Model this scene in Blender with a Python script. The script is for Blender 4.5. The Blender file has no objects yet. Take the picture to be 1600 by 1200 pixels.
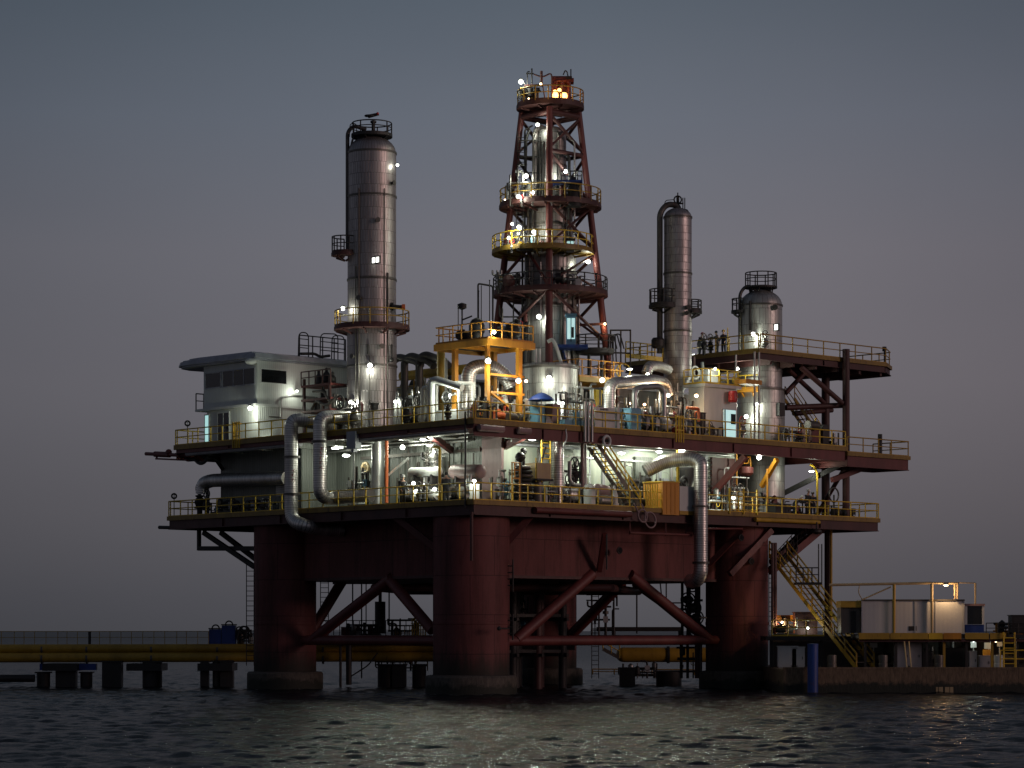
import bpy, math, random
import numpy as np
from mathutils import Vector as V
random.seed(7)
PI = math.pi
scene = bpy.context.scene
COL = scene.collection

# ------------------------------------------------------------------ frame of reference
F = 4004.0            # focal length in photo pixels (1600 wide)
CAMZ = 3.85
X0, Y0 = -2.3, 154.0  # near corner of the decks
AV = V((-.6813, .7320, 0)); BV = V((.7320, .6813, 0)); ZV = V((0, 0, 1))
XV = V((1, 0, 0)); YV = V((0, 1, 0))
FL, FU, FT = 11.66, 16.54, 23.15      # lower, upper, third deck floors

def P(a, b, z): return V((X0, Y0, 0)) + AV*a + BV*b + ZV*z
def zat(py, Y): return CAMZ + (985-py)*Y/F
def at(px, py, Y): return V(((px-800)/F*Y, Y, zat(py, Y)))
def a_of(px, b):
    k = (px-800)/F
    return (X0 + BV.x*b - k*(Y0 + BV.y*b)) / (-AV.x + AV.y*k)
def b_of(px, a):
    k = (px-800)/F
    return (k*(Y0 + AV.y*a) - X0 - AV.x*a) / (BV.x - BV.y*k)
def pb(px, py, b):
    p = P(a_of(px, b), b, 0); p.z = zat(py, p.y); return p
def pa(px, py, a):
    p = P(a, b_of(px, a), 0); p.z = zat(py, p.y); return p
def fb(px, b, z): return P(a_of(px, b), b, z)      # on plane b at height z
def fa(px, a, z): return P(a, b_of(px, a), z)

# ------------------------------------------------------------------ materials
def nodes_of(name):
    m = bpy.data.materials.new(name); m.use_nodes = True
    nt = m.node_tree; nt.nodes.clear()
    out = nt.nodes.new('ShaderNodeOutputMaterial'); bs = nt.nodes.new('ShaderNodeBsdfPrincipled')
    nt.links.new(bs.outputs[0], out.inputs[0])
    return m, nt, bs
def ramp(nt, fac, stops):
    r = nt.nodes.new('ShaderNodeValToRGB')
    while len(r.color_ramp.elements) < len(stops): r.color_ramp.elements.new(.5)
    for e, (p, c) in zip(r.color_ramp.elements, stops):
        e.position = p; e.color = (*c, 1) if len(c) == 3 else c
    nt.links.new(fac, r.inputs[0]); return r.outputs[0]
def math_(nt, op, a, b=None, clamp=False):
    n = nt.nodes.new('ShaderNodeMath'); n.operation = op; n.use_clamp = clamp
    for i, v in enumerate((a, b)):
        if v is None: continue
        if isinstance(v, (int, float)): n.inputs[i].default_value = v
        else: nt.links.new(v, n.inputs[i])
    return n.outputs[0]
def mix(nt, fac, a, b, mode='MIX'):
    n = nt.nodes.new('ShaderNodeMix'); n.data_type = 'RGBA'; n.blend_type = mode
    for s, v in ((n.inputs['Factor'], fac), (n.inputs[6], a), (n.inputs[7], b)):
        if isinstance(v, (int, float)): s.default_value = v
        elif isinstance(v, tuple): s.default_value = (*v, 1) if len(v) == 3 else v
        else: nt.links.new(v, s)
    return n.outputs[2]
def noise(nt, scale, detail=4, rough=.6, vec=None, stretch=None):
    t = nt.nodes.new('ShaderNodeNewGeometry').outputs['Position'] if vec is None else vec
    if stretch:
        mp = nt.nodes.new('ShaderNodeMapping'); mp.inputs['Scale'].default_value = stretch
        nt.links.new(t, mp.inputs[0]); t = mp.outputs[0]
    n = nt.nodes.new('ShaderNodeTexNoise'); n.inputs['Scale'].default_value = scale
    n.inputs['Detail'].default_value = detail; n.inputs['Roughness'].default_value = rough
    nt.links.new(t, n.inputs['Vector']); return n.outputs['Fac']
def bump(nt, bs, h, strength=.3, dist=.02):
    b = nt.nodes.new('ShaderNodeBump'); b.inputs['Strength'].default_value = strength
    b.inputs['Distance'].default_value = dist
    nt.links.new(h, b.inputs['Height']); nt.links.new(b.outputs[0], bs.inputs['Normal'])
def uvs(nt): return nt.nodes.new('ShaderNodeUVMap').outputs[0]

def paint(name, col, rough=.5, metal=0, rust=.35, rustcol=(.09, .035, .018), vary=.35):
    m, nt, bs = nodes_of(name)
    n1 = noise(nt, .7, 6, .65, stretch=(1, 1, .25))
    n2 = noise(nt, 5, 5, .7, stretch=(1, 1, .3))
    c = mix(nt, ramp(nt, n1, [(.3, (0, 0, 0)), (.7, (1, 1, 1))]), tuple(x*(1-vary) for x in col), tuple(min(1, x*(1+vary*.6)) for x in col))
    f = ramp(nt, n2, [(.70-.22*rust, (0, 0, 0)), (.80-.1*rust, (rust*1.4,)*3)])
    c = mix(nt, f, c, rustcol)
    nt.links.new(c, bs.inputs['Base Color'])
    bs.inputs['Metallic'].default_value = metal
    nt.links.new(math_(nt, 'MULTIPLY_ADD', n2, .35), bs.inputs['Roughness'])
    nt.nodes[-1].inputs[2].default_value = max(.05, rough-.15)
    return m
def cladding(name, bw, bh, col=(.42, .41, .40), rough=.36, seam=.022, metal=.9):
    m, nt, bs = nodes_of(name); uv = uvs(nt)
    br = nt.nodes.new('ShaderNodeTexBrick')
    br.offset = .5; br.inputs['Scale'].default_value = 1
    br.inputs['Brick Width'].default_value = bw; br.inputs['Row Height'].default_value = bh
    br.inputs['Mortar Size'].default_value = seam; br.inputs['Mortar Smooth'].default_value = .3
    br.inputs['Color1'].default_value = (*[x*.86 for x in col], 1); br.inputs['Color2'].default_value = (*[min(1, x*1.1) for x in col], 1)
    br.inputs['Mortar'].default_value = (*[x*.28 for x in col], 1)
    nt.links.new(uv, br.inputs['Vector'])
    st = noise(nt, 1.1, 6, .7, stretch=(1, 1, .12)); sp = noise(nt, 3.5, 5, .7)
    c = mix(nt, ramp(nt, st, [(.3, (.35,)*3), (.55, (1, 1, 1))]), (.2, .165, .15), br.outputs['Color'])
    c = mix(nt, ramp(nt, sp, [(.6, (0, 0, 0)), (.75, (.6,)*3)]), c, (.16, .1, .07))
    nt.links.new(c, bs.inputs['Base Color']); bs.inputs['Metallic'].default_value = metal
    r = math_(nt, 'MULTIPLY_ADD', sp, .35); nt.nodes[-1].inputs[2].default_value = rough-.1
    nt.links.new(r, bs.inputs['Roughness'])
    h = math_(nt, 'ADD', math_(nt, 'MULTIPLY', br.outputs['Fac'], -1.0), math_(nt, 'MULTIPLY', sp, .5))
    bump(nt, bs, h, .5, .015)
    return m
def corrugated(name, col, period=.3, dirt=.5, rough=.5, streak=(.12, .1, .08), strength=.8):
    m, nt, bs = nodes_of(name); uv = uvs(nt)
    w = nt.nodes.new('ShaderNodeTexWave'); w.wave_type = 'BANDS'; w.bands_direction = 'X'
    w.inputs['Scale'].default_value = .314/period*1.0
    nt.links.new(uv, w.inputs['Vector'])
    st = noise(nt, 1.3, 6, .7, stretch=(1, 1, .1)); sp = noise(nt, .5, 4, .6)
    c = mix(nt, ramp(nt, st, [(.48, (0, 0, 0)), (.75, (dirt,)*3)]), col, streak)
    c = mix(nt, ramp(nt, sp, [(.4, (0, 0, 0)), (.7, (dirt*.7,)*3)]), c, tuple(x*.6 for x in col))
    c = mix(nt, math_(nt, 'MULTIPLY', math_(nt, 'LESS_THAN', w.outputs['Fac'], .12), min(.5, strength*.7)), c, tuple(x*.45 for x in col))
    nt.links.new(c, bs.inputs['Base Color']); bs.inputs['Roughness'].default_value = rough
    bump(nt, bs, w.outputs['Fac'], strength, .04)
    return m
def glow(name, col, strength):
    m, nt, bs = nodes_of(name)
    bs.inputs['Base Color'].default_value = (.8, .8, .8, 1)
    bs.inputs['Emission Color'].default_value = (*col, 1); bs.inputs['Emission Strength'].default_value = strength
    return m
def glass(name, col=(.012, .014, .016), rough=.08):
    m, nt, bs = nodes_of(name)
    bs.inputs['Base Color'].default_value = (*col, 1); bs.inputs['Roughness'].default_value = rough
    bs.inputs['Specular IOR Level'].default_value = .6
    return m
def hull_paint(name, col):
    m, nt, bs = nodes_of(name); uv = uvs(nt)
    br = nt.nodes.new('ShaderNodeTexBrick'); br.offset = .5; br.inputs['Scale'].default_value = 1
    br.inputs['Brick Width'].default_value = 3.2; br.inputs['Row Height'].default_value = 2.4
    br.inputs['Mortar Size'].default_value = .03; br.inputs['Mortar Smooth'].default_value = .6
    nt.links.new(uv, br.inputs['Vector'])
    n1 = noise(nt, .45, 6, .65, stretch=(1, 1, .35)); n2 = noise(nt, 1.6, 6, .75, stretch=(1, 1, .09)); n3 = noise(nt, 6, 4, .7)
    c = mix(nt, ramp(nt, n1, [(.3, (0, 0, 0)), (.7, (1, 1, 1))]), tuple(x*.7 for x in col), tuple(x*1.25 for x in col))
    c = mix(nt, ramp(nt, n2, [(.48, (0, 0, 0)), (.72, (.85,)*3)]), c, (.045, .02, .017))
    c = mix(nt, ramp(nt, n3, [(.62, (0, 0, 0)), (.78, (.5,)*3)]), c, (.22, .09, .07))
    c = mix(nt, math_(nt, 'MULTIPLY', br.outputs['Fac'], .7), c, (.03, .012, .012))
    # marine growth near the waterline belongs to the steel itself
    sep = nt.nodes.new('ShaderNodeSeparateXYZ'); nt.links.new(nt.nodes.new('ShaderNodeNewGeometry').outputs['Position'], sep.inputs[0])
    z = math_(nt, 'ADD', sep.outputs['Z'], math_(nt, 'MULTIPLY', n2, -2.2))
    c = mix(nt, ramp(nt, math_(nt, 'MULTIPLY', z, .25, True), [(.05, (1, 1, 1)), (.2, (.75, .75, .75)), (.42, (0, 0, 0))]), c, (.03, .026, .021))
    nt.links.new(c, bs.inputs['Base Color'])
    r = math_(nt, 'MULTIPLY_ADD', n3, .3); nt.nodes[-1].inputs[2].default_value = .5
    bs.inputs['Specular IOR Level'].default_value = .25
    nt.links.new(r, bs.inputs['Roughness'])
    bump(nt, bs, math_(nt, 'ADD', math_(nt, 'MULTIPLY', br.outputs['Fac'], -.6), n3), .25, .03)
    return m

def tidal(name, col):
    m, nt, bs = nodes_of(name); n1 = noise(nt, 1.2, 7, .75); n2 = noise(nt, 6, 5, .75, stretch=(1, 1, .3))
    sep = nt.nodes.new('ShaderNodeSeparateXYZ'); nt.links.new(nt.nodes.new('ShaderNodeNewGeometry').outputs['Position'], sep.inputs[0])
    c = mix(nt, ramp(nt, n2, [(.35, (0, 0, 0)), (.7, (1, 1, 1))]), tuple(x*.5 for x in col), tuple(x*1.35 for x in col))
    h = math_(nt, 'ADD', sep.outputs['Z'], math_(nt, 'MULTIPLY', n1, -1.5))
    c = mix(nt, ramp(nt, math_(nt, 'ADD', h, .5, True), [(.15, (1, 1, 1)), (.4, (0, 0, 0))]), c, (.014, .017, .011))
    nt.links.new(c, bs.inputs['Base Color']); bs.inputs['Roughness'].default_value = .7; bump(nt, bs, n2, .7, .06); return m
M = dict(
    red=hull_paint('red_hull_paint', (.155, .051, .049)),
    redsteel=paint('oxide_red_steel', (.14, .034, .031), .5, 0, .5),
    reddark=paint('dark_oxide_steel', (.075, .026, .024), .55, 0, .5),
    yellow=paint('yellow_safety_paint', (.7, .46, .03), .45, 0, .45, (.12, .05, .02)),
    edgeyellow=paint('scuffed_edge_yellow', (.26, .16, .025), .5, 0, .7, (.07, .04, .02)),
    orange=paint('orange_yellow_paint', (.62, .27, .025), .45, 0, .35, (.2, .07, .02)),
    mustard=paint('faded_mustard_paint', (.44, .27, .03), .5, 0, .5),
    orangered=paint('orange_red_paint', (.6, .14, .04), .5, 0, .3),
    blue=paint('blue_paint', (.012, .048, .24), .5, 0, .45),
    lightblue=paint('light_blue_paint', (.16, .36, .5), .5, 0, .2),
    white=paint('weathered_white_paint', (.62, .64, .62), .5, 0, .3, (.2, .14, .1), .2),
    greypaint=paint('grey_paint', (.42, .43, .46), .5, 0, .35),
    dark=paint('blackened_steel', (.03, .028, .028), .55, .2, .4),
    mid=paint('dirty_machinery_steel', (.12, .11, .1), .45, .5, .5),
    galv=paint('galvanised_steel', (.38, .38, .37), .38, .8, .3, (.14, .09, .06)),
    deckplate=paint('worn_deck_plate', (.09, .075, .06), .6, 0, .5),
    black=paint('black_rubber', (.015, .015, .016), .6, 0, .1),
    concrete=tidal('wet_footing_concrete', (.085, .074, .06)),
    concrete_old=paint('wet_concrete', (.075, .066, .055), .75, 0, .7, (.04, .035, .028), .5),
    quay=tidal('stained_quay_concrete', (.17, .115, .07)),
    towerclad=cladding('tower_cladding', .2, .75, (.42, .385, .38), .38, .014, .82),
    slimclad=cladding('slim_tower_cladding', .5, .5, (.46, .43, .43), .38, .016, .82),
    baseclad=cladding('plain_tank_cladding', .45, 1.1, (.5, .5, .475), .4, .016, .75),
    darkclad=cladding('weathered_column_cladding', .35, .9, (.36, .35, .34), .42, .016, .8),
    pipeclad=cladding('pipe_cladding', 30, .15, (.66, .64, .62), .33, .014, .8),
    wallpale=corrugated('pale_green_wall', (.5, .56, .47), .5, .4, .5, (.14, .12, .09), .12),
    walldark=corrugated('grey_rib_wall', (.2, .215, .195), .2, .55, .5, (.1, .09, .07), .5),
    housewall=corrugated('white_rib_wall', (.6, .63, .6), .17, .22, .5, (.3, .29, .25), .3),
    container=corrugated('grey_container_wall', (.56, .56, .55), .28, .1, .55, (.3, .26, .22), .05),
    redpanel=paint('reddish_grey_panel', (.3, .2, .2), .5, 0, .5),
    roof=paint('grey_roof_sheet', (.42, .44, .5), .5, 0, .15),
    glass=glass('dark_window_glass'),
    lampwhite=glow('white_lamp_glass', (.96, 1, .9), 6),
    lampcool=glow('cool_lamp_glass', (.88, 1, .96), 6),
    lampwarm=glow('warm_lamp_glass', (1, .66, .34), 5),
    litcyan=glow('lit_booth_window', (.5, .9, .88), .62),
    litwhite=glow('lit_white_window', (1, 1, .9), 2.6),
    litorange=glow('furnace_glow', (1, .42, .1), 5),
    skin=paint('skin', (.42, .25, .18), .5, 0, 0, vary=.05),
    cloth=paint('dark_work_cloth', (.022, .024, .03), .8, 0, 0, vary=.3),
    clothblue=paint('navy_work_cloth', (.03, .035, .06), .8, 0, 0, vary=.3),
    redplastic=paint('red_enamel', (.45, .03, .03), .4, 0, .2),
    tan=paint('tan_paint', (.42, .32, .18), .5, 0, .35),
)

# ------------------------------------------------------------------ mesh builder
class MB:
    def __init__(s): s.v = []; s.f = []; s.uv = []; s.sm = []
    def face(s, idx, uv, smooth=False): s.f.append(tuple(idx)); s.uv.append(uv); s.sm.append(smooth)
    def quad(s, p, smooth=False):
        i = len(s.v); s.v += [V(q) for q in p]
        n = (p[1]-p[0]).cross(p[2]-p[0])
        e = (p[1]-p[0]); L = e.length or 1; e = e/L
        if abs(n.normalized().z) < .7 if n.length else False:   # wall: u horizontal, v up
            h = V((0, 0, 1)).cross(n).normalized(); uv = [(q.dot(h), q.z) for q in map(V, p)]
        else: uv = [(q.dot(AV), q.dot(BV)) for q in map(V, p)]
        s.face(range(i, i+len(p)), uv, smooth); return s
    def box(s, c, size, ax=(AV, BV, ZV)):
        c = V(c); x, y, z = (ax[k]*(size[k]/2) for k in range(3))
        q = lambda i, j, k: c + x*i + y*j + z*k
        for fc in (((-1,-1,-1),(-1,1,-1),(1,1,-1),(1,-1,-1)), ((-1,-1,1),(1,-1,1),(1,1,1),(-1,1,1)),
                   ((-1,-1,-1),(1,-1,-1),(1,-1,1),(-1,-1,1)), ((1,1,-1),(-1,1,-1),(-1,1,1),(1,1,1)),
                   ((1,-1,-1),(1,1,-1),(1,1,1),(1,-1,1)), ((-1,1,-1),(-1,-1,-1),(-1,-1,1),(-1,1,1))):
            s.quad([q(*t) for t in fc])
        return s
    def span(s, a0, a1, b0, b1, z0, z1):
        return s.box(P((a0+a1)/2, (b0+b1)/2, (z0+z1)/2), (abs(a1-a0), abs(b1-b0), z1-z0))
    def bar(s, p, q, w, h=None):
        h = h or w; p, q = V(p), V(q); d = q-p; L = d.length; d.normalize()
        up = ZV if abs(d.z) < .95 else BV
        sd = d.cross(up).normalized(); up = sd.cross(d).normalized()
        return s.box((p+q)/2, (L, w, h), (d, sd, up))
    def prism(s, poly, z0, z1):
        n = len(poly)
        ar = sum(poly[i][0]*poly[(i+1) % n][1]-poly[(i+1) % n][0]*poly[i][1] for i in range(n))
        if ar < 0: poly = poly[::-1]
        lo = [V((x[0], x[1], z0)) for x in poly]; hi = [V((x[0], x[1], z1)) for x in poly]
        for i in range(n):
            j = (i+1) % n; s.quad([lo[i], lo[j], hi[j], hi[i]])
        s.quad(hi); s.quad(lo[::-1]); return s
    def rings(s, rs, closed_cap=True, ulen=None, smooth=True, vs=None):
        i0 = len(s.v); n = len(rs[0])
        for r in rs: s.v += r
        if vs is None:
            vs = [0]
            for k in range(1, len(rs)):
                ca = sum(rs[k-1], V())/n; cb = sum(rs[k], V())/n; vs.append(vs[-1]+(cb-ca).length)
        for k in range(len(rs)-1):
            for j in range(n):
                jj = (j+1) % n; u0, u1 = ulen*j/n, ulen*(j+1)/n
                s.face((i0+k*n+j, i0+k*n+jj, i0+(k+1)*n+jj, i0+(k+1)*n+j), [(u0, vs[k]), (u1, vs[k]), (u1, vs[k+1]), (u0, vs[k+1])], smooth)
        if closed_cap:
            for r, fl in ((rs[0], True), (rs[-1], False)):
                i = len(s.v); s.v += [V(x) for x in r]; ids = list(range(i, i+n))
                s.face(ids[::-1] if fl else ids, [(0, 0)]*n)
        return s
    def tube(s, p, q, r, r2=None, n=10, cap=True):
        p, q = V(p), V(q); d = (q-p).normalized(); r2 = r if r2 is None else r2
        u = d.orthogonal().normalized() if abs(d.z) < .99 else XV.copy()
        w = d.cross(u).normalized()
        if abs(d.z) >= .99: u, w = w.cross(d).normalized(), w
        ring = lambda c, rr: [c + u*(rr*math.cos(2*PI*k/n)) + w*(rr*math.sin(2*PI*k/n)) for k in range(n)]
        return s.rings([ring(p, r), ring(q, r2)], cap, 2*PI*max(r, r2))
    def path(s, pts, r, bend=.6, n=12, steps=7, cap=True):
        pts = [V(p) for p in pts]; out = [pts[0]]
        for i in range(1, len(pts)-1):
            a, b, c = pts[i-1], pts[i], pts[i+1]
            d1 = (a-b); d2 = (c-b); t = min(bend, d1.length*.49, d2.length*.49)
            p1 = b+d1.normalized()*t; p2 = b+d2.normalized()*t
            for k in range(steps+1):
                x = k/steps; out.append(p1*(1-x)**2 + b*(2*x*(1-x)) + p2*x*x)
        out.append(pts[-1])
        o2 = [out[0]]
        for p in out[1:]:
            if (p-o2[-1]).length > 1e-4: o2.append(p)
        out = o2; rs = []
        d = (out[1]-out[0]).normalized(); u = d.orthogonal().normalized()
        for i, p in enumerate(out):
            if i == 0: t = out[1]-out[0]
            elif i == len(out)-1: t = out[-1]-out[-2]
            else: t = (out[i+1]-out[i]).normalized()+(out[i]-out[i-1]).normalized()
            t.normalize(); u = (u-t*u.dot(t)).normalized(); w = t.cross(u)
            rs.append([p + u*(r*math.cos(2*PI*k/n)) + w*(r*math.sin(2*PI*k/n)) for k in range(n)])
        return s.rings(rs, cap, 2*PI*r)
    def lathe(s, prof, c, n=32, cap=True):
        c = V(c); segs = []; cur = [prof[0]]
        for i in range(1, len(prof)):
            cur.append(prof[i])
            if i < len(prof)-1:
                d1 = V((prof[i][0]-prof[i-1][0], prof[i][1]-prof[i-1][1])); d2 = V((prof[i+1][0]-prof[i][0], prof[i+1][1]-prof[i][1]))
                if d1.length > 1e-6 and d2.length > 1e-6 and d1.angle(d2) > .33: segs.append(cur); cur = [prof[i]]
        segs.append(cur); R = max(p[0] for p in prof)
        for g in segs:
            vs = [0]
            for k in range(1, len(g)): vs.append(vs[-1]+math.hypot(g[k][0]-g[k-1][0], g[k][1]-g[k-1][1]))
            vs = [v+g[0][1] for v in vs]
            s.rings([[c+V((r*math.cos(2*PI*k/n), r*math.sin(2*PI*k/n), z)) for k in range(n)] for r, z in g], False, 2*PI*R, True, vs)
        if cap:
            for (r, z), fl in ((prof[0], True), (prof[-1], False)):
                if r > 1e-3:
                    i = len(s.v); s.v += [c+V((r*math.cos(2*PI*k/n), r*math.sin(2*PI*k/n), z)) for k in range(n)]
                    ids = list(range(i, i+n)); s.face(ids[::-1] if fl else ids, [(0, 0)]*n)
        return s
    def sphere(s, c, r, n=12, sq=1.0):
        return s.lathe([(max(1e-4, r*math.sin(PI*k/(n//2))), -r*sq*math.cos(PI*k/(n//2))) for k in range(n//2+1)], c, n, False)
    def torus(s, c, R, r, ax=YV, n=20, m=6):
        ax = V(ax).normalized(); u = ax.orthogonal().normalized(); w = ax.cross(u)
        pts = [V(c)+u*(R*math.cos(2*PI*k/n))+w*(R*math.sin(2*PI*k/n)) for k in range(n)]
        i0 = len(s.v)
        for k, p in enumerate(pts):
            d = (p-V(c)).normalized()
            s.v += [p+d*(r*math.cos(2*PI*j/m))+ax*(r*math.sin(2*PI*j/m)) for j in range(m)]
        for k in range(n):
            for j in range(m):
                a, b = (k+1) % n, (j+1) % m
                s.face((i0+k*m+j, i0+k*m+b, i0+a*m+b, i0+a*m+j), [(0, 0)]*4, True)
        return s
    def mesh(s, name, org, mat):
        me = bpy.data.meshes.new(name)
        me.from_pydata([tuple(V(v)-org) for v in s.v], [], s.f)
        me.polygons.foreach_set('use_smooth', s.sm)
        ul = me.uv_layers.new(name='UVMap')
        ul.data.foreach_set('uv', np.array([c for f in s.uv for c in f], 'f').ravel())
        me.materials.append(M[mat] if isinstance(mat, str) else mat); me.update(); return me
    def bbox_base(s):
        xs = [v.x for v in s.v]; ys = [v.y for v in s.v]; zs = [v.z for v in s.v]
        return V(((min(xs)+max(xs))/2, (min(ys)+max(ys))/2, min(zs)))
    def build(s, name, mat, parent=None):
        if parent is None: org = s.bbox_base()
        else: org = wloc(parent)
        o = bpy.data.objects.new(name, s.mesh(name, org, mat)); COL.objects.link(o)
        if parent is None: o.location = org
        else: o.parent = parent
        return o
def wloc(o):
    p = V(o.location)
    while o.parent: o = o.parent; p += V(o.location)
    return p
def tag(o, label, cat, group=None):
    o['label'] = label; o['category'] = cat
    if group: o['group'] = group
    return o
def thing(name, label, cat, loc, group=None):
    o = bpy.data.objects.new(name, None); COL.objects.link(o); o.location = V(loc)
    o.empty_display_size = .3
    return tag(o, label, cat, group)
def solo(mb, name, mat, label, cat, group=None): return tag(mb.build(name, mat), label, cat, group)
def structure(o): o['kind'] = 'structure'; return o
def inst(src, loc, parent):          # a copy of a part, its mesh shared
    o = src.copy(); COL.objects.link(o); o.parent = parent; o.location = V(loc)-wloc(parent); return o
def circ(c, r, n=24, a0=0, a1=2*PI):
    return [V(c)+V((r*math.cos(a0+(a1-a0)*k/n), r*math.sin(a0+(a1-a0)*k/n), 0)) for k in range(n+1)]

# ------------------------------------------------------------------ repeated kinds
POST = {}
def post_src(mat, h, w):
    key = (mat, round(h, 2), w)
    if key not in POST: POST[key] = MB().tube((0, 0, 0), (0, 0, h), w, n=6).mesh('post', V(), mat)
    return POST[key]
def rails_on(t, pts, h=1.1, step=1.5, mat='yellow', kick=.12, r=.043, kmat=None):
    """top rail, middle rail, kick plate and single posts as children of t, along floor points"""
    pts = [V(p) for p in pts]
    for nm, zz in (('top_rail', h), ('middle_rail', h*.55)):
        mb = MB()
        for p, q in zip(pts, pts[1:]): mb.tube(p+ZV*zz, q+ZV*zz, r*(.95 if zz == h else .75), n=6)
        mb.build(nm, mat, t)
    if kick:
        mb = MB()
        for p, q in zip(pts, pts[1:]): mb.bar(p+ZV*kick*.5, q+ZV*kick*.5, .04, kick)
        mb.build('kick_plate', kmat or mat, t)
    L = 0; lens = [0]
    for p, q in zip(pts, pts[1:]): L += (q-p).length; lens.append(L)
    n = max(1, round(L/step)); me = post_src(mat, h, r); org = wloc(t)
    for k in range(n+1):
        d = L*k/n
        if k not in (0, n): d += random.uniform(-.12, .12)*step
        i = 0
        while i < len(lens)-2 and lens[i+1] < d: i += 1
        x = (d-lens[i])/max(1e-6, lens[i+1]-lens[i]); p = pts[i].lerp(pts[i+1], x)
        o = bpy.data.objects.new('post', me); COL.objects.link(o); o.parent = t; o.location = p-org
def railing(label, pts, **kw):
    t = thing('guard_railing', label, 'railing', pts[0], kw.pop('group', 'guard railings along the decks')); rails_on(t, pts, **kw); return t
def ladder(label, base, h, side=XV, mat='dark', w=.45, cage=False, step=.33, r=.03, group='ladders on the rig', parent=None):
    base = V(base); t = parent or thing('ladder', label, 'ladder', base, group)
    for sgn in (-1, 1): MB().tube(base+side*(w/2*sgn), base+side*(w/2*sgn)+ZV*h, r, n=6).build('stile', mat, t)
    src = None
    for k in range(1, int(h/step)):
        if k > 90: break
        p = base+ZV*(k*step)
        if src is None: src = MB().tube(p-side*w/2, p+side*w/2, r*.8, n=5).build('rung', mat, t); z0 = p
        else:
            o = src.copy(); COL.objects.link(o); o.parent = t; o.location = p-z0
    if cage:
        out = side.cross(ZV)
        for k in range(2, int(h/.9)):
            c = base+ZV*(k*.9); mb = MB()
            arc = [c+side*(.38*math.cos(x))-out*(-.38*math.sin(x)) for x in [PI*j/8 for j in range(9)]]
            for p, q in zip(arc, arc[1:]): mb.tube(p, q, .02, n=5)
            mb.build('cage_hoop', mat, t)
    return t
def stair(label, top, bot, side, w=.9, mat='yellow', n=None, rail=True, group='stairs on the rig', r=.04):
    top, bot = V(top), V(bot); t = thing('stair', label, 'stair', bot, group)
    n = n or max(4, int((top.z-bot.z)/.26))
    for sg in (-1, 1): MB().bar(bot+side*(w/2*sg), top+side*(w/2*sg), .06, .26).build('stringer', 'mid' if mat == 'yellow' else mat, t)
    d = top-bot; run = V((d.x, d.y, 0)).normalized(); src = None
    for k in range(1, n):
        p = bot.lerp(top, k/n)
        if src is None: src = MB().box(p, (.26, w-.07, .04), (run, side, ZV)).build('tread', 'dark', t); p0 = p
        else:
            o = src.copy(); COL.objects.link(o); o.parent = t; o.location = p-p0
    if rail:
        for sg in (-1, 1):
            mb = MB(); s0 = side*(w/2*sg)
            for zz in (.95, .5): mb.tube(bot+s0+ZV*zz, top+s0+ZV*zz, r, n=6)
            m = max(2, int(d.length/1.3))
            for k in range(m+1): p = bot.lerp(top, k/m)+s0; mb.tube(p, p+ZV*.97, r, n=6)
            mb.build('handrail', mat, t)
    return t
def light(parent, p, power, col, r=.12):
    l = bpy.data.lights.new('lamp_light', 'POINT'); l.energy = power; l.color = col; l.shadow_soft_size = r
    o = bpy.data.objects.new('lamp_light', l); COL.objects.link(o); o.parent = parent; o.location = V(p)-wloc(parent); return o
LC = {'lampwhite': (.94, 1, .83), 'lampcool': (.82, 1, .93), 'lampwarm': (1, .62, .3)}
LAMPK = 1.8
def work_light(label, p, power=60, r=.17, mat='lampwhite', off=None, shape='round', arm=None):
    """p: centre of the glass. off: where the light leaves, relative to p"""
    r *= .82; p = V(p); t = thing('work_light', label, 'lamp', p, 'work lights on the rig')
    if 'derrick' in label: power *= .75
    if shape == 'tube':
        MB().box(p, (1.0, .14, .1), (arm or AV, ZV.cross(arm or AV).normalized(), ZV)).build('lamp_glass', mat, t)
        MB().box(p+ZV*.085, (1.1, .22, .06), (arm or AV, ZV.cross(arm or AV).normalized(), ZV)).build('housing', 'greypaint', t)
    elif shape == 'oval':
        MB().lathe([(1e-3, -r*.55), (r*.9, -r*.4), (r*1.5, 0), (r*1.2, r*.3)], p, 14).build('lamp_glass', mat, t)
        MB().lathe([(r*1.3, r*.3), (r*1.1, r*.6), (r*.5, r*.9), (1e-3, r*1.0)], p, 14, False).build('housing', 'greypaint', t)
    else:
        MB().sphere(p, r, 14, .9).build('lamp_glass', mat, t)
        MB().lathe([(r*.8, r*.72), (r*.95, r*.95), (r*.5, r*1.25), (r*.25, r*1.6)], p, 12).build('housing', 'dark', t)
    if arm and shape != 'tube': MB().tube(p+ZV*r*1.3, p+V(arm), .03, n=6).build('bracket', 'dark', t)
    if power: light(t, p+(V(off) if off is not None else V((0, -r-.12, -.1))), power*LAMPK, LC[mat], .1)
    return t
def valve(label, p, mat='mid', s=1.0, ax=YV, wheel='redplastic', group='valves on the decks'):
    p = V(p); t = thing('valve', label, 'valve', p, group)
    MB().lathe([(.1*s, 0), (.1*s, .3*s), (.2*s, .32*s), (.2*s, .38*s), (.14*s, .4*s), (.2*s, .55*s), (.14*s, .7*s), (.1*s, .72*s), (.16*s, .76*s), (.16*s, .8*s), (.04*s, .82*s), (.04*s, 1.1*s)], p, 14).build('body', mat, t)
    mb = MB().torus(p+ZV*1.05*s, .22*s, .03*s, ax, 16, 6); u = V(ax).orthogonal().normalized(); w = V(ax).cross(u)
    for d in (u, w): mb.tube(p+ZV*1.05*s-d*.22*s, p+ZV*1.05*s+d*.22*s, .02*s, n=5)
    mb.build('hand_wheel', wheel, t); return t
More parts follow.
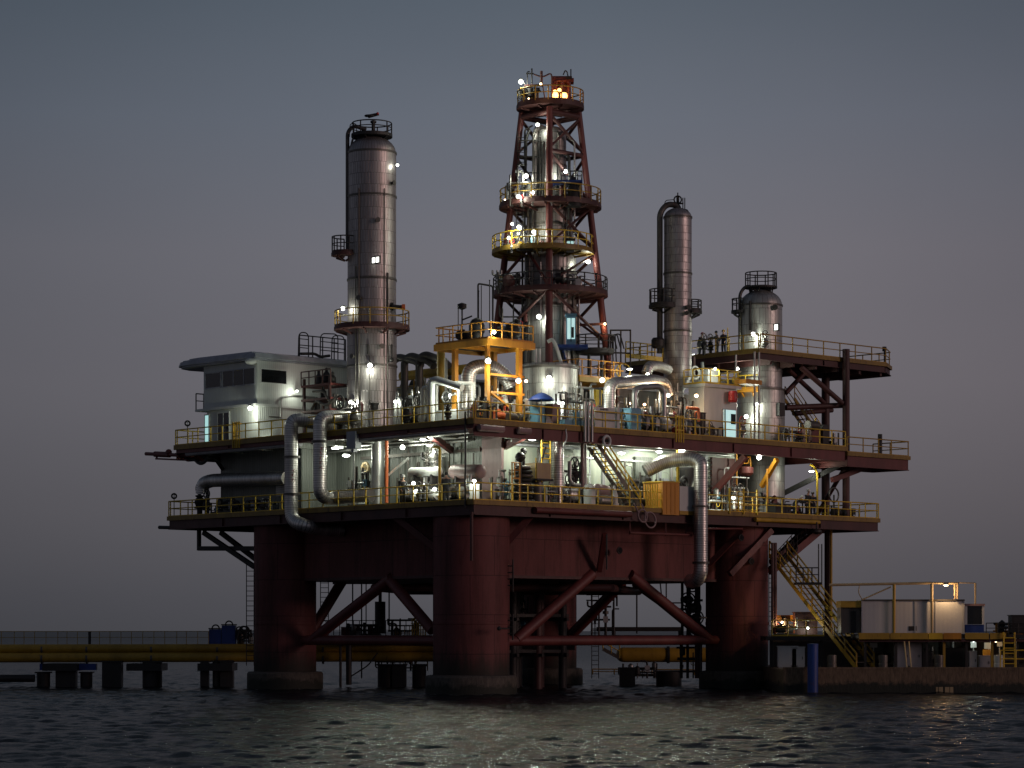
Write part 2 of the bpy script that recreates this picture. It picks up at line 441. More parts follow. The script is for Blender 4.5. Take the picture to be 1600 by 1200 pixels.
def pump(label, p, d=AV, s=1.0, mat='mid', motor='blue', group='pumps and motors on the decks'):
    p = V(p); e = ZV.cross(d).normalized(); t = thing('pump', label, 'pump', p, group)
    MB().box(p+ZV*.1*s, (2.0*s, .8*s, .2*s), (d, e, ZV)).build('base_frame', 'dark', t)
    mb = MB().tube(p-d*.95*s+ZV*.62*s, p-d*.05*s+ZV*.62*s, .34*s, n=16)
    for k in range(8): mb.torus(p-d*(.85-.1*k)*s+ZV*.62*s, .35*s, .025*s, d, 16, 5)
    mb.box(p-d*.5*s+ZV*1.0*s, (.3*s, .25*s, .2*s), (d, e, ZV)).build('motor', motor, t)
    MB().tube(p-d*.05*s+ZV*.62*s, p+d*.25*s+ZV*.62*s, .08*s).build('shaft_guard', 'yellow', t)
    MB().tube(p+d*.25*s+ZV*.62*s, p+d*.7*s+ZV*.62*s, .4*s, .3*s, 16).build('casing', mat, t)
    MB().path([p+d*.7*s+ZV*.62*s, p+d*1.0*s+ZV*.62*s, p+d*1.0*s+ZV*1.7*s], .12*s, .25*s, 10).build('outlet_pipe', 'galv', t)
    return t
def cabinet(label, p, size, mat='greypaint', ax=(AV, BV, ZV), group='control cabinets on the decks', face=-1):
    p = V(p); t = thing('control_cabinet', label, 'cabinet', p, group); a, b, h = size
    MB().box(p+ZV*(h/2+.06), (a, b, h), ax).box(p+ZV*.04, (a*.9, b*.9, .1), ax).build('body', mat, t)
    MB().box(p+ax[1]*(face*(b/2+.012))+ZV*(h/2+.06), (a*.86, .024, h*.88), ax).build('door', mat, t)
    MB().box(p+ax[1]*(face*(b/2+.04))+ax[0]*a*.32+ZV*(h*.5), (.04, .04, .18), ax).build('handle', 'dark', t)
    MB().box(p+ZV*(h+.09), (a*1.08, b*1.12, .05), ax).build('rain_hood', mat, t)
    return t
def drum(label, p, q, r, mat='white', n=20, group='horizontal vessels on the decks', saddle='dark', floor=None):
    p, q = V(p), V(q); d = (q-p).normalized(); t = thing('vessel', label, 'vessel', (p+q)/2, group)
    mb = MB(); u = d.orthogonal().normalized(); w = d.cross(u); L = (q-p).length
    prof = [(r*math.cos(x), -r*.5*math.sin(x)) for x in [PI/2*(1-k/5) for k in range(6)]]
    full = [(max(1e-3, a), b) for a, b in prof] + [(max(1e-3, a), L-b) for a, b in prof[::-1]]
    mb.rings([[p+d*z+u*(rr*math.cos(2*PI*k/n))+w*(rr*math.sin(2*PI*k/n)) for k in range(n)] for rr, z in full], False, 2*PI*r)
    mb.build('shell', mat, t)
    if floor is not None:
        e = ZV.cross(d).normalized()
        for x in (.2, .8):
            c = p.lerp(q, x); hh = c.z-floor
            MB().box(V((c.x, c.y, floor+hh/2)), (.2, r*1.5, max(.05, hh)), (d, e, ZV)).build('saddle', saddle, t)
    return t
def person(label, base, face=0, hat='white', bend=0.0, arm=.35, cloth='cloth', s=1.0, arm2=None, step=.0):
    """standing figure: one continuous body, coverall and helmet over it; bend leans the trunk forward"""
    base = V(base); t = thing('person', label, 'person', base, 'people at work on the decks')
    fx = V((math.cos(face), math.sin(face), 0)); sx = V((-fx.y, fx.x, 0))
    def q(f, sd, z): return base+(fx*f+sx*sd+ZV*z)*s
    sb, cb = math.sin(bend), math.cos(bend)
    def tr(f, sd, h): return q(f*cb+h*sb, sd, .93+h*cb-f*sb)    # trunk frame above the hips
    arm2 = arm if arm2 is None else arm2
    J = {'pel': (q(0, 0, .95), .14), 'ch': (tr(.0, 0, .28), .145), 'sh': (tr(0, 0, .5), .13), 'nk': (tr(.01, 0, .6), .055), 'jaw': (tr(.045, 0, .665), .065), 'hd': (tr(.03, 0, .74), .098), 'tp': (tr(.01, 0, .82), .06), 'ns': (tr(.125, 0, .71), .014)}
    E = [('pel', 'ch'), ('ch', 'sh'), ('sh', 'nk'), ('nk', 'jaw'), ('jaw', 'hd'), ('hd', 'tp'), ('hd', 'ns')]
    for sg, am, st in ((1, arm, step), (-1, arm2, -step)):
        k = 'l' if sg > 0 else 'r'
        ua = V((math.sin(am), 0, -math.cos(am)))
        sh = tr(0, .19*sg, .47); el = sh+(fx*(ua.x*.29)+ZV*(ua.z*.29)+sx*.05*sg)*s
        fa_ = am+.5; hd = el+(fx*(math.sin(fa_)*.25)-ZV*(math.cos(fa_)*.25))*s
        J.update({k+'s': (sh, .066), k+'e': (el, .048), k+'w': (hd, .034)})
        E += [('sh', k+'s'), (k+'s', k+'e'), (k+'e', k+'w')]
        fd = (hd-el).normalized(); J[k+'p'] = (hd+fd*.07*s, .036); E.append((k+'w', k+'p'))
        for i in range(4):
            off = fx*(.026*(i-1.5)*s); L = (.075, .088, .083, .066)[i]
            J[k+'f%d' % i] = (hd+fd*.11*s+off, .0105); J[k+'g%d' % i] = (hd+fd*(.11+L)*s+off-sx*(.025*sg*s), .009)
            E += [(k+'p', k+'f%d' % i), (k+'f%d' % i, k+'g%d' % i)]
        J[k+'t'] = (hd+fd*.06*s+fx*.055*s, .012); J[k+'u'] = (hd+fd*.11*s+fx*.075*s, .01); E += [(k+'p', k+'t'), (k+'t', k+'u')]
        J.update({k+'h': (q(0, .1*sg, .88), .1), k+'k': (q(.04+st*.5, .11*sg, .49), .068), k+'a': (q(-.02+st, .12*sg, .09), .046), k+'o': (q(.17+st, .13*sg, .045), .04)})
        E += [('pel', k+'h'), (k+'h', k+'k'), (k+'k', k+'a'), (k+'a', k+'o')]
    def skin(nm, keys, mat, grow):
        ks = [k for k in J if keys(k)]; ix = {k: i for i, k in enumerate(ks)}
        me = bpy.data.meshes.new(nm); me.from_pydata([tuple(J[k][0]-base) for k in ks], [(ix[a], ix[b]) for a, b in E if a in ix and b in ix], [])
        me.materials.append(M[mat]); o = bpy.data.objects.new(nm, me); COL.objects.link(o); o.parent = t
        md = o.modifiers.new('skin', 'SKIN'); md.use_smooth_shade = True
        for k in ks:
            d = me.skin_vertices[0].data[ix[k]]; r = (J[k][1]+grow)*s; d.radius = (r, r)
        me.skin_vertices[0].data[ix['pel']].use_root = True
        sd = o.modifiers.new('sub', 'SUBSURF'); sd.levels = 1; sd.render_levels = 1
        return o
    skin('body', lambda k: True, 'skin', 0)
    skin('coverall', lambda k: k in ('pel', 'ch', 'sh') or (k[0] in 'lr' and k[1:] in ('s', 'e', 'w', 'h', 'k', 'a', 'o')), cloth, .024)
    c = tr(.015, 0, .77)
    if hat: MB().lathe([(.15*s, 0), (.15*s, .015*s), (.118*s, .03*s), (.11*s, .09*s), (.07*s, .13*s), (1e-3, .145*s)], c, 16).build('hard_hat', hat, t)
    else: MB().sphere(c-ZV*.01, .108*s, 12, .95).build('hair', 'black', t)
    return t

# ================================================================== camera, sky, sun
cam = bpy.data.cameras.new('camera'); cam.sensor_width = 36; cam.lens = F/1600*36
cam.shift_y = 385/1600; cam.clip_start = 1; cam.clip_end = 20000
co = bpy.data.objects.new('camera', cam); COL.objects.link(co); co.location = (0, 0, CAMZ); co.rotation_euler = (PI/2, 0, 0)
scene.camera = co
scene.view_settings.view_transform = 'Standard'; scene.view_settings.look = 'None'
scene.view_settings.exposure = .13; scene.view_settings.gamma = 1
scene.cycles.use_denoising = True
scene.cycles.max_bounces = 6; scene.cycles.diffuse_bounces = 3; scene.cycles.glossy_bounces = 3
scene.cycles.sample_clamp_indirect = 3; scene.cycles.caustics_reflective = False; scene.cycles.caustics_refractive = False

SUN_AZ, SUN_EL = math.radians(62), math.radians(9)      # from straight behind the camera towards the right
sdir = V((math.sin(SUN_AZ)*math.cos(SUN_EL), -math.cos(SUN_AZ)*math.cos(SUN_EL), math.sin(SUN_EL)))
sl = bpy.data.lights.new('low_sun_glow', 'SUN'); sl.energy = SUNP = .45; sl.color = (1, .66, .60); sl.angle = math.radians(14)
so = bpy.data.objects.new('low_sun_glow', sl); COL.objects.link(so); so.rotation_euler = sdir.to_track_quat('Z', 'Y').to_euler(); so.location = (60, 0, 60)

w = bpy.data.worlds.new('World'); scene.world = w; w.use_nodes = True
nt = w.node_tree; nt.nodes.clear()
wo = nt.nodes.new('ShaderNodeOutputWorld'); bg = nt.nodes.new('ShaderNodeBackground')
sky = nt.nodes.new('ShaderNodeTexSky'); sky.sky_type = 'NISHITA'; sky.sun_disc = False
sky.sun_elevation = math.radians(1.0); sky.sun_rotation = PI-SUN_AZ; sky.dust_density = 3; sky.ozone_density = 3
tc = nt.nodes.new('ShaderNodeTexCoord'); sp = nt.nodes.new('ShaderNodeSeparateXYZ'); nt.links.new(tc.outputs['Generated'], sp.inputs[0])
grad = ramp(nt, math_(nt, 'MULTIPLY', sp.outputs['Z'], 2.0, True), [
    (0, (.072, .071, .080)), (.025, (.081, .079, .089)), (.09, (.112, .106, .117)), (.19, (.147, .139, .155)),
    (.29, (.151, .148, .169)), (.39, (.122, .136, .166)), (.478, (.090, .109, .136)), (.75, (.055, .07, .09)), (1, (.045, .055, .075))])
nz = noise(nt, 3.0, 5, .55, vec=tc.outputs['Generated'], stretch=(1, 1, 2.5))
grad = mix(nt, 1.0, grad, ramp(nt, nz, [(.3, (.95, .95, .955)), (.7, (1.04, 1.035, 1.03))]), 'MULTIPLY')
side = math_(nt, 'ADD', math_(nt, 'MULTIPLY', sp.outputs['Y'], .8), math_(nt, 'MULTIPLY', sp.outputs['X'], .35))
dim = ramp(nt, math_(nt, 'MULTIPLY_ADD', side, .5, True), [(.15, (1.0, .98, 1.0)), (.8, (1, 1, 1))])
for n in nt.nodes:
    if n.type == 'MATH' and n.operation == 'MULTIPLY_ADD': n.inputs[2].default_value = .5
grad = mix(nt, 1.0, grad, dim, 'MULTIPLY')
# lens vignette put into the sky colour: darker to both sides of the rig
az = math_(nt, 'ADD', math_(nt, 'MULTIPLY', math_(nt, 'ARCTAN2', sp.outputs['X'], sp.outputs['Y']), 1.0), .5, True)
grad = mix(nt, 1.0, grad, ramp(nt, az, [(.1, (.7, .72, .75)), (.3, (.7, .72, .74)), (.44, (.92, .93, .94)), (.53, (1.0, 1.0, 1.0)), (.62, (.95, .92, .92)), (.72, (.8, .77, .78)), (.95, (.75, .73, .75))]), 'MULTIPLY')
skc = mix(nt, .0, (0, 0, 0), sky.outputs[0]); 
skm = nt.nodes.new('ShaderNodeVectorMath'); skm.operation = 'SCALE'; skm.inputs['Scale'].default_value = .004
nt.links.new(sky.outputs[0], skm.inputs[0])
nt.nodes.remove(skc.node)
nt.links.new(mix(nt, 1.0, grad, skm.outputs[0], 'ADD'), bg.inputs[0]); bg.inputs[1].default_value = 1.0
nt.links.new(bg.outputs[0], wo.inputs[0])

# ================================================================== water
def make_water():
    ys = [-400, -200, -60, 0, 30]
    y = 52.0
    while y < 14000:
        ys.append(y); y += max(.16, .0000145*y*y) if y < 260 else y*.035
    ys = np.array(ys); n = 701
    t = np.linspace(-1, 1, n); t = np.sign(t)*np.abs(t)**1.25
    half = np.maximum(70, np.abs(ys)*.32); half[ys < 50] = 500; half[ys > 600] *= 3.5
    Xg = t[None, :]*half[:, None]; Yg = np.repeat(ys[:, None], n, 1); Z = np.zeros_like(Xg)
    rng = np.random.default_rng(3)
    for k in range(70):
        lam = .6*(4.0/.6)**rng.random(); th = rng.normal(-1.9, .8); amp = .0043*lam**.85*rng.uniform(.5, 1.3)
        kx, ky = 2*PI/lam*math.cos(th), 2*PI/lam*math.sin(th); ph = rng.random()*6.28
        s = np.sin(kx*Xg+ky*Yg+ph+.6*np.sin(.21*Xg*math.cos(k)+.17*Yg+k))
        Z += amp*(s-.35*(1-s*s))
    fade = np.clip((420-Yg)/250, 0, 1)*np.clip((Yg-40)/15, 0, 1); Z *= fade
    v = np.stack([Xg, Yg, Z], -1).reshape(-1, 3).astype('f')
    m = len(ys); i = np.arange((m-1)*n).reshape(m-1, n)[:, :-1]
    f = np.stack([i, i+1, i+n+1, i+n], -1).reshape(-1, 4)
    me = bpy.data.meshes.new('water'); me.vertices.add(len(v)); me.vertices.foreach_set('co', v.ravel())
    me.loops.add(f.size); me.loops.foreach_set('vertex_index', f.ravel().astype('i'))
    me.polygons.add(len(f)); me.polygons.foreach_set('loop_start', np.arange(0, f.size, 4, dtype='i')); me.polygons.foreach_set('loop_total', np.full(len(f), 4, 'i'))
    me.polygons.foreach_set('use_smooth', np.ones(len(f), bool)); me.update(); me.validate()
    mt, nt, bs = nodes_of('sea_water')
    bs.inputs['Base Color'].default_value = (.006, .009, .012, 1); bs.inputs['Roughness'].default_value = .03; bs.inputs['Specular IOR Level'].default_value = .38
    bs.inputs['IOR'].default_value = 1.33
    gp_ = nt.nodes.new('ShaderNodeNewGeometry').outputs['Position']
    ln = nt.nodes.new('ShaderNodeVectorMath'); ln.operation = 'LENGTH'; nt.links.new(gp_, ln.inputs[0])
    rr = ramp(nt, math_(nt, 'MULTIPLY', ln.outputs['Value'], .001, True), [(.09, (.085,)*3), (.18, (.12,)*3), (.35, (.25,)*3), (1, (.3,)*3)])
    # broken foam where the sea slaps the footings
    fm = None
    for (a, b, rad) in ((3, 2.5, 2.82), (21.6, 2.5, 2.54), (3, 26.85, 2.58), (21.6, 26.85, 2.56)):
        c = P(a, b, 0); d = nt.nodes.new('ShaderNodeVectorMath'); d.operation = 'DISTANCE'
        mp = nt.nodes.new('ShaderNodeMapping'); mp.inputs['Scale'].default_value = (1, 1, 0); nt.links.new(gp_, mp.inputs[0])
        nt.links.new(mp.outputs[0], d.inputs[0]); d.inputs[1].default_value = (c.x, c.y, 0)
        e = math_(nt, 'MULTIPLY', math_(nt, 'SUBTRACT', rad+1.6, d.outputs['Value']), .6, True)
        fm = e if fm is None else math_(nt, 'MAXIMUM', fm, e)
    fn = noise(nt, 2.2, 8, .8)
    fo = math_(nt, 'MULTIPLY', math_(nt, 'SUBTRACT', math_(nt, 'ADD', fn, math_(nt, 'MULTIPLY', fm, .22)), .69), 9, True)
    fo = math_(nt, 'MULTIPLY', fo, math_(nt, 'GREATER_THAN', fm, .02))
    nt.links.new(mix(nt, fo, (.006, .009, .012), (.4, .42, .42)), bs.inputs['Base Color'])
    nt.links.new(mix(nt, fo, rr, (.6, .6, .6)), bs.inputs['Roughness'])
    n1 = noise(nt, 3.2, 7, .68, stretch=(1, .75, 1)); n2 = noise(nt, 13, 4, .65)
    bump(nt, bs, math_(nt, 'ADD', n1, math_(nt, 'MULTIPLY', n2, .35)), 1.0, .045)
    mx = nt.nodes.new('ShaderNodeMixShader'); df = nt.nodes.new('ShaderNodeBsdfDiffuse'); df.inputs[0].default_value = (.012, .016, .02, 1)
    mx.inputs[0].default_value = .42; nt.links.new(bs.outputs[0], mx.inputs[1]); nt.links.new(df.outputs[0], mx.inputs[2])
    nt.links.new(mx.outputs[0], next(n for n in nt.nodes if n.type == 'OUTPUT_MATERIAL').inputs[0])
    me.materials.append(mt); o = bpy.data.objects.new('water', me); COL.objects.link(o); structure(o)
make_water()

# ================================================================== the platform: hull, columns, decks
rig = thing('oil_platform', 'big offshore platform on thick red columns with stacked decks above dark water', 'oil platform', P(12, 14, 0))
MB().span(3, 21.6, 2.5, 26.85, 7.3, FL-.55).build('hull', 'red', rig)
mb = MB().span(2.9, 21.7, 2.4, 26.95, 7.12, 7.298); mb.build('hull_rim', 'reddark', rig)
for (a, b, r, zt) in ((3, 2.5, 2.36, FL-.24), (21.6, 2.5, 2.08, FL-.24), (3, 26.85, 2.12, FL-.24), (21.6, 26.85, 2.1, FL-.24)):
    c = MB().lathe([(r, -2), (r, 4.2), (r+.025, 4.24), (r+.025, 4.4), (r, 4.44), (r, zt)], P(a, b, 0), 64).build('column', 'red', rig)
    MB().lathe([(r+.1, -2), (r+.46, -2), (r+.46, .95), (r+.38, 1.08), (r+.02, 1.12)], P(a, b, 0), 48, False).build('footing', 'concrete', c)
def strut(p, q, r, mat='redsteel', nm='brace', parent=None, n=14): return MB().tube(p, q, r, n=n).build(nm, mat, parent or rig)
# horizontal tubes and diagonals between the columns
for (a0, b0, a1, b1) in ((3, 2.5, 3, 26.85), (3, 2.5, 21.6, 2.5), (21.6, 2.5, 21.6, 26.85), (3, 26.85, 21.6, 26.85)):
    strut(P(a0, b0, 3.2), P(a1, b1, 3.2), .32, 'redsteel', 'horizontal_brace')
strut(pa(806, 1000, 3), pa(925, 897, 3), .36); strut(pa(984, 898, 3), pa(1108, 1000, 3), .38)
strut(pb(676, 985, 2.5), pb(608, 905, 2.5), .36); strut(pb(488, 1000, 2.5), pb(612, 903, 2.5), .36)
strut(P(21.6, 4.3, 3.2), P(21.6, 7.4, 7.2), .36); strut(P(21.6, 24.5, 3.2), P(21.6, 14.5, 7.2), .36)
strut(P(19.6, 26.85, 3.2), P(14, 26.85, 7.2), .4); strut(P(5, 26.85, 3.2), P(12.6, 26.85, 7.2), .36)
# decks
def deck(nm, poly, z, th, mat='deckplate', edge='reddark', gh=.55, gin=.14, edges=None, trim='edgeyellow', ghl=None):
    d = MB().prism([(P(a, b, 0).x, P(a, b, 0).y) for a, b in poly], z-th, z).build(nm, mat, rig)
    n = len(poly); gh0 = gh
    for i in range(n):
        p, q = poly[i], poly[(i+1) % n]
        if edges and i not in edges: continue
        gh = ghl if (ghl and i == 0) else gh0
        p, q = P(*p, z-th-gh/2-.003), P(*q, z-th-gh/2-.003); c = sum((P(*x, 0) for x in poly), V())/n
        u = (q-p).normalized(); nn = ZV.cross(u); m = (p+q)/2
        if nn.dot(V((c.x-m.x, c.y-m.y, 0))) < 0: nn = -nn
        g = MB().bar(p+nn*gin+u*.1, q+nn*gin-u*.1, .06, gh)
        g.bar(p+nn*gin+u*.1-ZV*(gh/2-.02), q+nn*gin-u*.1-ZV*(gh/2-.02), .26, .05)
        k = int((q-p).length/5.5)
        for j in range(1, k): x = p.lerp(q, j/k)+nn*(gin-.09); g.box(x, (.12, .03, gh-.1), (nn, u, ZV))
        g.build('edge_girder', edge, d)
        if trim: MB().bar(p-nn*.022+ZV*(gh/2+th*.5+.03), q-nn*.022+ZV*(gh/2+th*.5+.03), .04, th+.07).build('edge_trim', trim, d)
    return d
lower = deck('lower_deck', [(0, 0), (31.6, 0), (31.6, 38.5), (0, 38.5)], FL, .22, gh=.62)
upper = deck('upper_deck', [(0, 0), (30.8, 0), (30.8, 34.9), (0, 34.9)], FU, .25, gh=.7, edge='redsteel', ghl=.26)
ext = deck('deck_extension', [(0, 34.95), (3.4, 34.95), (3.4, 41.9), (0, 41.9)], FU-.35, .2, gh=.75, edge='redsteel', trim='edgeyellow')
third = deck('third_deck', [(3, 29.1), (16, 29.1), (16, 34), (9, 34), (9, 45.3), (4.4, 45.3), (3, 43)], FT, .2, gh=.45, edge='reddark', trim='edgeyellow')
# floor beams under the overhangs
for k in range(14):
    b = 1.2+k*2.7
    MB().span(.5, 2.0 if 2 < b < 27 else 31.2, b-.1, b+.1, FL-.52, FL-.223).build('floor_beam', 'reddark', lower)
for k in range(9):
    a = 2.6+k*3.4
    MB().span(a-.1, a+.1, .5, 5.2, FU-.62, FU-.253).build('floor_beam', 'walldark', upper)
for k in range(12):
    b = 6.9+k*2.4
    MB().span(.5, 3.2, b-.1, b+.1, FU-.62, FU-.253).build('floor_beam', 'reddark', upper)
for k in range(6): MB().span(3.3, 8.7, 30.6+k*2.4, 30.8+k*2.4, FT-.9, FT-.203).build('floor_beam', 'reddark', third)
# knee braces
def knee(p, q, w=.3, mat='redsteel'): return MB().bar(p, q, w, w*1.2).build('knee_brace', mat, rig)
knee(pb(662, 672, .6), pb(706, 704, 5.3)); knee(pa(836, 672, .5), pa(770, 708, 4.6), .32)
knee(pb(616, 806, .4), pb(704, 874, 2.3), .34); knee(pa(840, 794, .4), pa(768, 876, 2.4), .34)
knee(pa(945, 835, 1.2), pa(936, 892, 2.7), .3); knee(pa(1160, 828, .8), pa(1108, 882, 2.9), .3)
knee(pa(1205, 828, .6), pa(1140, 897, 1.2), .34); knee(fa(1288, 2, FL-.5), pa(1203, 893, 2.2), .42)
knee(fa(1262, 4.5, FL-.5), pa(1205, 880, 4.5), .32)
knee(pb(318, 832, 1.2), pb(398, 886, 2.2), .26, 'dark'); knee(pb(345, 832, 2.6), pb(400, 874, 2.9), .26, 'dark'); knee(pb(311, 857, 1.4), pb(400, 857, 2.2), .26, 'dark')
knee(fb(311, 1.4, FL-.5), pb(311, 860, 1.4), .2, 'dark')
knee(pa(1115, 770, 3.2), pa(1165, 712, .6), .32); knee(pa(1190, 760, 2.5), pa(1214, 718, .7), .26, 'orange')
MB().bar(pa(1220, 773, 5), pa(1322, 722, 1.2), .34).build('knee_brace', 'dark', rig); knee(fa(1362, 1.8, FU-.9), pa(1300, 750, 2), .3)
# tall posts and bracing under the third deck
pA, pB = b_of(1316, 3.05), b_of(1290, 6.5)
for (a, b, zt, r) in ((2.7, pA, zat(541, 180), .26), (6.5, pB, FT-.2, .3)):
    MB().tube(P(a, b, FL), P(a, b, zt), r, n=16).build('post', 'reddark', rig)
lp = b_of(1293, 2.0)
MB().tube(P(2.0, lp, 1.0), P(2.0, lp, FL-.2), .22, n=14).build('post', 'reddark', rig)
MB().tube(P(1.6, lp-.1, 3.5), P(1.6, lp-.1, FL-.6), .1, n=10).build('riser_pipe', 'mustard', rig)
for (p, q, r) in ((fa(1232, 4.5, 22.2), pa(1290, 632, 6.5), .17), (fa(1252, 3.2, FT-.9), pa(1316, 630, 2.7), .19), (pa(1228, 614, 4.5), pa(1256, 584, 4.5), .17),
                  (pa(1228, 637, 4.5), pa(1323, 633, 3), .2), (pa(1240, 646, 6.5), pa(1300, 641, 6.5), .17), (pa(1290, 586, 6.5), pa(1345, 582, 4), .22)):
    strut(p, q, r, 'reddark')
strut(P(6.5, pB-1, FL+.5), P(2.7, pA, FU-1), .16, 'reddark')
# wall block between the decks
dh = thing('deckhouse', 'long ribbed metal deckhouse filling the storey between the lower and upper decks', 'deckhouse', P(14, 12, FL))
def wallquad(nm, mat, a0, b0, a1, b1, z0, z1, th=.12, par=None):
    p, q = P(a0, b0, 0), P(a1, b1, 0); u = (q-p).normalized(); n = ZV.cross(u)
    return MB().box((p+q)/2+n*(th/2)+ZV*((z0+z1)/2), ((q-p).length, th, z1-z0), (u, n, ZV)).build(nm, mat, par or dh)
zt = FU-.26
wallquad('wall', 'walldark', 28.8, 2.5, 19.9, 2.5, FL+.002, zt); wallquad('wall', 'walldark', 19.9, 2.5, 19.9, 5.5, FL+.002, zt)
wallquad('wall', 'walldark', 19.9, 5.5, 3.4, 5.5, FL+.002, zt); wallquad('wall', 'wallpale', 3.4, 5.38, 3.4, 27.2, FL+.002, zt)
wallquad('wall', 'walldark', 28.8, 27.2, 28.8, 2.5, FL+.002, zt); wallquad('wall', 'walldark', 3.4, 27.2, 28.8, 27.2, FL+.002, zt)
MB().span(3.28, 5.1, 5.3, 5.49, FL+.01, zt-.01).build('red_lit_strip', 'redpanel', dh)  # strip over the wall corner, reddish light put into its colour
for bb in (9.6, 14.2, 19.5, 24.0): MB().span(3.25, 3.39, bb, bb+.22, FL+.02, zt-.02).build('wall_stiffener', 'greypaint', dh)
for aa in (7.2, 10.8, 14.4, 18): MB().span(aa, aa+.18, 5.36, 5.49, FL+.02, zt-.02).build('wall_stiffener', 'walldark', dh)
MB().span(3.2, 3.39, 17.2, 18.8, FL+.1, FL+3.6).build('door', 'walldark', dh)
MB().span(3.2, 3.39, 24.6, 26.9, FL+.1, FL+3.9).build('brown_panel', 'reddark', dh)

# ================================================================== railings
railing('yellow railing along the left front edge of the lower deck', [P(31.5, .06, FL), P(.1, .06, FL)], step=1.4)
railing('yellow railing along the right front edge of the lower deck', [P(.06, .2, FL), P(.06, 38.4, FL)], step=1.45)
railing('yellow railing across the left end of the lower deck', [P(31.5, .2, FL), P(31.5, 12, FL)], step=1.5)
railing('yellow railing across the right end of the lower deck', [P(.2, 38.4, FL), P(12, 38.4, FL)], step=1.5)
railing('yellow railing along the left front edge of the upper deck', [P(30.7, .06, FU), P(.1, .06, FU)], step=1.35)
railing('yellow railing along the right front edge of the upper deck', [P(.06, .2, FU), P(.06, 34.8, FU)], step=1.4)
railing('yellow railing across the left end of the upper deck by the white house', [P(30.7, .2, FU), P(30.7, 12, FU)], step=1.5)
railing('dull railing round the narrow deck extension jutting out at far right', [P(.06, 35, FU-.35), P(.06, 41.8, FU-.35), P(3.3, 41.8, FU-.35)], step=1.6, mat='mustard')
railing('mustard railing along the left side of the third deck', [P(15.9, 29.16, FT), P(3.1, 29.16, FT)], step=1.3, mat='mustard')
railing('mustard railing along the long right side of the third deck', [P(3.06, 29.3, FT), P(3.06, 43, FT), P(4.45, 45.2, FT), P(8.9, 45.2, FT)], step=1.7, mat='mustard')
for px, edge, h in ((369, 'L', 1.5), (1062, 'R', 1.5)):
    p = fb(px, -.06, FU) if edge == 'L' else fa(px, -.06, FU); d = AV if edge == 'L' else BV
    t = thing('rail_gate', 'bright yellow drop gate in the %s upper deck railing' % ('left' if edge == 'L' else 'right'), 'gate', p, 'gates in the railings')
    for k in (-.35, -.1, .1, .35): MB().tube(p+d*k-ZV*.5, p+d*k+ZV*1.25, .05, n=8).build('bar', 'yellow', t)
    for z in (.3, 1.15): MB().bar(p-d*.4+ZV*z, p+d*.4+ZV*z, .08).build('crossbar', 'yellow', t)

# ================================================================== control house on the left
hs = thing('control_house', 'white two storey control house with rounded grey roof on the upper left deck', 'house', P(27, 6, FU))
MB().span(24, 29.8, 2.06, 11, FU+.002, 19.0).build('lower_wall', 'housewall', hs)
MB().span(23.92, 30.7, 1.7, 11, 19.0, 19.16).build('ledge', 'white', hs)
MB().span(24.03, 30.1, 2.0, 11, 19.16, 22.1).build('upper_wall', 'housewall', hs)
rp = [(23.6, 1.55), (30.6, 1.2), (32.0, 1.35), (32.9, 1.9), (33.4, 3.0), (33.3, 4.5), (32.2, 5.4), (30.6, 5.8), (30.4, 11.4), (23.6, 11.4)]
def xy(pl): return [(P(a, b, 0).x, P(a, b, 0).y) for a, b in pl]
def shrink(pl, f):
    cx = sum(a for a, b in pl)/len(pl); cy = sum(b for a, b in pl)/len(pl); return [(cx+(a-cx)*f, cy+(b-cy)*f) for a, b in pl]
rf = MB().prism(xy(shrink(rp, .955)), 22.12, 22.22).prism(xy(rp), 22.23, 22.36).prism(xy(shrink(rp, .985)), 22.365, 22.5).prism(xy(shrink(rp, .94)), 22.505, 22.6)
rf.prism(xy(shrink(rp, .82)), 22.605, 22.75)
rf.build('roof', 'roof', hs)
def window(par, plane, c0, c1, px0, px1, z0, z1, mat='glass', mull=0, frame='greypaint', fw=.07):
    """window on plane ('a' or 'b', value); c0,c1 outward offset"""
    pt = (lambda px, z: fb(px, c0, z)) if plane == 'b' else (lambda px, z: fa(px, c0, z))
    p, q = pt(px0, z0), pt(px1, z1); u = V((q.x-p.x, q.y-p.y, 0)).normalized(); n = u.cross(ZV); L = (V((q.x, q.y, 0))-V((p.x, p.y, 0))).length
    m = (p+q)/2
    f = MB()
    for z in (z0, z1): f.box(V((m.x, m.y, z)), (L+fw*2, .12, fw), (u, n, ZV))
    for x in [-L/2-fw/2, L/2+fw/2]+[-L/2+L*(k+1)/(mull+1) for k in range(mull)]: f.box(V((m.x, m.y, (z0+z1)/2))+u*x, (fw, .1, z1-z0-fw-.004), (u, n, ZV))
    w_ = f.build('window', frame, par)
    MB().box(V((m.x, m.y, (z0+z1)/2)), (L, .06, z1-z0-fw), (u, n, ZV)).build('pane', mat, w_); return w_
window(hs, 'b', 1.98, 0, 322, 345, 20.55, 21.6, mull=0); window(hs, 'b', 1.98, 0, 349, 398, 20.5, 21.62, mull=2)
window(hs, 'a', 24.0, 0, 408, 447, 20.6, 21.55, frame='white'); window(hs, 'b', 2.02, 0, 341, 358, FU+.12, FU+2.25, mull=1, frame='white')
window(hs, 'b', 2.02, 0, 321, 326.5, FU+.15, FU+2.2, mat='litcyan', frame='white')
MB().path([pa(439, 655, 23.9), pa(439, 622, 23.9), pa(455, 617, 23.9), pa(492, 621, 23.9)], .06, .3, 8).build('wall_pipe', 'galv', hs)
MB().tube(pa(421, 651, 23.9), pa(440, 652, 23.9), .05, n=6).build('wall_bracket', 'mid', hs)
MB().sphere(fb(392, 1.6, 22.0), .42, 12, .55).build('vent_cowl', 'white', hs)
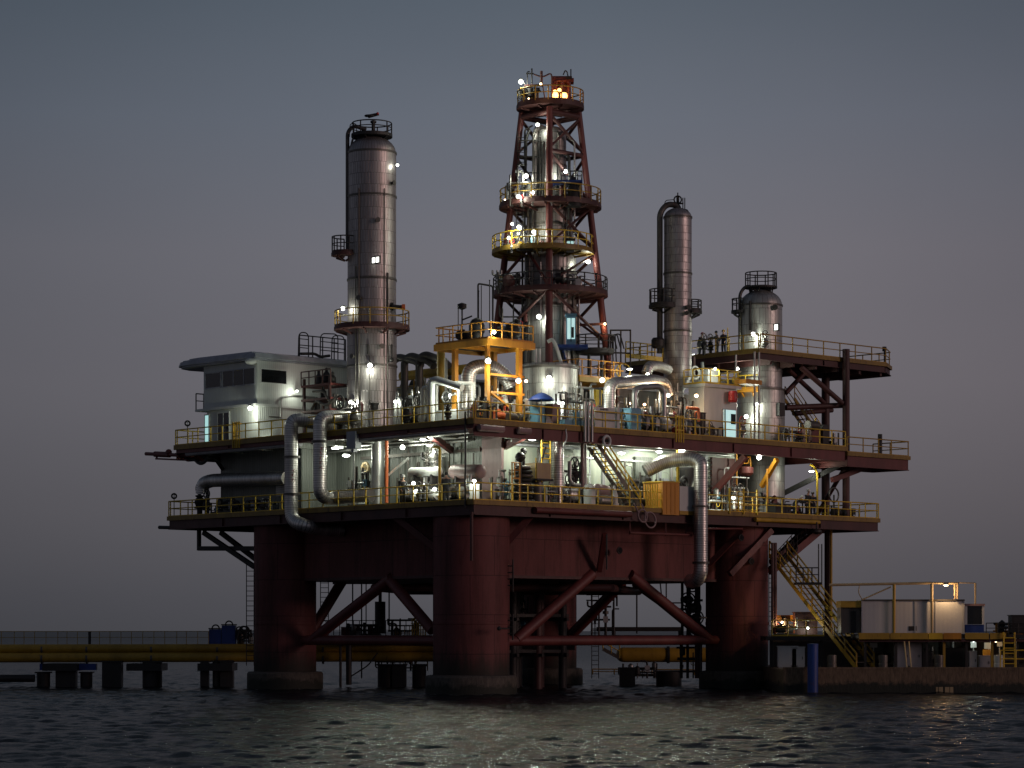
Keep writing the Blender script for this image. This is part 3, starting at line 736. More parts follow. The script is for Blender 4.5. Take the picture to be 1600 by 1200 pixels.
t = thing('guard_railing', 'small dark balcony railing on the left side of the white house', 'railing', P(30.4, 1.8, 19.16), 'guard railings along the decks')
rails_on(t, [P(30.65, 6, 19.16), P(30.65, 1.75, 19.16)], mat='dark', step=.7, kick=0)
# pipe arches on the roof of the house
for i, (px0, px1, yt) in enumerate(((466, 482, 519), (500, 528, 521), (518, 538, 524))):
    a_ = 24.6+.3*i
    t = thing('roof_ladder_hoop', ('tall arched hoop rail at the left on the house roof', 'wide arched hoop rail in the middle of the house roof', 'arched hoop rail nearest the tall left tower')[i], 'hoop rail', fa(px0, a_, 22.6), 'hoop rails on the house roof')
    for q in (0, .45):
        MB().path([fa(px0, a_+q, 22.6), pa(px0+1, yt, a_+q), pa(px1, yt+1, a_+q), fa(px1, a_+q, 22.6)], .04, .4, 8).build('hoop', 'dark', t)
    for zz in (23.3, 23.9): MB().tube(fa(px0, a_, zz), fa(px1, a_, zz), .03, n=6).build('crossbar', 'dark', t)
railing('thin dark railing on the house roof behind the hoops', [fa(468, 24.4, 22.62), fa(540, 24.4, 22.62)], mat='dark', step=1.1, kick=0, h=1.5)
solo(MB().path([fa(470, 24.2, 22.62)+ZV*.2, fa(492, 24.2, 22.62)+ZV*.3, fa(500, 24.2, 22.62)+ZV*.1, fa(515, 24.2, 22.62)+ZV*.25], .1, .3, 8), 'pipe', 'dark', 'dark crooked pipe lying on the house roof', 'pipe')

# ================================================================== clad towers
def dome(r, z, k=7, sq=.75): return [(max(.02, r*math.cos(PI/2*i/k)), z+r*sq*math.sin(PI/2*i/k)) for i in range(k+1)]
def tower(label, c, prof, mat, bands=(), n=48):
    t = thing('process_tower', label, 'tower', c, 'clad process towers')
    MB().lathe([(r, z) for r, z in prof], V((c.x, c.y, 0)), n).build('shell', mat, t)
    for z, r in bands: MB().lathe([(r-.03, z), (r+.05, z+.02), (r+.05, z+.14), (r-.03, z+.16)], V((c.x, c.y, 0)), n, False).build('band', 'mid', t)
    return t
def ring_deck(t, c, z, r, rin, mat='reddark', rail='mustard', a0=0, a1=2*PI, h=1.05, step=1.2, th=.2, kick=.14, nm='ring_platform'):
    n = 40; full = a1-a0 > 6.2; pts = circ((c.x, c.y, z), r, n, a0, a1); inn = circ((c.x, c.y, z), rin, n, a0, a1)
    mb = MB(); D = ZV*th
    for i in range(n):
        mb.quad([inn[i], pts[i], pts[i+1], inn[i+1]]); mb.quad([inn[i+1]-D, pts[i+1]-D, pts[i]-D, inn[i]-D])
        mb.quad([pts[i]-D, pts[i+1]-D, pts[i+1], pts[i]])
    if not full: mb.quad([inn[0]-D, pts[0]-D, pts[0], inn[0]]); mb.quad([pts[n]-D, inn[n]-D, inn[n], pts[n]])
    d = mb.build(nm, mat, t)
    k = max(3, int((a1-a0)*r/1.6))
    for j in range(k):
        x = a0+(a1-a0)*(j+.5)/k; u = V((math.cos(x), math.sin(x), 0))
        MB().bar(V((c.x, c.y, z-th-.3))+u*rin, V((c.x, c.y, z-th-.06))+u*(r-.15), .08, .12).build('bracket', mat, d)
    rails_on(t, [V((c.x, c.y, 0))+(p-V((c.x, c.y, z)))*((r-.06)/r)+ZV*z for p in (circ((c.x, c.y, z), r, 28, a0, a1))], h=h, step=step, mat=rail, kick=kick, kmat=mat)
    return d
# -- tall left tower
c1 = P(a_of(581, 5), 5, FU); S1 = F/c1.y; z1 = lambda y: zat(y, c1.y)
T1 = tower('tallest left tower, grey clad, with domed top, one ring platform and a red nozzle', c1,
    [(1.64, FU), (1.64, z1(512)), (1.6, z1(511)), (1.6, z1(245))]+dome(1.6, z1(240), 8, .72), 'towerclad', [(z1(242), 1.6), (z1(310), 1.6), (z1(440), 1.6), (z1(575), 1.64)])
ring_deck(T1, c1, z1(512), 2.5, 1.6, step=1.3)
ring_deck(T1, V((c1.x-1.72, c1.y-.4, 0)), z1(397), .93, .05, a0=PI*.55, a1=PI*2.02, nm='side_platform', step=.6, rail='dark')
ring_deck(T1, V((c1.x, c1.y, 0)), z1(210), 1.36, .5, rail='dark', mat='dark', nm='top_platform', step=.9, h=.72, kick=0)
MB().lathe([(.3, z1(216)), (.3, z1(205)), (.12, z1(204)), (.12, z1(193)), (.2, z1(192)), (.2, z1(189)), (.04, z1(188))], V((c1.x+.1, c1.y, 0)), 14).build('top_nozzle', 'dark', T1)
MB().tube(at(575, 182, c1.y), at(592, 178, c1.y), .13, .1).torus(at(577, 181, c1.y), .28, .05, ZV).build('top_valve', 'dark', T1)
MB().sphere(at(590, 177.5, c1.y-.1), .1, 10).build('hand_wheel', 'redplastic', T1)
MB().path([at(543, 392, c1.y-.3), at(543, 206, c1.y-.3), at(553, 196, c1.y-.2), at(572, 203, c1.y)], .13, 1.0, 12).build('side_pipe', 'mid', T1)
MB().path([at(549, 380, c1.y-.5), at(549, 222, c1.y-.5), at(556, 208, c1.y-.4)], .07, .5, 8).build('side_pipe', 'mid', T1)
MB().path([at(546, 214, c1.y-.6), at(547, 193, c1.y-.6), at(557, 193, c1.y-.6), at(557, 214, c1.y-.6)], .03, .3, 8).build('hoop', 'dark', T1)
MB().tube(at(610, 479, c1.y-.9), at(628, 480, c1.y-.9), .14, n=12).tube(at(612, 479, c1.y-.9), at(615, 479, c1.y-.9), .27, n=12).build('side_nozzle', 'dark', T1)
MB().tube(at(628, 480, c1.y-.9), at(633, 480, c1.y-.9), .2, n=12).build('nozzle_cap', 'orangered', T1)
MB().lathe([(.28, 0), (.28, .3), (.34, .32), (.34, .42), (.02, .46)], at(584, 640, c1.y-2.0), 14).build('manway', 'dark', T1)
window(T1, 'b', 5-1.62, 0, 582, 593, z1(421), z1(411), mat='litwhite', mull=1, frame='dark')
MB().tube(at(575, 553, c1.y-1.7), at(575, 538, c1.y-1.7), .09).build('conduit', 'dark', T1)
MB().tube(at(612, 558, c1.y-1.2), at(612, 538, c1.y-1.2), .06).sphere(at(612, 562, c1.y-1.3), .16).build('conduit', 'dark', T1)
for k, (ang, zt_) in enumerate(((-1.0, 300), (-.85, 430), (-2.2, 420), (-2.05, 300), (-1.6, 560))):
    u_ = V((math.cos(ang), math.sin(ang), 0))*1.68; MB().tube(V((c1.x, c1.y, FU+.1))+u_, V((c1.x, c1.y, z1(zt_)))+u_, .035+.015*(k % 2), n=8).build('conduit', 'mid', T1)
for k, (ang, y) in enumerate(((-1.3, 350), (-.6, 290), (-2.0, 470), (-1.15, 545), (-2.3, 560))):
    u_ = V((math.cos(ang), math.sin(ang), 0)); c_ = V((c1.x, c1.y, z1(y))); MB().tube(c_+u_*1.55, c_+u_*1.85, .1, n=10).tube(c_+u_*1.83, c_+u_*1.88, .17, n=12).build('nozzle', 'mid', T1)
# -- slim right tower
c3 = P(6, b_of(1059, 6), FU); z3 = lambda y: zat(y, c3.y)
T3 = tower('slim tall tower right of the derrick with banded grey cladding and side pipe', c3,
    [(.42, FU), (.42, z3(612)), (.9, z3(592)), (.95, z3(588)), (.95, z3(345))]+dome(.95, z3(340), 7, .7), 'slimclad', [(z3(342), .95), (z3(430), .95), (z3(520), .95)])
MB().path([at(1031, 552, c3.y-.2), at(1031, 332, c3.y-.2), at(1043, 318, c3.y-.1), at(1060, 322, c3.y), at(1060, 333, c3.y)], .2, 1.0, 14).build('overhead_pipe', 'mid', T3)
ring_deck(T3, V((c3.x-1.0, c3.y-.3, 0)), z3(478), 1.0, .05, mat='dark', rail='dark', nm='side_platform', step=.6, a0=PI*.6, a1=PI*1.9)
ring_deck(T3, V((c3.x+.9, c3.y-.1, 0)), z3(486), .75, .05, mat='dark', rail='dark', nm='side_platform', step=.5, a0=-PI*.5, a1=PI*.5, h=.7)
MB().tube(at(1074, 480, c3.y-.9), at(1076, 480, c3.y-1.1), .16).tube(at(1073, 489, c3.y-.9), at(1073, 489, c3.y-1.15), .15).build('manway', 'dark', T3)
MB().tube(at(1059, 332, c3.y), at(1059, 306, c3.y), .1).tube(at(1052, 318, c3.y), at(1068, 318, c3.y), .06).torus(at(1059, 312, c3.y-.1), .25, .05).tube(at(1059, 306, c3.y), at(1059, 301, c3.y), .04).build('top_valve', 'dark', T3)
for px in (1067, 1070): MB().tube(at(px, 338, c3.y-.3), at(px, 309, c3.y-.3), .035, n=6).build('top_post', 'dark', T3)
MB().path([at(1038, 320, c3.y-.4), at(1040, 313, c3.y-.4), at(1053, 312, c3.y-.4)], .03, .2, 6).build('top_post', 'dark', T3)
MB().sphere(at(1071, 332, c3.y-.3), .24).build('vent_cap', 'dark', T3)
MB().lathe([(.35, -.35), (.45, -.2), (.45, .2), (.35, .35)], at(1028, 536, c3.y-.6), 14).build('side_drum', 'dark', T3)
# -- short tank tower
c4 = P(6, 32.7, FU); z4 = lambda y: zat(y, c4.y)
T4 = tower('short stout tank tower at right standing through the third deck', c4,
    [(1.68, FL+.01), (1.68, z4(612)), (1.5, z4(609)), (1.5, z4(482))]+dome(1.5, z4(478), 8, .75), 'baseclad', [(z4(480), 1.5), (z4(612), 1.7)])
ring_deck(T4, c4, z4(448), 1.15, .3, mat='dark', rail='dark', nm='top_platform', step=.7, h=.95, kick=0, th=.12)
for x in range(6):
    u = V((math.cos(x*PI/3+.3), math.sin(x*PI/3+.3), 0)); MB().tube(V((c4.x, c4.y, z4(462)))+u*.8, V((c4.x, c4.y, z4(450)))+u*.9, .05, n=6).build('support_leg', 'dark', T4)
MB().path([at(1156, 548, c4.y-.4), at(1156, 458, c4.y-.4), at(1166, 446, c4.y-.3), at(1180, 450, c4.y), at(1186, 458, c4.y)], .12, .7, 12).build('overhead_pipe', 'mid', T4)
ring_deck(T4, V((c4.x-1.5, c4.y-.3, 0)), z4(486), .62, .05, mat='dark', rail='dark', nm='side_platform', step=.5, a0=PI*.6, a1=PI*1.6, h=.8, kick=0)
MB().tube(at(1211, 480, c4.y-1.2), at(1211, 480, c4.y-1.5), .2).build('manway', 'dark', T4)
MB().tube(at(1172, 516, c4.y-1.4), at(1172, 470, c4.y-1.5), .08).build('conduit', 'dark', T4)
window(T4, 'b', 32.7-1.42, 0, 1210.5, 1216, z4(524), z4(514), mat='litwhite', mull=0, frame='dark')
MB().span(4.1, 4.4, 32.5, 33.1, z4(652), z4(632)).build('hatch', 'dark', T4)
# narrow walkway collar on the tank base
ring_deck(T4, c4, z4(611), 2.05, 1.66, mat='orange', rail='yellow', nm='walkway_collar', step=1.0, a0=PI*1.0, a1=PI*1.45, h=.95)

# ================================================================== derrick
DA, DB = 9.0, 15.0
cd = P(DA, DB, 0); zd = lambda y: zat(y, cd.y)
ZT, ZB = zd(176), 21.2
def hh(z): return 1.36+.0818*(zd(180)-z)
def leg(sa, sb_, z): h = hh(z); return P(DA+sa*h, DB+sb_*h, z)
Dk = thing('derrick', 'four legged oxide red derrick with ring platforms rising above the middle of the rig', 'derrick', P(DA, DB, FU))
LEGS = {'near': (-1, -1), 'left': (1, -1), 'right': (-1, 1), 'far': (1, 1)}
for k, (x, y) in LEGS.items():
    zb = ZB if k == 'near' else FU
    MB().tube(leg(x, y, zb), leg(x, y, ZT), .25, .2, 14).build('leg', 'redsteel', Dk)
def dbrace(k1, z_1, k2, z_2, r=.13): MB().tube(leg(*LEGS[k1], z_1), leg(*LEGS[k2], z_2), r*.85, n=10).build('brace', 'reddark', Dk)
zs = [zd(y) for y in (182, 244, 322, 395, 458, 540)]
for s1, s2 in (('near', 'right'), ('left', 'far'), ('right', 'far'), ('near', 'left')):
    for i in range(5):
        hi, lo = zs[i], zs[i+1]
        if s1 == 'near' and s2 == 'left' and i in (0, 1, 2): continue
        if i in (0, 2) or s1 == 'right': dbrace(s1, hi-.2, s2, lo+.2); dbrace(s2, hi-.2, s1, lo+.2, .1)
        elif i == 3 and s2 == 'left': m = leg(1, -1, hi).lerp(leg(-1, -1, hi), .5); MB().tube(m, leg(1, -1, lo+1), .11, n=8).tube(m, leg(-1, -1, lo), .11, n=8).build('brace', 'redsteel', Dk)
        else: dbrace(s2, hi-.1, s1, lo+.3, .1) if i == 3 else dbrace(s1, hi-.1, s2, lo+.3, .12)
        if i == 0: dbrace(s1, lo, s2, lo, .16)
for k1, k2 in (('near', 'right'), ('near', 'left'), ('left', 'far'), ('right', 'far')): dbrace(k1, ZT-.3, k2, ZT-.3, .22)
cT = V((cd.x, cd.y, 0))
ring_deck(Dk, cT, zd(166), 2.26, .1, rail='mustard', nm='crown_platform', step=.95, h=.95, th=.24, mat='reddark')
ring_deck(Dk, cT, zd(322), 3.42, 1.12, rail='mustard', nm='ring_platform', step=1.1, th=.22, mat='reddark', h=1.0)
ring_deck(Dk, cT, zd(459), 3.85, 1.8, rail='dark', nm='ring_platform', step=1.2, th=.22, mat='reddark', h=1.0)
ring_deck(Dk, V((cd.x-.5, cd.y-.3, 0)), zd(395), 3.4, 1.5, rail='yellow', nm='yellow_platform', step=1.0, th=.18, mat='edgeyellow', a0=PI*.72, a1=PI*2.02, h=1.0)
# crown machinery
Y = cd.y-1.0
MB().path([at(824, 158, Y), at(824, 112, Y), at(828, 112, Y)], .04, .1, 6).tube(at(831, 136, Y), at(831, 107, Y), .05, n=6).bar(at(822, 115, Y), at(834, 115, Y), .08).build('mast', 'dark', Dk)
MB().bar(at(820, 134, Y), at(846, 133, Y), .18, .12).path([at(834, 116, Y), at(848, 121, Y), at(862, 113, Y), at(862, 150, Y)], .05, .3, 6).tube(at(846, 135, Y), at(846, 111, Y), .09, n=8).tube(at(846, 122, Y), at(852, 158, Y), .04, n=6).build('crown_frame', 'reddark', Dk)
MB().lathe([(.12, 0), (.12, .8), (.3, .85), (.2, .98), (.02, 1.05)], at(839, 163, Y), 12).build('capped_vent', 'black', Dk)
Yb = cd.y-.4
mb = MB()
for px in (868, 878, 889): mb.bar(at(px-2, 163, Yb), at(px+1, 128, Yb), .16, .14)
mb.path([at(864, 163, Yb), at(863, 134, Yb), at(868, 126, Yb), at(883, 126, Yb), at(890, 120, Yb)], .09, .3, 8)
mb.box(at(880, 127, Yb+.4), (1.4, .9, .25), (XV, YV, ZV)); mb.box(at(877, 140, Yb+1.0), (1.3, .1, 1.8), (XV, YV, ZV)); mb.build('crown_block', 'redsteel', Dk)
MB().path([at(888, 122, Yb), at(886, 112, Yb), at(883, 110, Yb), at(880, 117, Yb)], .04, .2, 6).tube(at(892, 122, Yb), at(892, 108, Yb), .04, n=6).box(at(889, 122, Yb), (.4, .3, .2), (XV, YV, ZV)).build('hook_arm', 'dark', Dk)
# inner column and the fat tank under the near leg
Ti = tower('grey clad column standing inside the derrick', P(DA, DB, FU), [(1.95, FU), (1.95, zd(482)), (1.75, zd(478)), (1.72, zd(402)), (1.5, zd(398)), (1.5, zd(330)), (1.1, zd(322)), (1.06, zd(212))]+dome(1.06, zd(210), 6, .5), 'darkclad', [(zd(300), 1.07), (zd(262), 1.07), (zd(430), 1.74), (zd(355), 1.51)])
MB().path([at(836, 322, cd.y-1.1), at(836, 206, cd.y-.9), at(843, 196, cd.y-.5), at(853, 204, cd.y)], .18, .6, 12).build('riser_pipe', 'darkclad', Ti)
MB().path([at(843, 322, cd.y-1.3), at(843, 214, cd.y-1.1)], .08, n=8).build('riser_pipe', 'dark', Ti)
MB().path([at(820, 300, cd.y-.8), at(822, 215, cd.y-.8), at(828, 203, cd.y-.7)], .1, .4, 10).build('riser_pipe', 'dark', Ti)
ladder('caged ladder inside the upper derrick left of its column', at(815, 300, cd.y-.5), zd(205)-zd(300), XV, 'dark', .5, cage=True)
for px in (880, 886): MB().tube(at(px, 585, cd.y-2.2), at(px, 330, cd.y-1.9), .035, n=6).build('conduit', 'dark', Ti)
for k, (ang, rr_, y0, y1) in enumerate(((-2.3, .07, 395, 215), (-2.0, .1, 322, 230), (-1.75, .05, 395, 240), (-1.1, .07, 322, 215), (-.8, .1, 395, 250), (-.5, .06, 395, 225), (-2.6, .1, 460, 330), (-2.85, .06, 395, 205))):
    rad = (1.2 if y0 <= 322 else 1.72)+.05*(k % 3); u_ = V((math.cos(ang), math.sin(ang), 0))*rad
    MB().path([cT+u_+ZV*(zd(y0)), cT+u_+ZV*zd(y1), cT+u_*.7+ZV*(zd(y1)+.3)], rr_, .2, 8).build('riser_pipe', ('mid', 'dark', 'galv')[k % 3], Ti)
for k, (ang, rr_) in enumerate(((-2.7, .07), (-2.35, .1), (-1.9, .05), (-1.2, .08), (-.75, .1), (-.4, .06))):
    u_ = V((math.cos(ang), math.sin(ang), 0))*2.05
    MB().tube(cT+u_+ZV*(FU+4), cT+u_+ZV*zd(400+8*k), rr_, n=8).build('riser_pipe', ('dark', 'mid', 'galv')[k % 3], Ti)
for k, y in enumerate((225, 250, 275, 300)): MB().bar(cT+V((-2.1, -1.2, zd(y)-0)), cT+V((-.6, -1.2, zd(y))), .08).build('pipe_support', 'dark', Ti)
ladder('caged ladder on the lower derrick column', at(828, 455, cd.y-2.05), zd(400)-zd(455), XV, 'dark', .5, cage=True)
ladder('long plain ladder on the left leg side of the derrick', at(812, 395, cd.y-1.6), zd(325)-zd(395), XV, 'dark', .45)
cb_ = P(DA-hh(21.2), DB-hh(21.2), FU)
Tb = thing('storage_tank', 'broad clad tank on the upper deck carrying the near leg of the derrick', 'tank', cb_)
MB().lathe([(1.92, FU), (1.92, 21.0)]+[(1.85, 21.12), (.02, 21.2)], V((cb_.x, cb_.y, 0)), 48).build('shell', 'baseclad', Tb)
MB().lathe([(1.9, 20.8), (2.0, 20.82), (2.0, 20.95), (1.9, 20.97)], V((cb_.x, cb_.y, 0)), 48, False).build('band', 'mid', Tb)
MB().path([at(856, 534, cb_.y-.75), at(863, 530, cb_.y-.85), at(869, 541, cb_.y-1), at(880, 577, cb_.y-1.3)], .12, .4, 10).build('bent_pipe', 'white', Tb)
for px in (837, 843): MB().path([at(px, 586, cb_.y-1), at(px, 545, cb_.y-1)], .11, n=10).build('bent_pipe', 'white', Tb)
# booths and odd things on the derrick platforms
def booth(label, p, sz, mat, lit, roofmat='dark'):
    t = thing('booth', label, 'booth', p, 'lit booths on the derrick'); a, b, h = sz; ax = (XV, YV, ZV)
    MB().box(p+ZV*h/2, (a, b, h), ax).build('walls', mat, t)
    MB().box(p+V((0, -b/2-.015, h*.55)), (a*.82, .03, h*.7), ax).build('lit_window', lit, t)
    MB().box(p+V((0, -b/2-.035, h*.5)), (.05, .03, h*.8), ax).box(p+V((a*.18, -b/2-.04, h*.42)), (a*.26, .02, h*.36), ax).build('window_bar', 'dark', t)
    MB().box(p+ZV*(h+.05), (a*1.25, b*1.3, .1), ax).build('roof', roofmat, t); return t
b1 = booth('cyan lit booth low on the right side of the derrick above a blue ledge', at(892, 540, cd.y-2.5), (.62, .8, 1.95), 'lightblue', 'litcyan', 'lightblue')
b2 = booth('small lit booth under a dark hood on the yellow derrick platform', at(891, 394, cd.y-2.1), (.5, .5, .75), 'greypaint', 'litcyan')
solo(MB().box(at(893, 543, cd.y-2.6), (2.1, 1.9, .2), (XV, YV, ZV)).bar(at(880, 548, cd.y-2.2), at(884, 566, cd.y-1.8), .12), 'ledge', 'blue', 'blue ledge under the cyan lit booth on the derrick', 'ledge')
t = thing('canopy', 'blue topped open canopy platform on the right side of the upper derrick', 'platform', at(886, 292, cd.y-1.9))
MB().box(at(886, 286, cd.y-1.9), (2.0, 1.5, .16), (XV, YV, ZV)).build('blue_deck', 'blue', t)
rails_on(t, [at(877, 284, cd.y-2.6), at(909, 284, cd.y-2.6), at(909, 284, cd.y-1.2)], mat='dark', h=.7, step=.6, kick=0)
MB().box(at(896, 283, cd.y-2), (.35, .35, .5), (XV, YV, ZV)).build('box', 'dark', t)
solo(MB().lathe([(.5, 0), (.55, .3), (.4, .9), (.25, 1.4), (.1, 1.6), (.02, 1.65)], at(896, 323, cd.y-2.4), 14), 'covered_winch', 'black', 'dark covered winch on the upper red ring of the derrick', 'winch')
solo(MB().sphere(at(795, 440, cd.y-2.4), .42, 14, 1.15).box(at(795, 450, cd.y-2.4), (.5, .5, .5), (XV, YV, ZV)), 'winch_drum', 'reddark', 'rounded red winch drum at left on the lower derrick ring', 'winch')
solo(MB().tube(at(868, 434, cd.y-3), at(876, 434, cd.y-3), .32, n=14).sphere(at(879, 439, cd.y-3.1), .2).bar(at(871, 436, cd.y-3), at(871, 452, cd.y-3), .12), 'valve_motor', 'dark', 'dark motor with round casing on the lower derrick ring beside the near leg', 'motor')
for i, (px, py, s) in enumerate(((820, 390, .5), (846, 391, .45), (800, 392, .55), (862, 318, .4), (832, 318, .5), (815, 319, .45))):
    labels = ('ribbed yellow motor on the yellow derrick platform', 'grey valve beside the lit wall on the yellow derrick platform', 'stubby valve at the left end of the yellow derrick platform',
              'valve next to the near leg on the upper derrick ring', 'valve in the lamp light on the upper derrick ring', 'leftmost valve on the upper derrick ring')
    if i == 0: pump(labels[0], at(px, py+2, cd.y-3), XV, .55, 'mustard', 'yellow')
    else: valve(labels[i], at(px, py+3, cd.y-2.9), 'galv', s*1.3)
mb = MB().path([at(747, 545, cd.y-2), at(747, 443, cd.y-2), at(770, 447, cd.y-2), at(770, 530, cd.y-2)], .06, .15, 8).tube(at(752, 446, cd.y-2), at(752, 540, cd.y-2), .03, n=6)
solo(mb, 'pipe_gantry', 'dark', 'tall dark pipe frame standing left of the derrick', 'pipe frame')
t = thing('service_platform', 'dark round service platform low on the right leg of the derrick', 'platform', at(930, 552, cd.y-1))
MB().lathe([(.1, -.35), (1.25, -.3), (1.3, 0), (.1, .02)], at(930, 546, cd.y-1), 24).build('deck', 'dark', t)
rails_on(t, circ(at(930, 546, cd.y-1), 1.2, 20), mat='dark', step=.8, h=.9, kick=0)
for px in (920, 940): MB().tube(at(px, 548, cd.y-1), at(px, 600, cd.y-1), .1, n=8).build('leg', 'dark', t)
mb = MB()
for p, q in (((954, 600), (954, 515)), ((985, 600), (985, 515)), ((954, 516), (986, 516)), ((970, 600), (970, 516)), ((954, 551), (986, 552))): mb.tube(at(*p, 172), at(*q, 172), .055, n=6)
solo(mb, 'pipe_gantry', 'dark', 'dark open rectangular frame right of the derrick foot', 'pipe frame')
for i, px in enumerate((952, 958, 963)):
    mb = MB().path([at(px, 565, 170), at(px-2, 526-i*2, 170), at(px+6, 522, 170), at(px+12, 545, 170)], .045, .4, 8)
    solo(mb, 'hose', 'black', ('black looped hose nearest the right derrick leg', 'black looped hose between two others by the derrick foot', 'black looped hose nearest the open frame right of the derrick')[i], 'hose', 'looped hoses by the derrick')
solo(MB().bar(at(905, 508, cd.y-.4), at(943, 506, cd.y-.4), .16), 'boom', 'reddark', 'red arm reaching out right from the lower derrick leg', 'arm')
solo(MB().bar(at(806, 382, cd.y-3.4), at(818, 355, cd.y-3.4), .1), 'light_pole', 'white', 'white slanting lamp pole on the yellow derrick platform', 'pole')

# ================================================================== yellow raised frame in the middle
fy = [(1.2+.0, 1.3), (9.0, 1.3), (9.0, 5.6), (1.2, 5.6)]
fr = thing('raised_platform', 'orange yellow raised equipment platform on four posts left of the derrick', 'platform', P(4, 4, FU))
na = 1.9; nb = b_of(762, na); zf = zat(530, P(na, nb, 0).y)
la = a_of(681, nb); rb = b_of(833, na)
MB().span(na, la, nb, rb, zf-.12, zf).build('deck', 'deckplate', fr)
for (a0, a1, b0, b1) in ((na-.1, la+.1, nb-.1, nb), (na-.1, na, nb+.002, rb+.1), (la, la+.1, nb+.002, rb+.1), (na, la, rb, rb+.1), ((na+la)/2, (na+la)/2+.2, nb+.002, rb)):
    MB().span(a0, a1, b0, b1, zf-.36, zf+.05).build('edge_beam', 'orange', fr)
for (a, b, sec) in ((na+.3, nb+.25, .24), (a_of(711, nb+.25), nb+.25, .3), (na+.3, b_of(811, na+.3), .3), (a_of(711, nb+.25), rb-.3, .3)):
    MB().span(a-sec/2, a+sec/2, b-sec/2, b+sec/2, FU+.002, zf-.13).build('post', 'orange', fr)
for q in (FU+2.0, FU+3.1): MB().bar(P(na+.3, nb+.5, q), P(na+.3, rb-.5, q), .14).build('crossbar', 'orange', fr)
MB().bar(P(na+.3, nb+.5, FU+2), P(na+.3, nb+2, FU+1.2), .12).build('crossbar', 'orange', fr)
rails_on(fr, [P(la, rb, zf+.05), P(la, nb, zf+.05), P(na, nb, zf+.05), P(na, rb, zf+.05)], mat='orange', step=.9, h=1.05)
for i, (px, py, bb, kind) in enumerate(((730, 527, 2.6, 0), (745, 530, 2.2, 1), (789, 524, 4.6, 0), (800, 520, 5.2, 1), (808, 520, 5.8, 2))):
    p = pb(px, py, nb+bb-1.4); p.z = zf+.06
    lab = ('dark pump with round head at left on the raised yellow platform', 'black reel on the raised yellow platform near its corner', 'dark pump on the right half of the raised yellow platform', 'black domed machine at right on the raised yellow platform', 'dark standpipe at the right end of the raised yellow platform')[i]
    if kind == 0: pump(lab, p, BV, .8, 'dark', 'dark')
    elif kind == 1: solo(MB().lathe([(.4, 0), (.42, .5), (.5, .6), (.5, 1.0), (.35, 1.35), (.05, 1.5)], p, 16), 'machine', 'black', lab, 'machine')
    else: solo(MB().lathe([(.1, 0), (.1, 1.4), (.2, 1.45), (.2, 1.7), (.03, 1.75)], p, 10), 'standpipe', 'dark', lab, 'standpipe')
solo(MB().lathe([(.05, 0), (.05, 1.6), (.28, 1.7), (.3, 1.95), (.05, 2.05)], pb(722, 524, nb+1.2), 12).tube(pb(722, 500, nb+1.2), pb(737, 494, nb+1.2), .05), 'standpipe', 'dark', 'dark standpipe with bulky head at left on the raised yellow platform', 'standpipe')
for i, (px, y0, y1) in enumerate(((716, 527, 482), (748, 520, 455), (765, 520, 438))):
    solo(MB().tube(pb(px, y0, nb+2), pb(px, y1, nb+2), .03, n=6).sphere(pb(px, y1, nb+2), .05, 8), 'antenna', 'dark', ('thin short antenna at left on the raised yellow platform', 'thin antenna at the middle of the raised yellow platform', 'thin tall antenna right of the middle of the raised yellow platform')[i], 'antenna', 'antennas on the raised platform')

# ================================================================== big clad pipes
def pipe(label, pts, r, mat='pipeclad', bend=.9, flanges=(), marks=(), n=20):
    t = thing('pipe', label, 'pipe', V(pts[-1]), 'clad pipes')
    MB().path(pts, r, bend, n, 9).build('insulated_run', mat, t)
    for p, d in flanges: MB().tube(V(p)-V(d)*.07, V(p)+V(d)*.07, r*1.22, n=n).build('flange', 'mid', t)
    for p, w_, h_ in marks:
        mb = MB(); p = V(p); rr = random.Random(int(p.z*100))
        for j in range(max(1, int(h_/.3))):       # faded red lettering, one sign above the other
            c = p+ZV*(h_/2-.15-.3*j)
            for s in range(3): mb.box(c+AV*(rr.uniform(-.4, .4)*w_)+ZV*(s*.07-.07), (w_*rr.uniform(.35, .95), .012, .03), (AV, BV, ZV))
            mb.box(c+AV*(rr.uniform(-.3, .3)*w_), (.03, .012, .2), (AV, BV, ZV))
        mb.build('red_lettering', 'redplastic', t)
    return t
b_ = -.62
pipe('fat clad pipe bending down past both deck edges at far left', [P(a_of(520, 2.2)-.5, 2.4, zat(662, 165)), fb(486, .4, zat(657, 165)), fb(455, b_, zat(652, 165)), fb(455, b_, zat(812, 165)), fb(478, b_+.1, zat(822, 165)), fb(500, .9, zat(826, 165)), fb(535, 2.4, zat(828, 167))], .44, bend=1.15,
     flanges=[(pb(456, 714, b_), ZV), (pb(456, 772, b_), ZV)], marks=[(pb(458, 745, b_-.45), .3, 1.1)])
pipe('fat clad S shaped pipe right beside the far left pipe, ending on the lower deck', [P(a_of(560, 2.0), 2.2, zat(652, 163)), fb(520, .3, zat(648, 163)), fb(500, b_, zat(652, 163)), fb(500, b_, zat(775, 163)), fb(520, .7, zat(776, 163)), fb(580, 1.2, zat(773, 163))], .44, bend=1.25,
     flanges=[(pb(500, 690, b_), ZV)], marks=[(pb(502, 718, b_-.45), .34, 1.7)])
pipe('long dark horizontal pipe across the left wall above the lower deck', [fb(448, 1.6, zat(747, 170)), fb(330, 1.6, zat(752, 177)), fb(317, 1.6, zat(756, 177)), fb(316, 1.6, zat(772, 177))], .46, 'pipeclad', 1.0, marks=())
pipe('bright clad goose neck pipe curving over beside the orange post', [V((at(732, 0, 160.5).x, 160.5, FU+.05)), at(732, 574, 160.5), at(768, 572, 161), at(790, 588, 161.2), at(799, 606, 161.2)], .46, bend=1.35, flanges=[(at(732, 640, 160.5), ZV)])
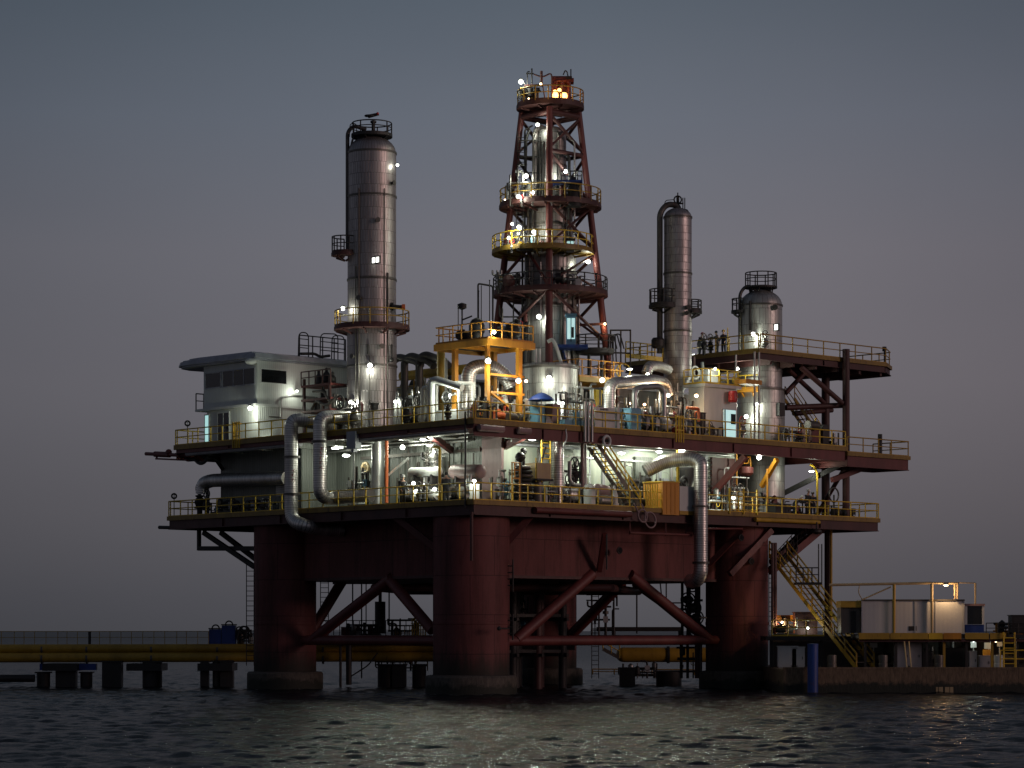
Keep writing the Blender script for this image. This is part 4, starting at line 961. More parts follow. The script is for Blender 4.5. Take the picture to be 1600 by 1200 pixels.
pipe('pale plain pipe frame bent over at left on the upper deck', [fb(674, 1.4, FU+.03), pb(674, 596, 1.4), pb(682, 593, 1.5), pb(722, 606, 1.9)], .23, 'white', .7)
pipe('short pale standpipe joining the bent pale pipe from the left', [fb(661, 1.3, FU+.03), pb(661, 606, 1.3), pb(668, 606, 1.35)], .14, 'white', .2)
pipe('fat clad pipe rising and turning along the upper deck right of the tank', [fa(952, 2.2, FU+.05), pa(952, 600, 2.2), pa(968, 598, 2.4), pa(1022, 594, 3.2), pa(1040, 600, 3.5), pa(1044, 618, 3.5)], .4, bend=.9)
pipe('slim clad pipe arch on the upper deck below the slim tower', [fa(991, 1.4, FU+.05), pa(991, 610, 1.4), pa(1001, 605, 1.5), pa(1030, 604, 1.6), pa(1037, 612, 1.6), fa(1037, 1.6, FU+.05)], .2, 'galv', .5)
pipe('bulky clad elbow close under the slim right tower', [pa(1010, 584, 4.5), pa(1014, 572, 4.5), pa(1030, 572, 4.8), pa(1044, 578, 5.2)], .35, bend=.5)
b_ = -.62
pipe('fat clad pipe arching out of the right wall and hanging below the lower deck', [fa(1008, 2.3, zat(730, 163)), pa(1040, 720, 1.5), fa(1082, -.1, zat(718, 168)), fa(1095, b_, zat(724, 168)), fa(1095, b_, zat(896, 168)), fa(1090, b_+.3, zat(907, 168)), fa(1078, .8, zat(908, 168))], .46, bend=1.2,
     flanges=[(fa(1095, b_, zat(793, 168)), ZV), (fa(1095, b_, zat(880, 168)), ZV)])
pipe('upright fat clad pipe by the yellow ladder on the lower deck', [fa(871, 2.0, FL+.02), fa(871, 2.0, FU-.3)], .42)
pipe('grey upright pipe beside the orange post on the lower deck', [fb(590, 3.2, FL+.02), fb(590, 3.2, FU-.3)], .4, 'galv')
pipe('long grey pipe slung under the left edge of the upper deck', [fb(292, .35, FU-.55), fb(470, .35, FU-.55)], .17, 'greypaint')
pipe('banded grey pipe slung under the upper deck left of the near corner', [fb(556, .35, FU-.62), fb(735, .35, FU-.62)], .2, 'galv')
pipe('short pale pipe slung under the upper deck right of the near corner', [fa(748, -.16, FU-.5), fa(786, -.16, FU-.5)], .2, 'redpanel')
pipe('second short pale pipe under the upper deck before the umbrella', [fa(810, -.16, FU-.5), fa(828, -.16, FU-.5)], .2, 'redpanel')
pipe('red pipe slung along the edge below the right lower deck', [fa(836, -.12, FL-.42), fa(985, -.12, FL-.42)], .2, 'redsteel')
pipe('mustard pipe slung under the right end of the lower deck', [fa(1180, -.12, FL-.4), fa(1280, -.12, FL-.4)], .14, 'mustard')
pipe('thin red pipe slung under the right lower deck below the yellow box', [fa(984, -.1, FL-1.6), fa(1080, -.1, FL-1.6)], .09, 'redsteel')
for i, (px, lab) in enumerate(((612, 'brown pipe arch behind the tallest left tower'), (632, 'second brown pipe arch a little right of the tallest left tower'), (655, 'third brown pipe arch left of the raised platform'))):
    pipe(lab, [fb(px, 9, FU+.02), pb(px, 566-i*3, 9), pb(px+10, 558-i*2, 9), pb(px+38, 564, 9), pb(px+46, 572, 9)], .26, 'mid', .8)
pipe('upright yellow based vent pipe left of the raised platform', [fb(689, 5, FU+.02), pb(689, 548, 5)], .26, 'mustard')
pipe('slim bright upright pipe left of the raised platform', [fb(697, 4, FU+.02), pb(697, 560, 4)], .09, 'white')
pipe('bright bent pipe set low at the foot of the tallest tower', [fb(617, 2, FU+.02), pb(619, 624, 2), pb(626, 622, 2), fb(626, 2, FU+.02)], .13, 'galv', .2)
solo(MB().tube(pb(604, 786, 2.0), fb(604, 2.0, FU-.27), .11, n=12), 'pole', 'orangered', 'bright orange pole standing on the left lower deck', 'pole')
solo(MB().tube(pb(607, 742, 2.4), pb(638, 716, 2.8), .08, n=10), 'pole', 'white', 'white slanting pole fixed to the orange pole on the lower deck', 'pole')
solo(MB().tube(fb(727, -.1, FU+.5), fb(727, -.1, FL-.4), .06, n=8), 'cable', 'dark', 'thick black cable hanging between the decks at the near corner', 'cable')
# red booms sticking out at the left
for (x0, x1, y, lab, mtl) in ((228, 300, 709, 'dark red boom jutting out left under the upper deck', 'redsteel'), (249, 292, 824, 'dark boom jutting out left under the lower deck', 'dark')):
    p, q = pb(x0, y, .5), pb(x1, y+(3 if mtl == 'redsteel' else 1), .5); mb = MB().tube(p, q, .13, n=10)
    if mtl == 'redsteel':
        mb.tube(p+(q-p)*.2, p+(q-p)*.52, .2, n=12).sphere(p+(q-p)*.5+ZV*.16, .24, 10).bar(p+(q-p)*.22-ZV*.32, p+(q-p)*.9-ZV*.32, .12)
        mb.bar(p+(q-p)*.24, p+(q-p)*.24-ZV*.36, .1)
    solo(mb, 'boom', mtl, lab, 'boom')
mb = MB().path([pb(282, 712, .8), pb(292, 719, .8), pb(305, 718, .8), pb(310, 724, .8), pb(318, 724, .8), pb(326, 714, .8)], .12, .25, 8).path([pb(318, 714, 1.2), pb(336, 716, 1.4), pb(348, 733, 2.4)], .14, .3, 8)
solo(mb, 'pipe_bundle', 'dark', 'dark tangled pipes below the left end of the upper deck', 'pipes')

# ================================================================== equipment on the upper deck
def gmark(label, p, h=1.4):
    t = thing('life_ring_post', label, 'life ring', p, 'life rings on posts')
    MB().tube(p, p+ZV*h, .03, n=6).build('post', 'dark', t)
    mb = MB().torus(p+ZV*(h+.12), .16, .06, V((.1, -1, 0)), 18, 8)
    mb.build('ring', 'dark', t); MB().bar(p+ZV*(h+.02), p+ZV*(h+.22), .05).build('bracket', 'greypaint', t); return t
gmark('dark ring on a post at the left end of the upper deck', fb(293, .3, FU)); gmark('dark ring on a post at the left end of the lower deck', fb(272, .3, FL), 1.35)
# umbrella with table box
p = fa(846, 1.2, FU)
t = thing('umbrella', 'blue parasol open on the upper deck in front of the tank', 'umbrella', p)
MB().tube(p, p+ZV*2.1, .035, n=8).build('pole', 'galv', t)
MB().lathe([(.85, 1.62), (.83, 1.66), (.55, 1.9), (.25, 2.06), (.03, 2.12)], p, 8, False).lathe([(.02, 2.09), (.25, 2.03), (.55, 1.87), (.83, 1.63)], p, 8, False).build('cover', 'blue', t)
cabinet('pale blue cabinet standing under the blue parasol', fa(840, 2.0, FU), (.8, .6, 1.3), 'lightblue')
cabinet('pinkish cabinet right of the blue parasol', fa(862, 1.5, FU), (.9, .7, 1.35), 'redpanel')
t = thing('sign_board', 'grey sign board facing outward on the upper deck railing', 'sign', fa(946, .25, FU))
sp0, sp1 = fa(929, .3, FU), fa(960, .3, FU); u = (sp1-sp0).normalized(); n_ = u.cross(ZV); L = (sp1-sp0).length
MB().box((sp0+sp1)/2+ZV*.72, (L, .1, 1.35), (u, n_, ZV)).build('panel', 'white', t)
mb = MB()
for k in range(6): mb.box((sp0+sp1)/2+n_*.062+u*(L*(-.22+.07*k))+ZV*1.26, (L*.045, .02, .08 if k % 2 else .11), (u, n_, ZV))
mb.build('lettering', 'dark', t)
MB().box(sp1+u*.16+ZV*.72, (.22, .4, 1.4), (u, n_, ZV)).build('side_panel', 'white', t)
mb = MB()
for px in (914, 919, 925): mb.tube(fa(px, -.25, FU-.9), fa(px, -.25, FU+1.6), .09, n=10)
solo(mb, 'pipe_bundle', 'galv', 'three upright bright pipes crossing the upper deck edge beside the grey sign board', 'pipes')
solo(MB().box(fa(896, .5, FU+.25), (2.0, .5, .4), (BV, AV, ZV)).bar(fa(886, .2, FU+.5), fa(906, .2, FU+.5), .06), 'tool_trunk', 'lightblue', 'low pale blue trunk on the upper deck left of the sign board', 'trunk')
t = thing('hose_reel', 'round hose reel hung on the red edge beam below the sign board', 'hose reel', fa(948, -.2, FU-.85))
MB().torus(fa(948, -.2, FU-.75), .3, .09, -AV, 18, 8).build('hose', 'white', t); MB().tube(fa(948, -.05, FU-.75), fa(948, -.3, FU-.75), .12).build('hub', 'dark', t)
MB().path([fa(880, -.1, FU-.3), fa(882, -.3, FU-.9), fa(878, -.2, FU-1.5)], .045, .3, 8)
solo(MB().path([fa(884, -.1, FU-.2), fa(886, -.25, FU-.8), fa(880, -.2, FU-1.3), fa(877, -.1, FU-1.9)], .045, .3, 8), 'hose', 'white', 'thin pale hose dangling below the upper deck near the umbrella', 'hose')
# white cabin at right
hb0 = b_of(1100, 2.6); hb1 = b_of(1150, 2.6); zc = zat(604, P(2.6, hb0, 0).y)
cbn = thing('cabin', 'small white cabin with a lit cyan door on the right part of the upper deck', 'cabin', P(4, (hb0+hb1)/2, FU))
MB().span(2.6, 4.0, hb0, hb1, FU+.002, zc).build('walls', 'white', cbn)
MB().span(2.3, 4.3, hb0-.25, hb1+.25, zc+.002, zc+.2).build('roof', 'white', cbn)
d0, d1 = b_of(1129, 2.6), b_of(1147, 2.6)
MB().span(2.5, 2.598, d0-.06, d1+.06, FU+.01, FU+2.25).build('door_frame', 'greypaint', cbn)
dd = MB().span(2.44, 2.498, d0, d1, FU+.02, FU+2.2).build('door', 'litcyan', cbn)
MB().span(2.40, 2.438, d0+.65, d1-.06, FU+1.25, FU+1.95).build('window', 'glass', dd); MB().span(2.4, 2.438, d0, d0+.09, FU+.02, FU+2.2).build('door_edge', 'dark', dd)
t = thing('guard_railing', 'bright yellow railing round the roof of the small white cabin', 'railing', P(2.35, hb0, zc+.2), 'guard railings along the decks')
rails_on(t, [P(4.25, hb0-.2, zc+.2), P(2.36, hb0-.2, zc+.2), P(2.36, hb1+.2, zc+.2), P(4.2, hb1+.2, zc+.2)], step=.8, h=1.0)
cabinet('white box standing on the roof of the small cabin', P(3.6, (hb0+hb1)/2-.1, zc+.2), (.9, 1.0, .95), 'white')
solo(MB().torus(P(3.5, hb0+.1, zc+1.0), .42, .06, -AV, 20, 8).torus(P(3.4, hb0+.1, zc+1.0), .22, .04, -AV, 16, 6), 'hose_reel', 'white', 'pale hose ring standing at the left on the cabin roof', 'hose reel')
t = thing('alarm_box', 'rounded red box fixed high on the right corner of the cabin', 'alarm box', fa(1145, 2.3, zat(624, 174)))
MB().lathe([(.02, -.4), (.25, -.38), (.32, -.25), (.32, .25), (.25, .38), (.02, .4)], fa(1145, 2.2, zat(622, 174)), 14).build('case', 'redplastic', t)
MB().box(fa(1145, 2.5, zat(622, 174)), (.12, .2, .5)).build('bracket', 'dark', t)
solo(MB().bar(fa(1157, 2.2, 16.6+4.1), fa(1182, 2.2, 16.6+4.1), 1.0, .3), 'tray', 'orange', 'orange tray jutting out between the cabin and the tank tower', 'tray')
for i, (px, z0, z1_) in enumerate(((1179, FU, FT-.2), (1186, FU, FT-.2), (1150, FU, zat(556, 175)), (1240, FU, 21))):
    if i < 3: solo(MB().tube(fa(px, 2.9, z0), fa(px, 2.9, z1_), .07, n=8), 'standpipe', 'galv', ('thin upright pipe left of another before the tank tower', 'thin upright pipe nearest the middle of the tank tower', 'thin bright upright pipe at the right edge of the cabin')[i], 'pipe')
# blowers, pumps, drums spread over the deck
pump('pump with orange light in its motor colour under the raised platform', fa(786, 2.2, FU), BV, .9, 'galv', 'orangered')  # orange red motor colour stands in for orange light on it
pump('grey pump behind the railing right of the goose neck pipe', fa(806, 1.2, FU), BV, .7, 'mid', 'mid')
pump('small pump low behind the railing left of the pale pipe frame', fb(645, 1.6, FU), AV, .8, 'galv', 'mid')
pump('dark motor between the slim tower and the pipe arch', fa(1016, 2.6, FU), BV, .85, 'galv', 'dark')
pump('red motor low on the deck just right of the slim tower foot', fa(1062, .9, FU), BV, .6, 'redsteel', 'redplastic')
t = thing('process_skid', 'open white framed process skid on the upper deck left of the goose neck pipe', 'skid', fb(698, 2.2, FU))
for (a, b) in ((a_of(682, 2.2), 2.2), (a_of(717, 2.2), 2.2), (a_of(682, 2.2), 3.4), (a_of(717, 2.2), 3.4)): MB().span(a-.07, a+.07, b-.07, b+.07, FU+.002, FU+2.6).build('post', 'white', t)
MB().span(a_of(717, 2.2), a_of(682, 2.2), 2.14, 3.46, FU+.05, FU+1.0).build('tank', 'white', t)
MB().span(a_of(717, 2.2)-.05, a_of(682, 2.2)+.05, 2.1, 3.5, FU+2.6, FU+2.72).build('top_frame', 'white', t)
MB().tube(pb(690, 622, 2.4), pb(712, 615, 2.4), .08).torus(pb(697, 620, 2.1), .35, .05, BV).build('hand_wheel', 'galv', t)
drum('white rounded vessel low under the slim tower', fa(1030, 1.6, FU+.75), fa(1040, 1.6, FU+.75), .5, 'white', floor=FU)
cabinet('pale upright casing below the pipe arch', fa(988, 1.0, FU), (.7, .9, 1.45), 'lightblue')
cabinet('dark electrical cabinet left of the cabin wall', fa(1091, 2.2, FU), (.7, .7, 1.7), 'dark')
cabinet('tall yellow cabinet behind the fat pipe', fa(938, 4.6, FU), (.6, 1.4, 2.9), 'yellow')
for i, (px, aa, s, lab) in enumerate(((925, 2.2, 1.1, 'valve with hand wheel left of the fat pipe on the upper deck'), (936, 1.6, 1.0, 'valve with hand wheel beside the sign board pipes'), (972, 1.2, .8, 'small valve inside the foot of the fat pipe'), (1008, 1.4, .9, 'valve framed by the pipe arch'), (1076, 1.0, 1.1, 'valve left of the dark electrical cabinet'), (1084, .8, .8, 'low valve by the drop gate of the right railing'), (1160, 1.0, 1.0, 'valve in front of the tank tower base'), (1110, 1.2, .7, 'low dark valve before the cabin wall'))):
    valve(lab, fa(px, aa, FU), 'mid' if i % 2 else 'galv', s*1.3, -AV, 'redplastic' if i % 3 == 0 else 'mid')
for i, (px, bb, s, lab) in enumerate(((552, 1.0, 1.2, 'valve at the left foot of the tallest tower'), (634, 1.0, 1.1, 'valve right of the tallest tower foot'), (652, 1.8, 1.3, 'tall valve left of the pale pipe frame'), (700, 1.0, .9, 'valve before the white framed skid'), (531, 1.4, 1.5, 'valve close right of the S shaped pipe top'))):
    valve(lab, fb(px, bb, FU), 'dark' if i % 2 else 'mid', s*1.3, -BV, 'mid')
# stairs tower and red scaffold left of the tallest tower
t = thing('pipe_rack', 'dark red pipe rack between the house and the tallest tower', 'pipe rack', fb(515, 4, FU))
ra0, ra1 = a_of(530, 4), a_of(490, 4)
for a in (ra0, ra1):
    for b in (3.2, 4.8): MB().span(a-.08, a+.08, b-.08, b+.08, FU+.002, zat(590, 170)).build('post', 'reddark', t)
for y in (640, 622, 600): MB().span(ra0-.2, ra1+.2, 3.1, 4.9, zat(y, 170)-.15, zat(y, 170)).build('shelf', 'redsteel', t)
rails_on(t, [P(ra1+.2, 3.1, zat(600, 170)), P(ra0-.2, 3.1, zat(600, 170))], mat='reddark', step=.7, h=.9, kick=0)
for i, (px, y) in enumerate(((498, 594), (510, 590), (520, 596), (505, 618), (522, 630), (495, 636))): MB().lathe([(.16, 0), (.22, .1), (.22, .6), (.1, .75), (.1, .95), (.02, 1.0)], pb(px, y+8, 3.6), 10).build('vessel', 'dark' if i % 2 else 'mid', t)
MB().path([pb(487, 640, 3), pb(494, 626, 3), pb(510, 634, 3), pb(528, 618, 3)], .1, .3, 8).path([pb(489, 612, 3.1), pb(505, 611, 3.1), pb(516, 628, 3.1)], .08, .3, 8).build('pipework', 'mid', t)
# rack behind with brown rails
t = thing('pipe_rack', 'brown pipe rack with railings behind the tallest tower and the raised platform', 'pipe rack', fb(650, 10, FU))
r0, r1 = a_of(705, 10), a_of(604, 10); zr = zat(612, P(r0, 10, 0).y)
MB().span(r0, r1, 9.6, 12.5, zr-.5, zr).build('deck', 'mid', t)
for k in range(4):
    a = r0+(r1-r0)*(k+.1)/3.3
    for b in (9.8, 12.2): MB().span(a-.12, a+.12, b-.12, b+.12, FU+.002, zr-.502).build('post', 'reddark', t)
rails_on(t, [P(r1, 9.65, zr), P(r0, 9.65, zr)], mat='mustard', step=1.1, h=1.1)
for k in range(5): MB().tube(P(r0-.5, 10.2+k*.45, zr-1.1-.1*(k % 2)), P(r1+.3, 10.2+k*.45, zr-1.1-.1*(k % 2)), .16, n=10).build('pipe_run', 'mid', t)
MB().tube(P(r0, 11.4, zr+1.6), P(r1, 11.4, zr+1.6), .34, n=14).build('pipe_run', 'mustard', t)
for k in range(6): MB().lathe([(.25, 0), (.3, .2), (.3, .8), (.15, 1.1), (.02, 1.15)], P(r0+.8+k*(r1-r0-1)/6, 10.6, zr+.01), 12).build('small_vessel', 'reddark' if k % 2 else 'dark', t)
# platform right of the tank (brown deck with yellow rail)
t = thing('raised_platform', 'low yellow railed platform between the tank and the slim tower', 'platform', fa(945, 8, FU))
q0, q1 = b_of(906, 4.6), b_of(975, 4.6); zq = zat(588, P(4.6, q0, 0).y)
MB().span(4.6, 8.6, q0, q1, zq-.3, zq).build('deck', 'mustard', t)
for a in (4.9, 8.3):
    for b in (q0+.3, q1-.3): MB().span(a-.1, a+.1, b-.1, b+.1, FU+.002, zq-.302).build('post', 'reddark', t)
rails_on(t, [P(8.5, q0, zq), P(4.65, q0, zq), P(4.65, q1, zq), P(8.5, q1, zq)], mat='orange', step=.7, h=1.15)
MB().torus(fa(974, 4.5, zq+.6), .5, .05, V((.4, -1, 0)), 18, 6).build('hand_wheel', 'mustard', t)
railing('yellow railing behind the dark open frame right of the derrick', [fa(978, 9, FT-.6), fa(1035, 9, FT-.6)], step=.7, mat='yellow', kick=.3, group='guard railings along the decks')
t = thing('pipe_rack', 'dark pipe rack below the third deck between the slim tower and the cabin', 'pipe rack', fa(1110, 8, FU))
for k in range(5): MB().tube(fa(1075, 6.6+k*.5, 20.9+.25*(k % 3)), fa(1158, 6.6+k*.5, 20.9+.25*(k % 3)), .13, n=10).build('pipe_run', 'mid' if k % 2 else 'galv', t)
for px in (1082, 1120, 1152): MB().span(7.8, 8.0, b_of(px, 8)-.1, b_of(px, 8)+.1, FU+.002, FT-.22).build('post', 'reddark', t)
# back wall blocks that close the middle of the deck
t = thing('machinery_house', 'dark machinery house in the middle of the upper deck behind the tanks', 'house', P(14, 17, FU))
MB().span(11.5, 19.5, 10.2, 27.5, FU+.002, 20.3).build('walls', 'mid', t); MB().span(11.3, 19.7, 10.0, 27.7, 20.302, 20.45).build('roof', 'roof', t)
t = thing('plant_room', 'low dark plant room behind the slim tower on the upper deck', 'house', P(9, 24, FU))
MB().span(7.6, 11.2, 19.5, 29, FU+.002, 20.2).build('walls', 'mid', t); MB().span(7.5, 11.3, 19.4, 29.1, 20.202, 20.3).build('roof', 'roof', t)
# things at the right end of the upper deck
stair('yellow stair leaning by the tall posts at the right end of the upper deck', pa(1234, 624, 6), fa(1284, 6, FU+.6), -AV, .9, 'mustard', r=.035)
t = thing('winch', 'red winch on the upper deck under the third deck', 'winch', fa(1266, 3, FU))
MB().span(2.4, 3.8, b_of(1258, 3), b_of(1280, 3), FU+.45, FU+1.5).build('frame', 'redsteel', t); MB().span(2.2, 4, b_of(1252, 3), b_of(1284, 3), FU+.05, FU+.448).build('base', 'dark', t)
MB().tube(fa(1262, 2.2, FU+1.6), fa(1276, 2.2, FU+1.6), .32, n=16).build('drum', 'mid', t)
for i, px in enumerate((1268, 1274, 1279)): solo(MB().tube(fa(px, 2.8, FU+.3), fa(px, 2.8, FU+2.0+.2*(i == 1)), .05, n=6), 'bollard_pipe', 'yellow', ('yellow upright rod at left behind the red winch', 'tallest of the three yellow rods behind the red winch', 'rightmost yellow rod behind the red winch')[i], 'rod', 'yellow rods by the winch')
cabinet('dark cabinet at the foot of the tall red posts', fa(1286, 2.4, FU), (.5, .6, 1.6), 'dark')
solo(MB().tube(fa(1375, .3, FU-.35), fa(1375, .3, FU+1.15), .16, n=12), 'bollard', 'dark', 'thick dark post on the narrow deck extension', 'post')
solo(MB().box(P(4.75, 44.9, FT+1.35), (.22, .22, .34)).tube(P(4.75, 44.9, FT), P(4.75, 44.9, FT+1.2), .05), 'navigation_light', 'dark', 'small dark unlit lantern at the far tip of the third deck', 'lantern')
# third deck equipment
for i, (px, lab) in enumerate(((1100, 'dark valve stack on the third deck left of the people'), (1110, 'low dark winch among the people on the third deck'), (1196, 'valve in the lamp light before the tank tower top'))):
    valve(lab, fa(px, 8 if i < 2 else 4.0, FT), 'dark' if i < 2 else 'galv', 1.2, -AV, 'mid')
solo(MB().tube(fb(1137, 30, FT), pb(1137, 512, 30), .08, .03, n=8), 'antenna', 'mustard', 'thin mustard whip antenna on the third deck beside the people', 'antenna')
solo(MB().path([pb(1097, 566, 29.0), pb(1099, 590, 29)], .12, n=8), 'chute', 'white', 'short white chute hanging from the third deck edge', 'chute')

# ================================================================== equipment on the lower deck
def motor_set(px, b, lab, s, m1, m2): return pump(lab, fb(px, b, FL), -AV, s, m1, m2)
motor_set(648, 2.0, 'dark pump with white casing at left in the lower deck machine row', 1.05, 'white', 'dark')
motor_set(672, 1.7, 'pump in the middle of the lower deck machine row beside the yellow post', .95, 'galv', 'dark')
motor_set(718, 1.6, 'pump at the right end of the lower deck machine row', 1.0, 'white', 'mid')
drum('white horizontal duct above the pumps on the left lower deck', pb(643, 738, 3.0), pb(686, 736, 3.0), .3, 'white', floor=FL)
t = drum('pinkish box ended duct above the pumps near the corner of the lower deck', pb(710, 737, 2.6), pb(750, 737, 2.2), .44, 'redpanel', floor=FL)
valve('tall valve standing on the white duct', pb(677, 735, 3.0), 'galv', 1.5, -BV, 'mid'); valve('short valve beside the tall one over the white duct', pb(668, 735, 3.2), 'mid', 1.0, -BV, 'mid')
MBp = MB().path([fb(687, .9, FL), pb(687, 699, .9), pb(677, 698, 1.0)], .09, .2, 8); solo(MBp, 'post', 'yellow', 'yellow lamp post on the left lower deck behind the railing', 'post')
cabinet('white lit cabinet at the right end of the pump row', fb(741, 1.1, FL), (.5, .4, .95), 'white')
for i, (px, bb, lab) in enumerate(((655, .9, 'low valve before the left pump of the lower deck row'), (700, 1.0, 'low valve between the dark robed person and the pumps'), (663, 1.2, 'valve left of the yellow lamp post'), (552, 2.2, 'valve behind the foot of the S shaped pipe'))): valve(lab, fb(px, bb, FL), 'galv' if i % 2 else 'dark', 1.1, -BV, 'mid')
solo(MB().torus(pb(571, 731, 4.6), .32, .1, BV, 18, 8).tube(pb(571, 731, 4.6), pb(571, 731, 5.2), .15), 'gauge', 'tan', 'round pale gauge on the ribbed wall left of the orange pole', 'gauge')
solo(MB().box(pb(553, 688, .1), (.9, .5, 1.1)).box(pb(553, 703, .1), (.3, .3, .3)), 'hanging_box', 'greypaint', 'grey box hanging under the upper deck beside the S shaped pipe', 'box')
solo(MB().tube(fb(553, .3, FL+1.0), fb(553, .3, FU-1.4), .035, n=6), 'cable', 'galv', 'pale cable hanging below the grey box', 'cable')
t = thing('wall_louver', 'pale louvre on the dark wall left of the far left pipe', 'louvre', pb(436, 765, 2.3))
for k in range(8): MB().bar(pb(432, 751+k*3.3, 2.3), pb(446, 750+k*3.3, 2.3), .08, .1).build('blade', 'galv', t)
valve('dark valve stack below the elbow of the long horizontal pipe', fb(312, 1.6, FL), 'black', 1.9, -BV, 'black'); valve('dark valve beside the stack at the left end of the lower deck', fb(323, 1.5, FL), 'black', 1.5, -BV, 'black')
solo(MB().lathe([(.1, 0), (.12, 1.2), (.02, 1.6)], fb(325, .9, FL), 8), 'standpipe', 'dark', 'dark pointed standpipe behind the left lower railing', 'standpipe')
# right of the corner: crane like winch with coils
p = fa(818, 1.6, FL)
t = thing('coil_stack', 'stack of dark coiled hose rings on the right lower deck', 'hose stack', p)
for k in range(9): MB().torus(p+ZV*(.2+k*.26)+V((random.uniform(-.08, .08), 0, 0)), .55-.015*k, .12, ZV, 22, 8).build('coil', 'black' if k % 2 else 'mid', t)
MB().tube(p, p+ZV*3.3, .1).sphere(p+ZV*3.3, .22).build('mast', 'dark', t)
solo(MB().sphere(fa(813, 1.3, FL+2.9), .33, 12).tube(fa(813, 1.3, FL), fa(813, 1.3, FL+2.9), .09), 'standpipe', 'dark', 'dark round headed standpipe beside the stack of coils', 'standpipe')
t = thing('basket', 'yellow rail basket left of the stack of coils', 'basket', fa(806, 1.3, FL+1.6))
rails_on(t, [fa(800, 1.8, FL+1.5), fa(800, .9, FL+1.5), fa(812, .9, FL+1.5)], mat='orange', h=1.0, step=.45, kick=.08)
for px in (800, 812): MB().tube(fa(px, .95, FL), fa(px, .95, FL+1.5), .05).build('leg', 'orange', t)
t = thing('operator_box', 'tan operator box raised on a pedestal right of the coils', 'operator box', fa(839, 1.6, FL))
MB().tube(fa(839, 1.7, FL), fa(839, 1.7, FL+1.6), .5, .4, 16).build('pedestal', 'mid', t)
MB().span(1.0, 2.3, b_of(829, 1.6), b_of(850, 1.6), FL+1.62, FL+2.6).build('box', 'tan', t); MB().span(.9, 2.4, b_of(828, 1.6), b_of(852, 1.6), FL+1.5, FL+1.618).build('base_plate', 'dark', t)
MB().path([fa(843, 1.6, FL+2.6), pa(846, 712, 1.6), pa(850, 698, 1.6)], .16, .5, 10).build('duct', 'dark', t)
ladder('bright yellow ladder rising from the tan operator box to the upper deck', fa(853, 1.5, FL+1.6), 3.0, BV, 'yellow', .75, r=.05)
ladder('narrow yellow ladder beside the tan operator box', fa(842, 1.1, FL+1.4), 1.5, BV, 'yellow', .5, r=.04)
valve('valve with pale body at the foot of the fat upright pipe', fa(890, 2.4, FL), 'galv', 1.7, -AV, 'mid'); valve('dark valve beside the bright upright tube', fa(898, 2.6, FL+1.2), 'dark', 1.6, -AV, 'dark')
pipe('bright bent tube beside the fat upright pipe', [fa(890, 1.9, FL+2.9), pa(890, 752, 1.9), pa(897, 758, 1.9), pa(906, 758, 1.9)], .13, 'galv', .4)
solo(MB().tube(fa(910, 2.2, FL+.9), fa(910, 2.2, FU-.4), .12, n=12), 'standpipe', 'redpanel', 'pinkish upright tube left of the yellow stair', 'standpipe'); solo(MB().tube(fa(914.5, 2.2, FL+.9), fa(914.5, 2.2, FU-.4), .1, n=12), 'standpipe', 'white', 'white upright tube left of the yellow stair', 'standpipe')
drum('grey horizontal vessel behind the white cylinder on the lower deck', fa(884, 1.8, FL+.75), fa(916, 1.8, FL+.75), .5, 'pipeclad', floor=FL)
t = thing('vessel', 'upright white dome topped cylinder on the lower deck', 'vessel', fa(921, .9, FL)); MB().lathe([(.38, 0), (.38, 1.1), (.36, 1.2)]+dome(.36, 1.2), fa(921, .9, FL), 20).build('shell', 'white', t)
drum('pinkish round ended vessel left of the stair foot', fa(932, 1.5, FL+1.05), fa(948, 1.5, FL+.95), .5, 'redpanel', floor=FL)
drum('grey vessel low behind the railing at the stair foot', fa(936, .9, FL+.45), fa(955, .9, FL+.45), .35, 'galv', floor=FL)
solo(MB().lathe([(.22, 0), (.22, .5), (.05, 1.1)], fa(960, .8, FL+.3), 12).lathe([(.3, 0), (.3, .3)], fa(960, .8, FL), 12), 'cone_cap', 'white', 'white cone on a drum beside the stair foot', 'cone')
stair('yellow stair between the lower and upper decks on the right side', P(2.4, b_of(926, 1.9), FU-.3), P(1.2, b_of(992, 1.2), FL+.1), AV, 1.0, 'yellow', r=.055)
yb0, yb1, yb2 = b_of(1029, .25), b_of(1055, .25), b_of(1079, .25)
t = thing('equipment_box', 'big mustard yellow box on the edge of the right lower deck', 'box', P(.8, (yb0+yb1)/2, FL)); MB().span(-.12, 1.6, yb0, yb1, FL-.35, FL+1.75).build('body', 'orange', t); MB().span(-.16, 1.64, yb0-.05, yb1+.03, FL+1.752, FL+1.82).build('lid', 'yellow', t)
for k in range(1, 4): MB().span(-.15, -.122, yb0+(yb1-yb0)*k/4-.03, yb0+(yb1-yb0)*k/4+.03, FL-.3, FL+1.7).build('rib', 'orange', t)
t = thing('equipment_box', 'grey panel box just right of the mustard yellow box', 'box', P(.8, (yb1+yb2)/2, FL)); MB().span(-.1, 1.4, yb1+.06, yb2, FL-.05, FL+1.55).build('body', 'white', t); MB().span(-.12, 1.42, yb1+.05, yb2+.05, FL-.3, FL-.055).build('base', 'mustard', t)
t = thing('drop_gate', 'fan of yellow bars left of the mustard yellow box', 'gate', fa(1018, .1, FL))
for k in range(6): MB().bar(fa(1010+k*3.4, -.1, FL+.05), fa(1008+k*3.8, -.1, FL+1.6), .07).build('bar', 'yellow', t)
MB().bar(fa(1005, -.1, FL+1.6), fa(1030, -.1, FL+1.68), .1).build('crossbar', 'yellow', t)
solo(MB().tube(fa(1059, .9, FL), pa(1059, 703, .9), .1, n=10), 'post', 'yellow', 'bright yellow lamp post behind the mustard box', 'post')
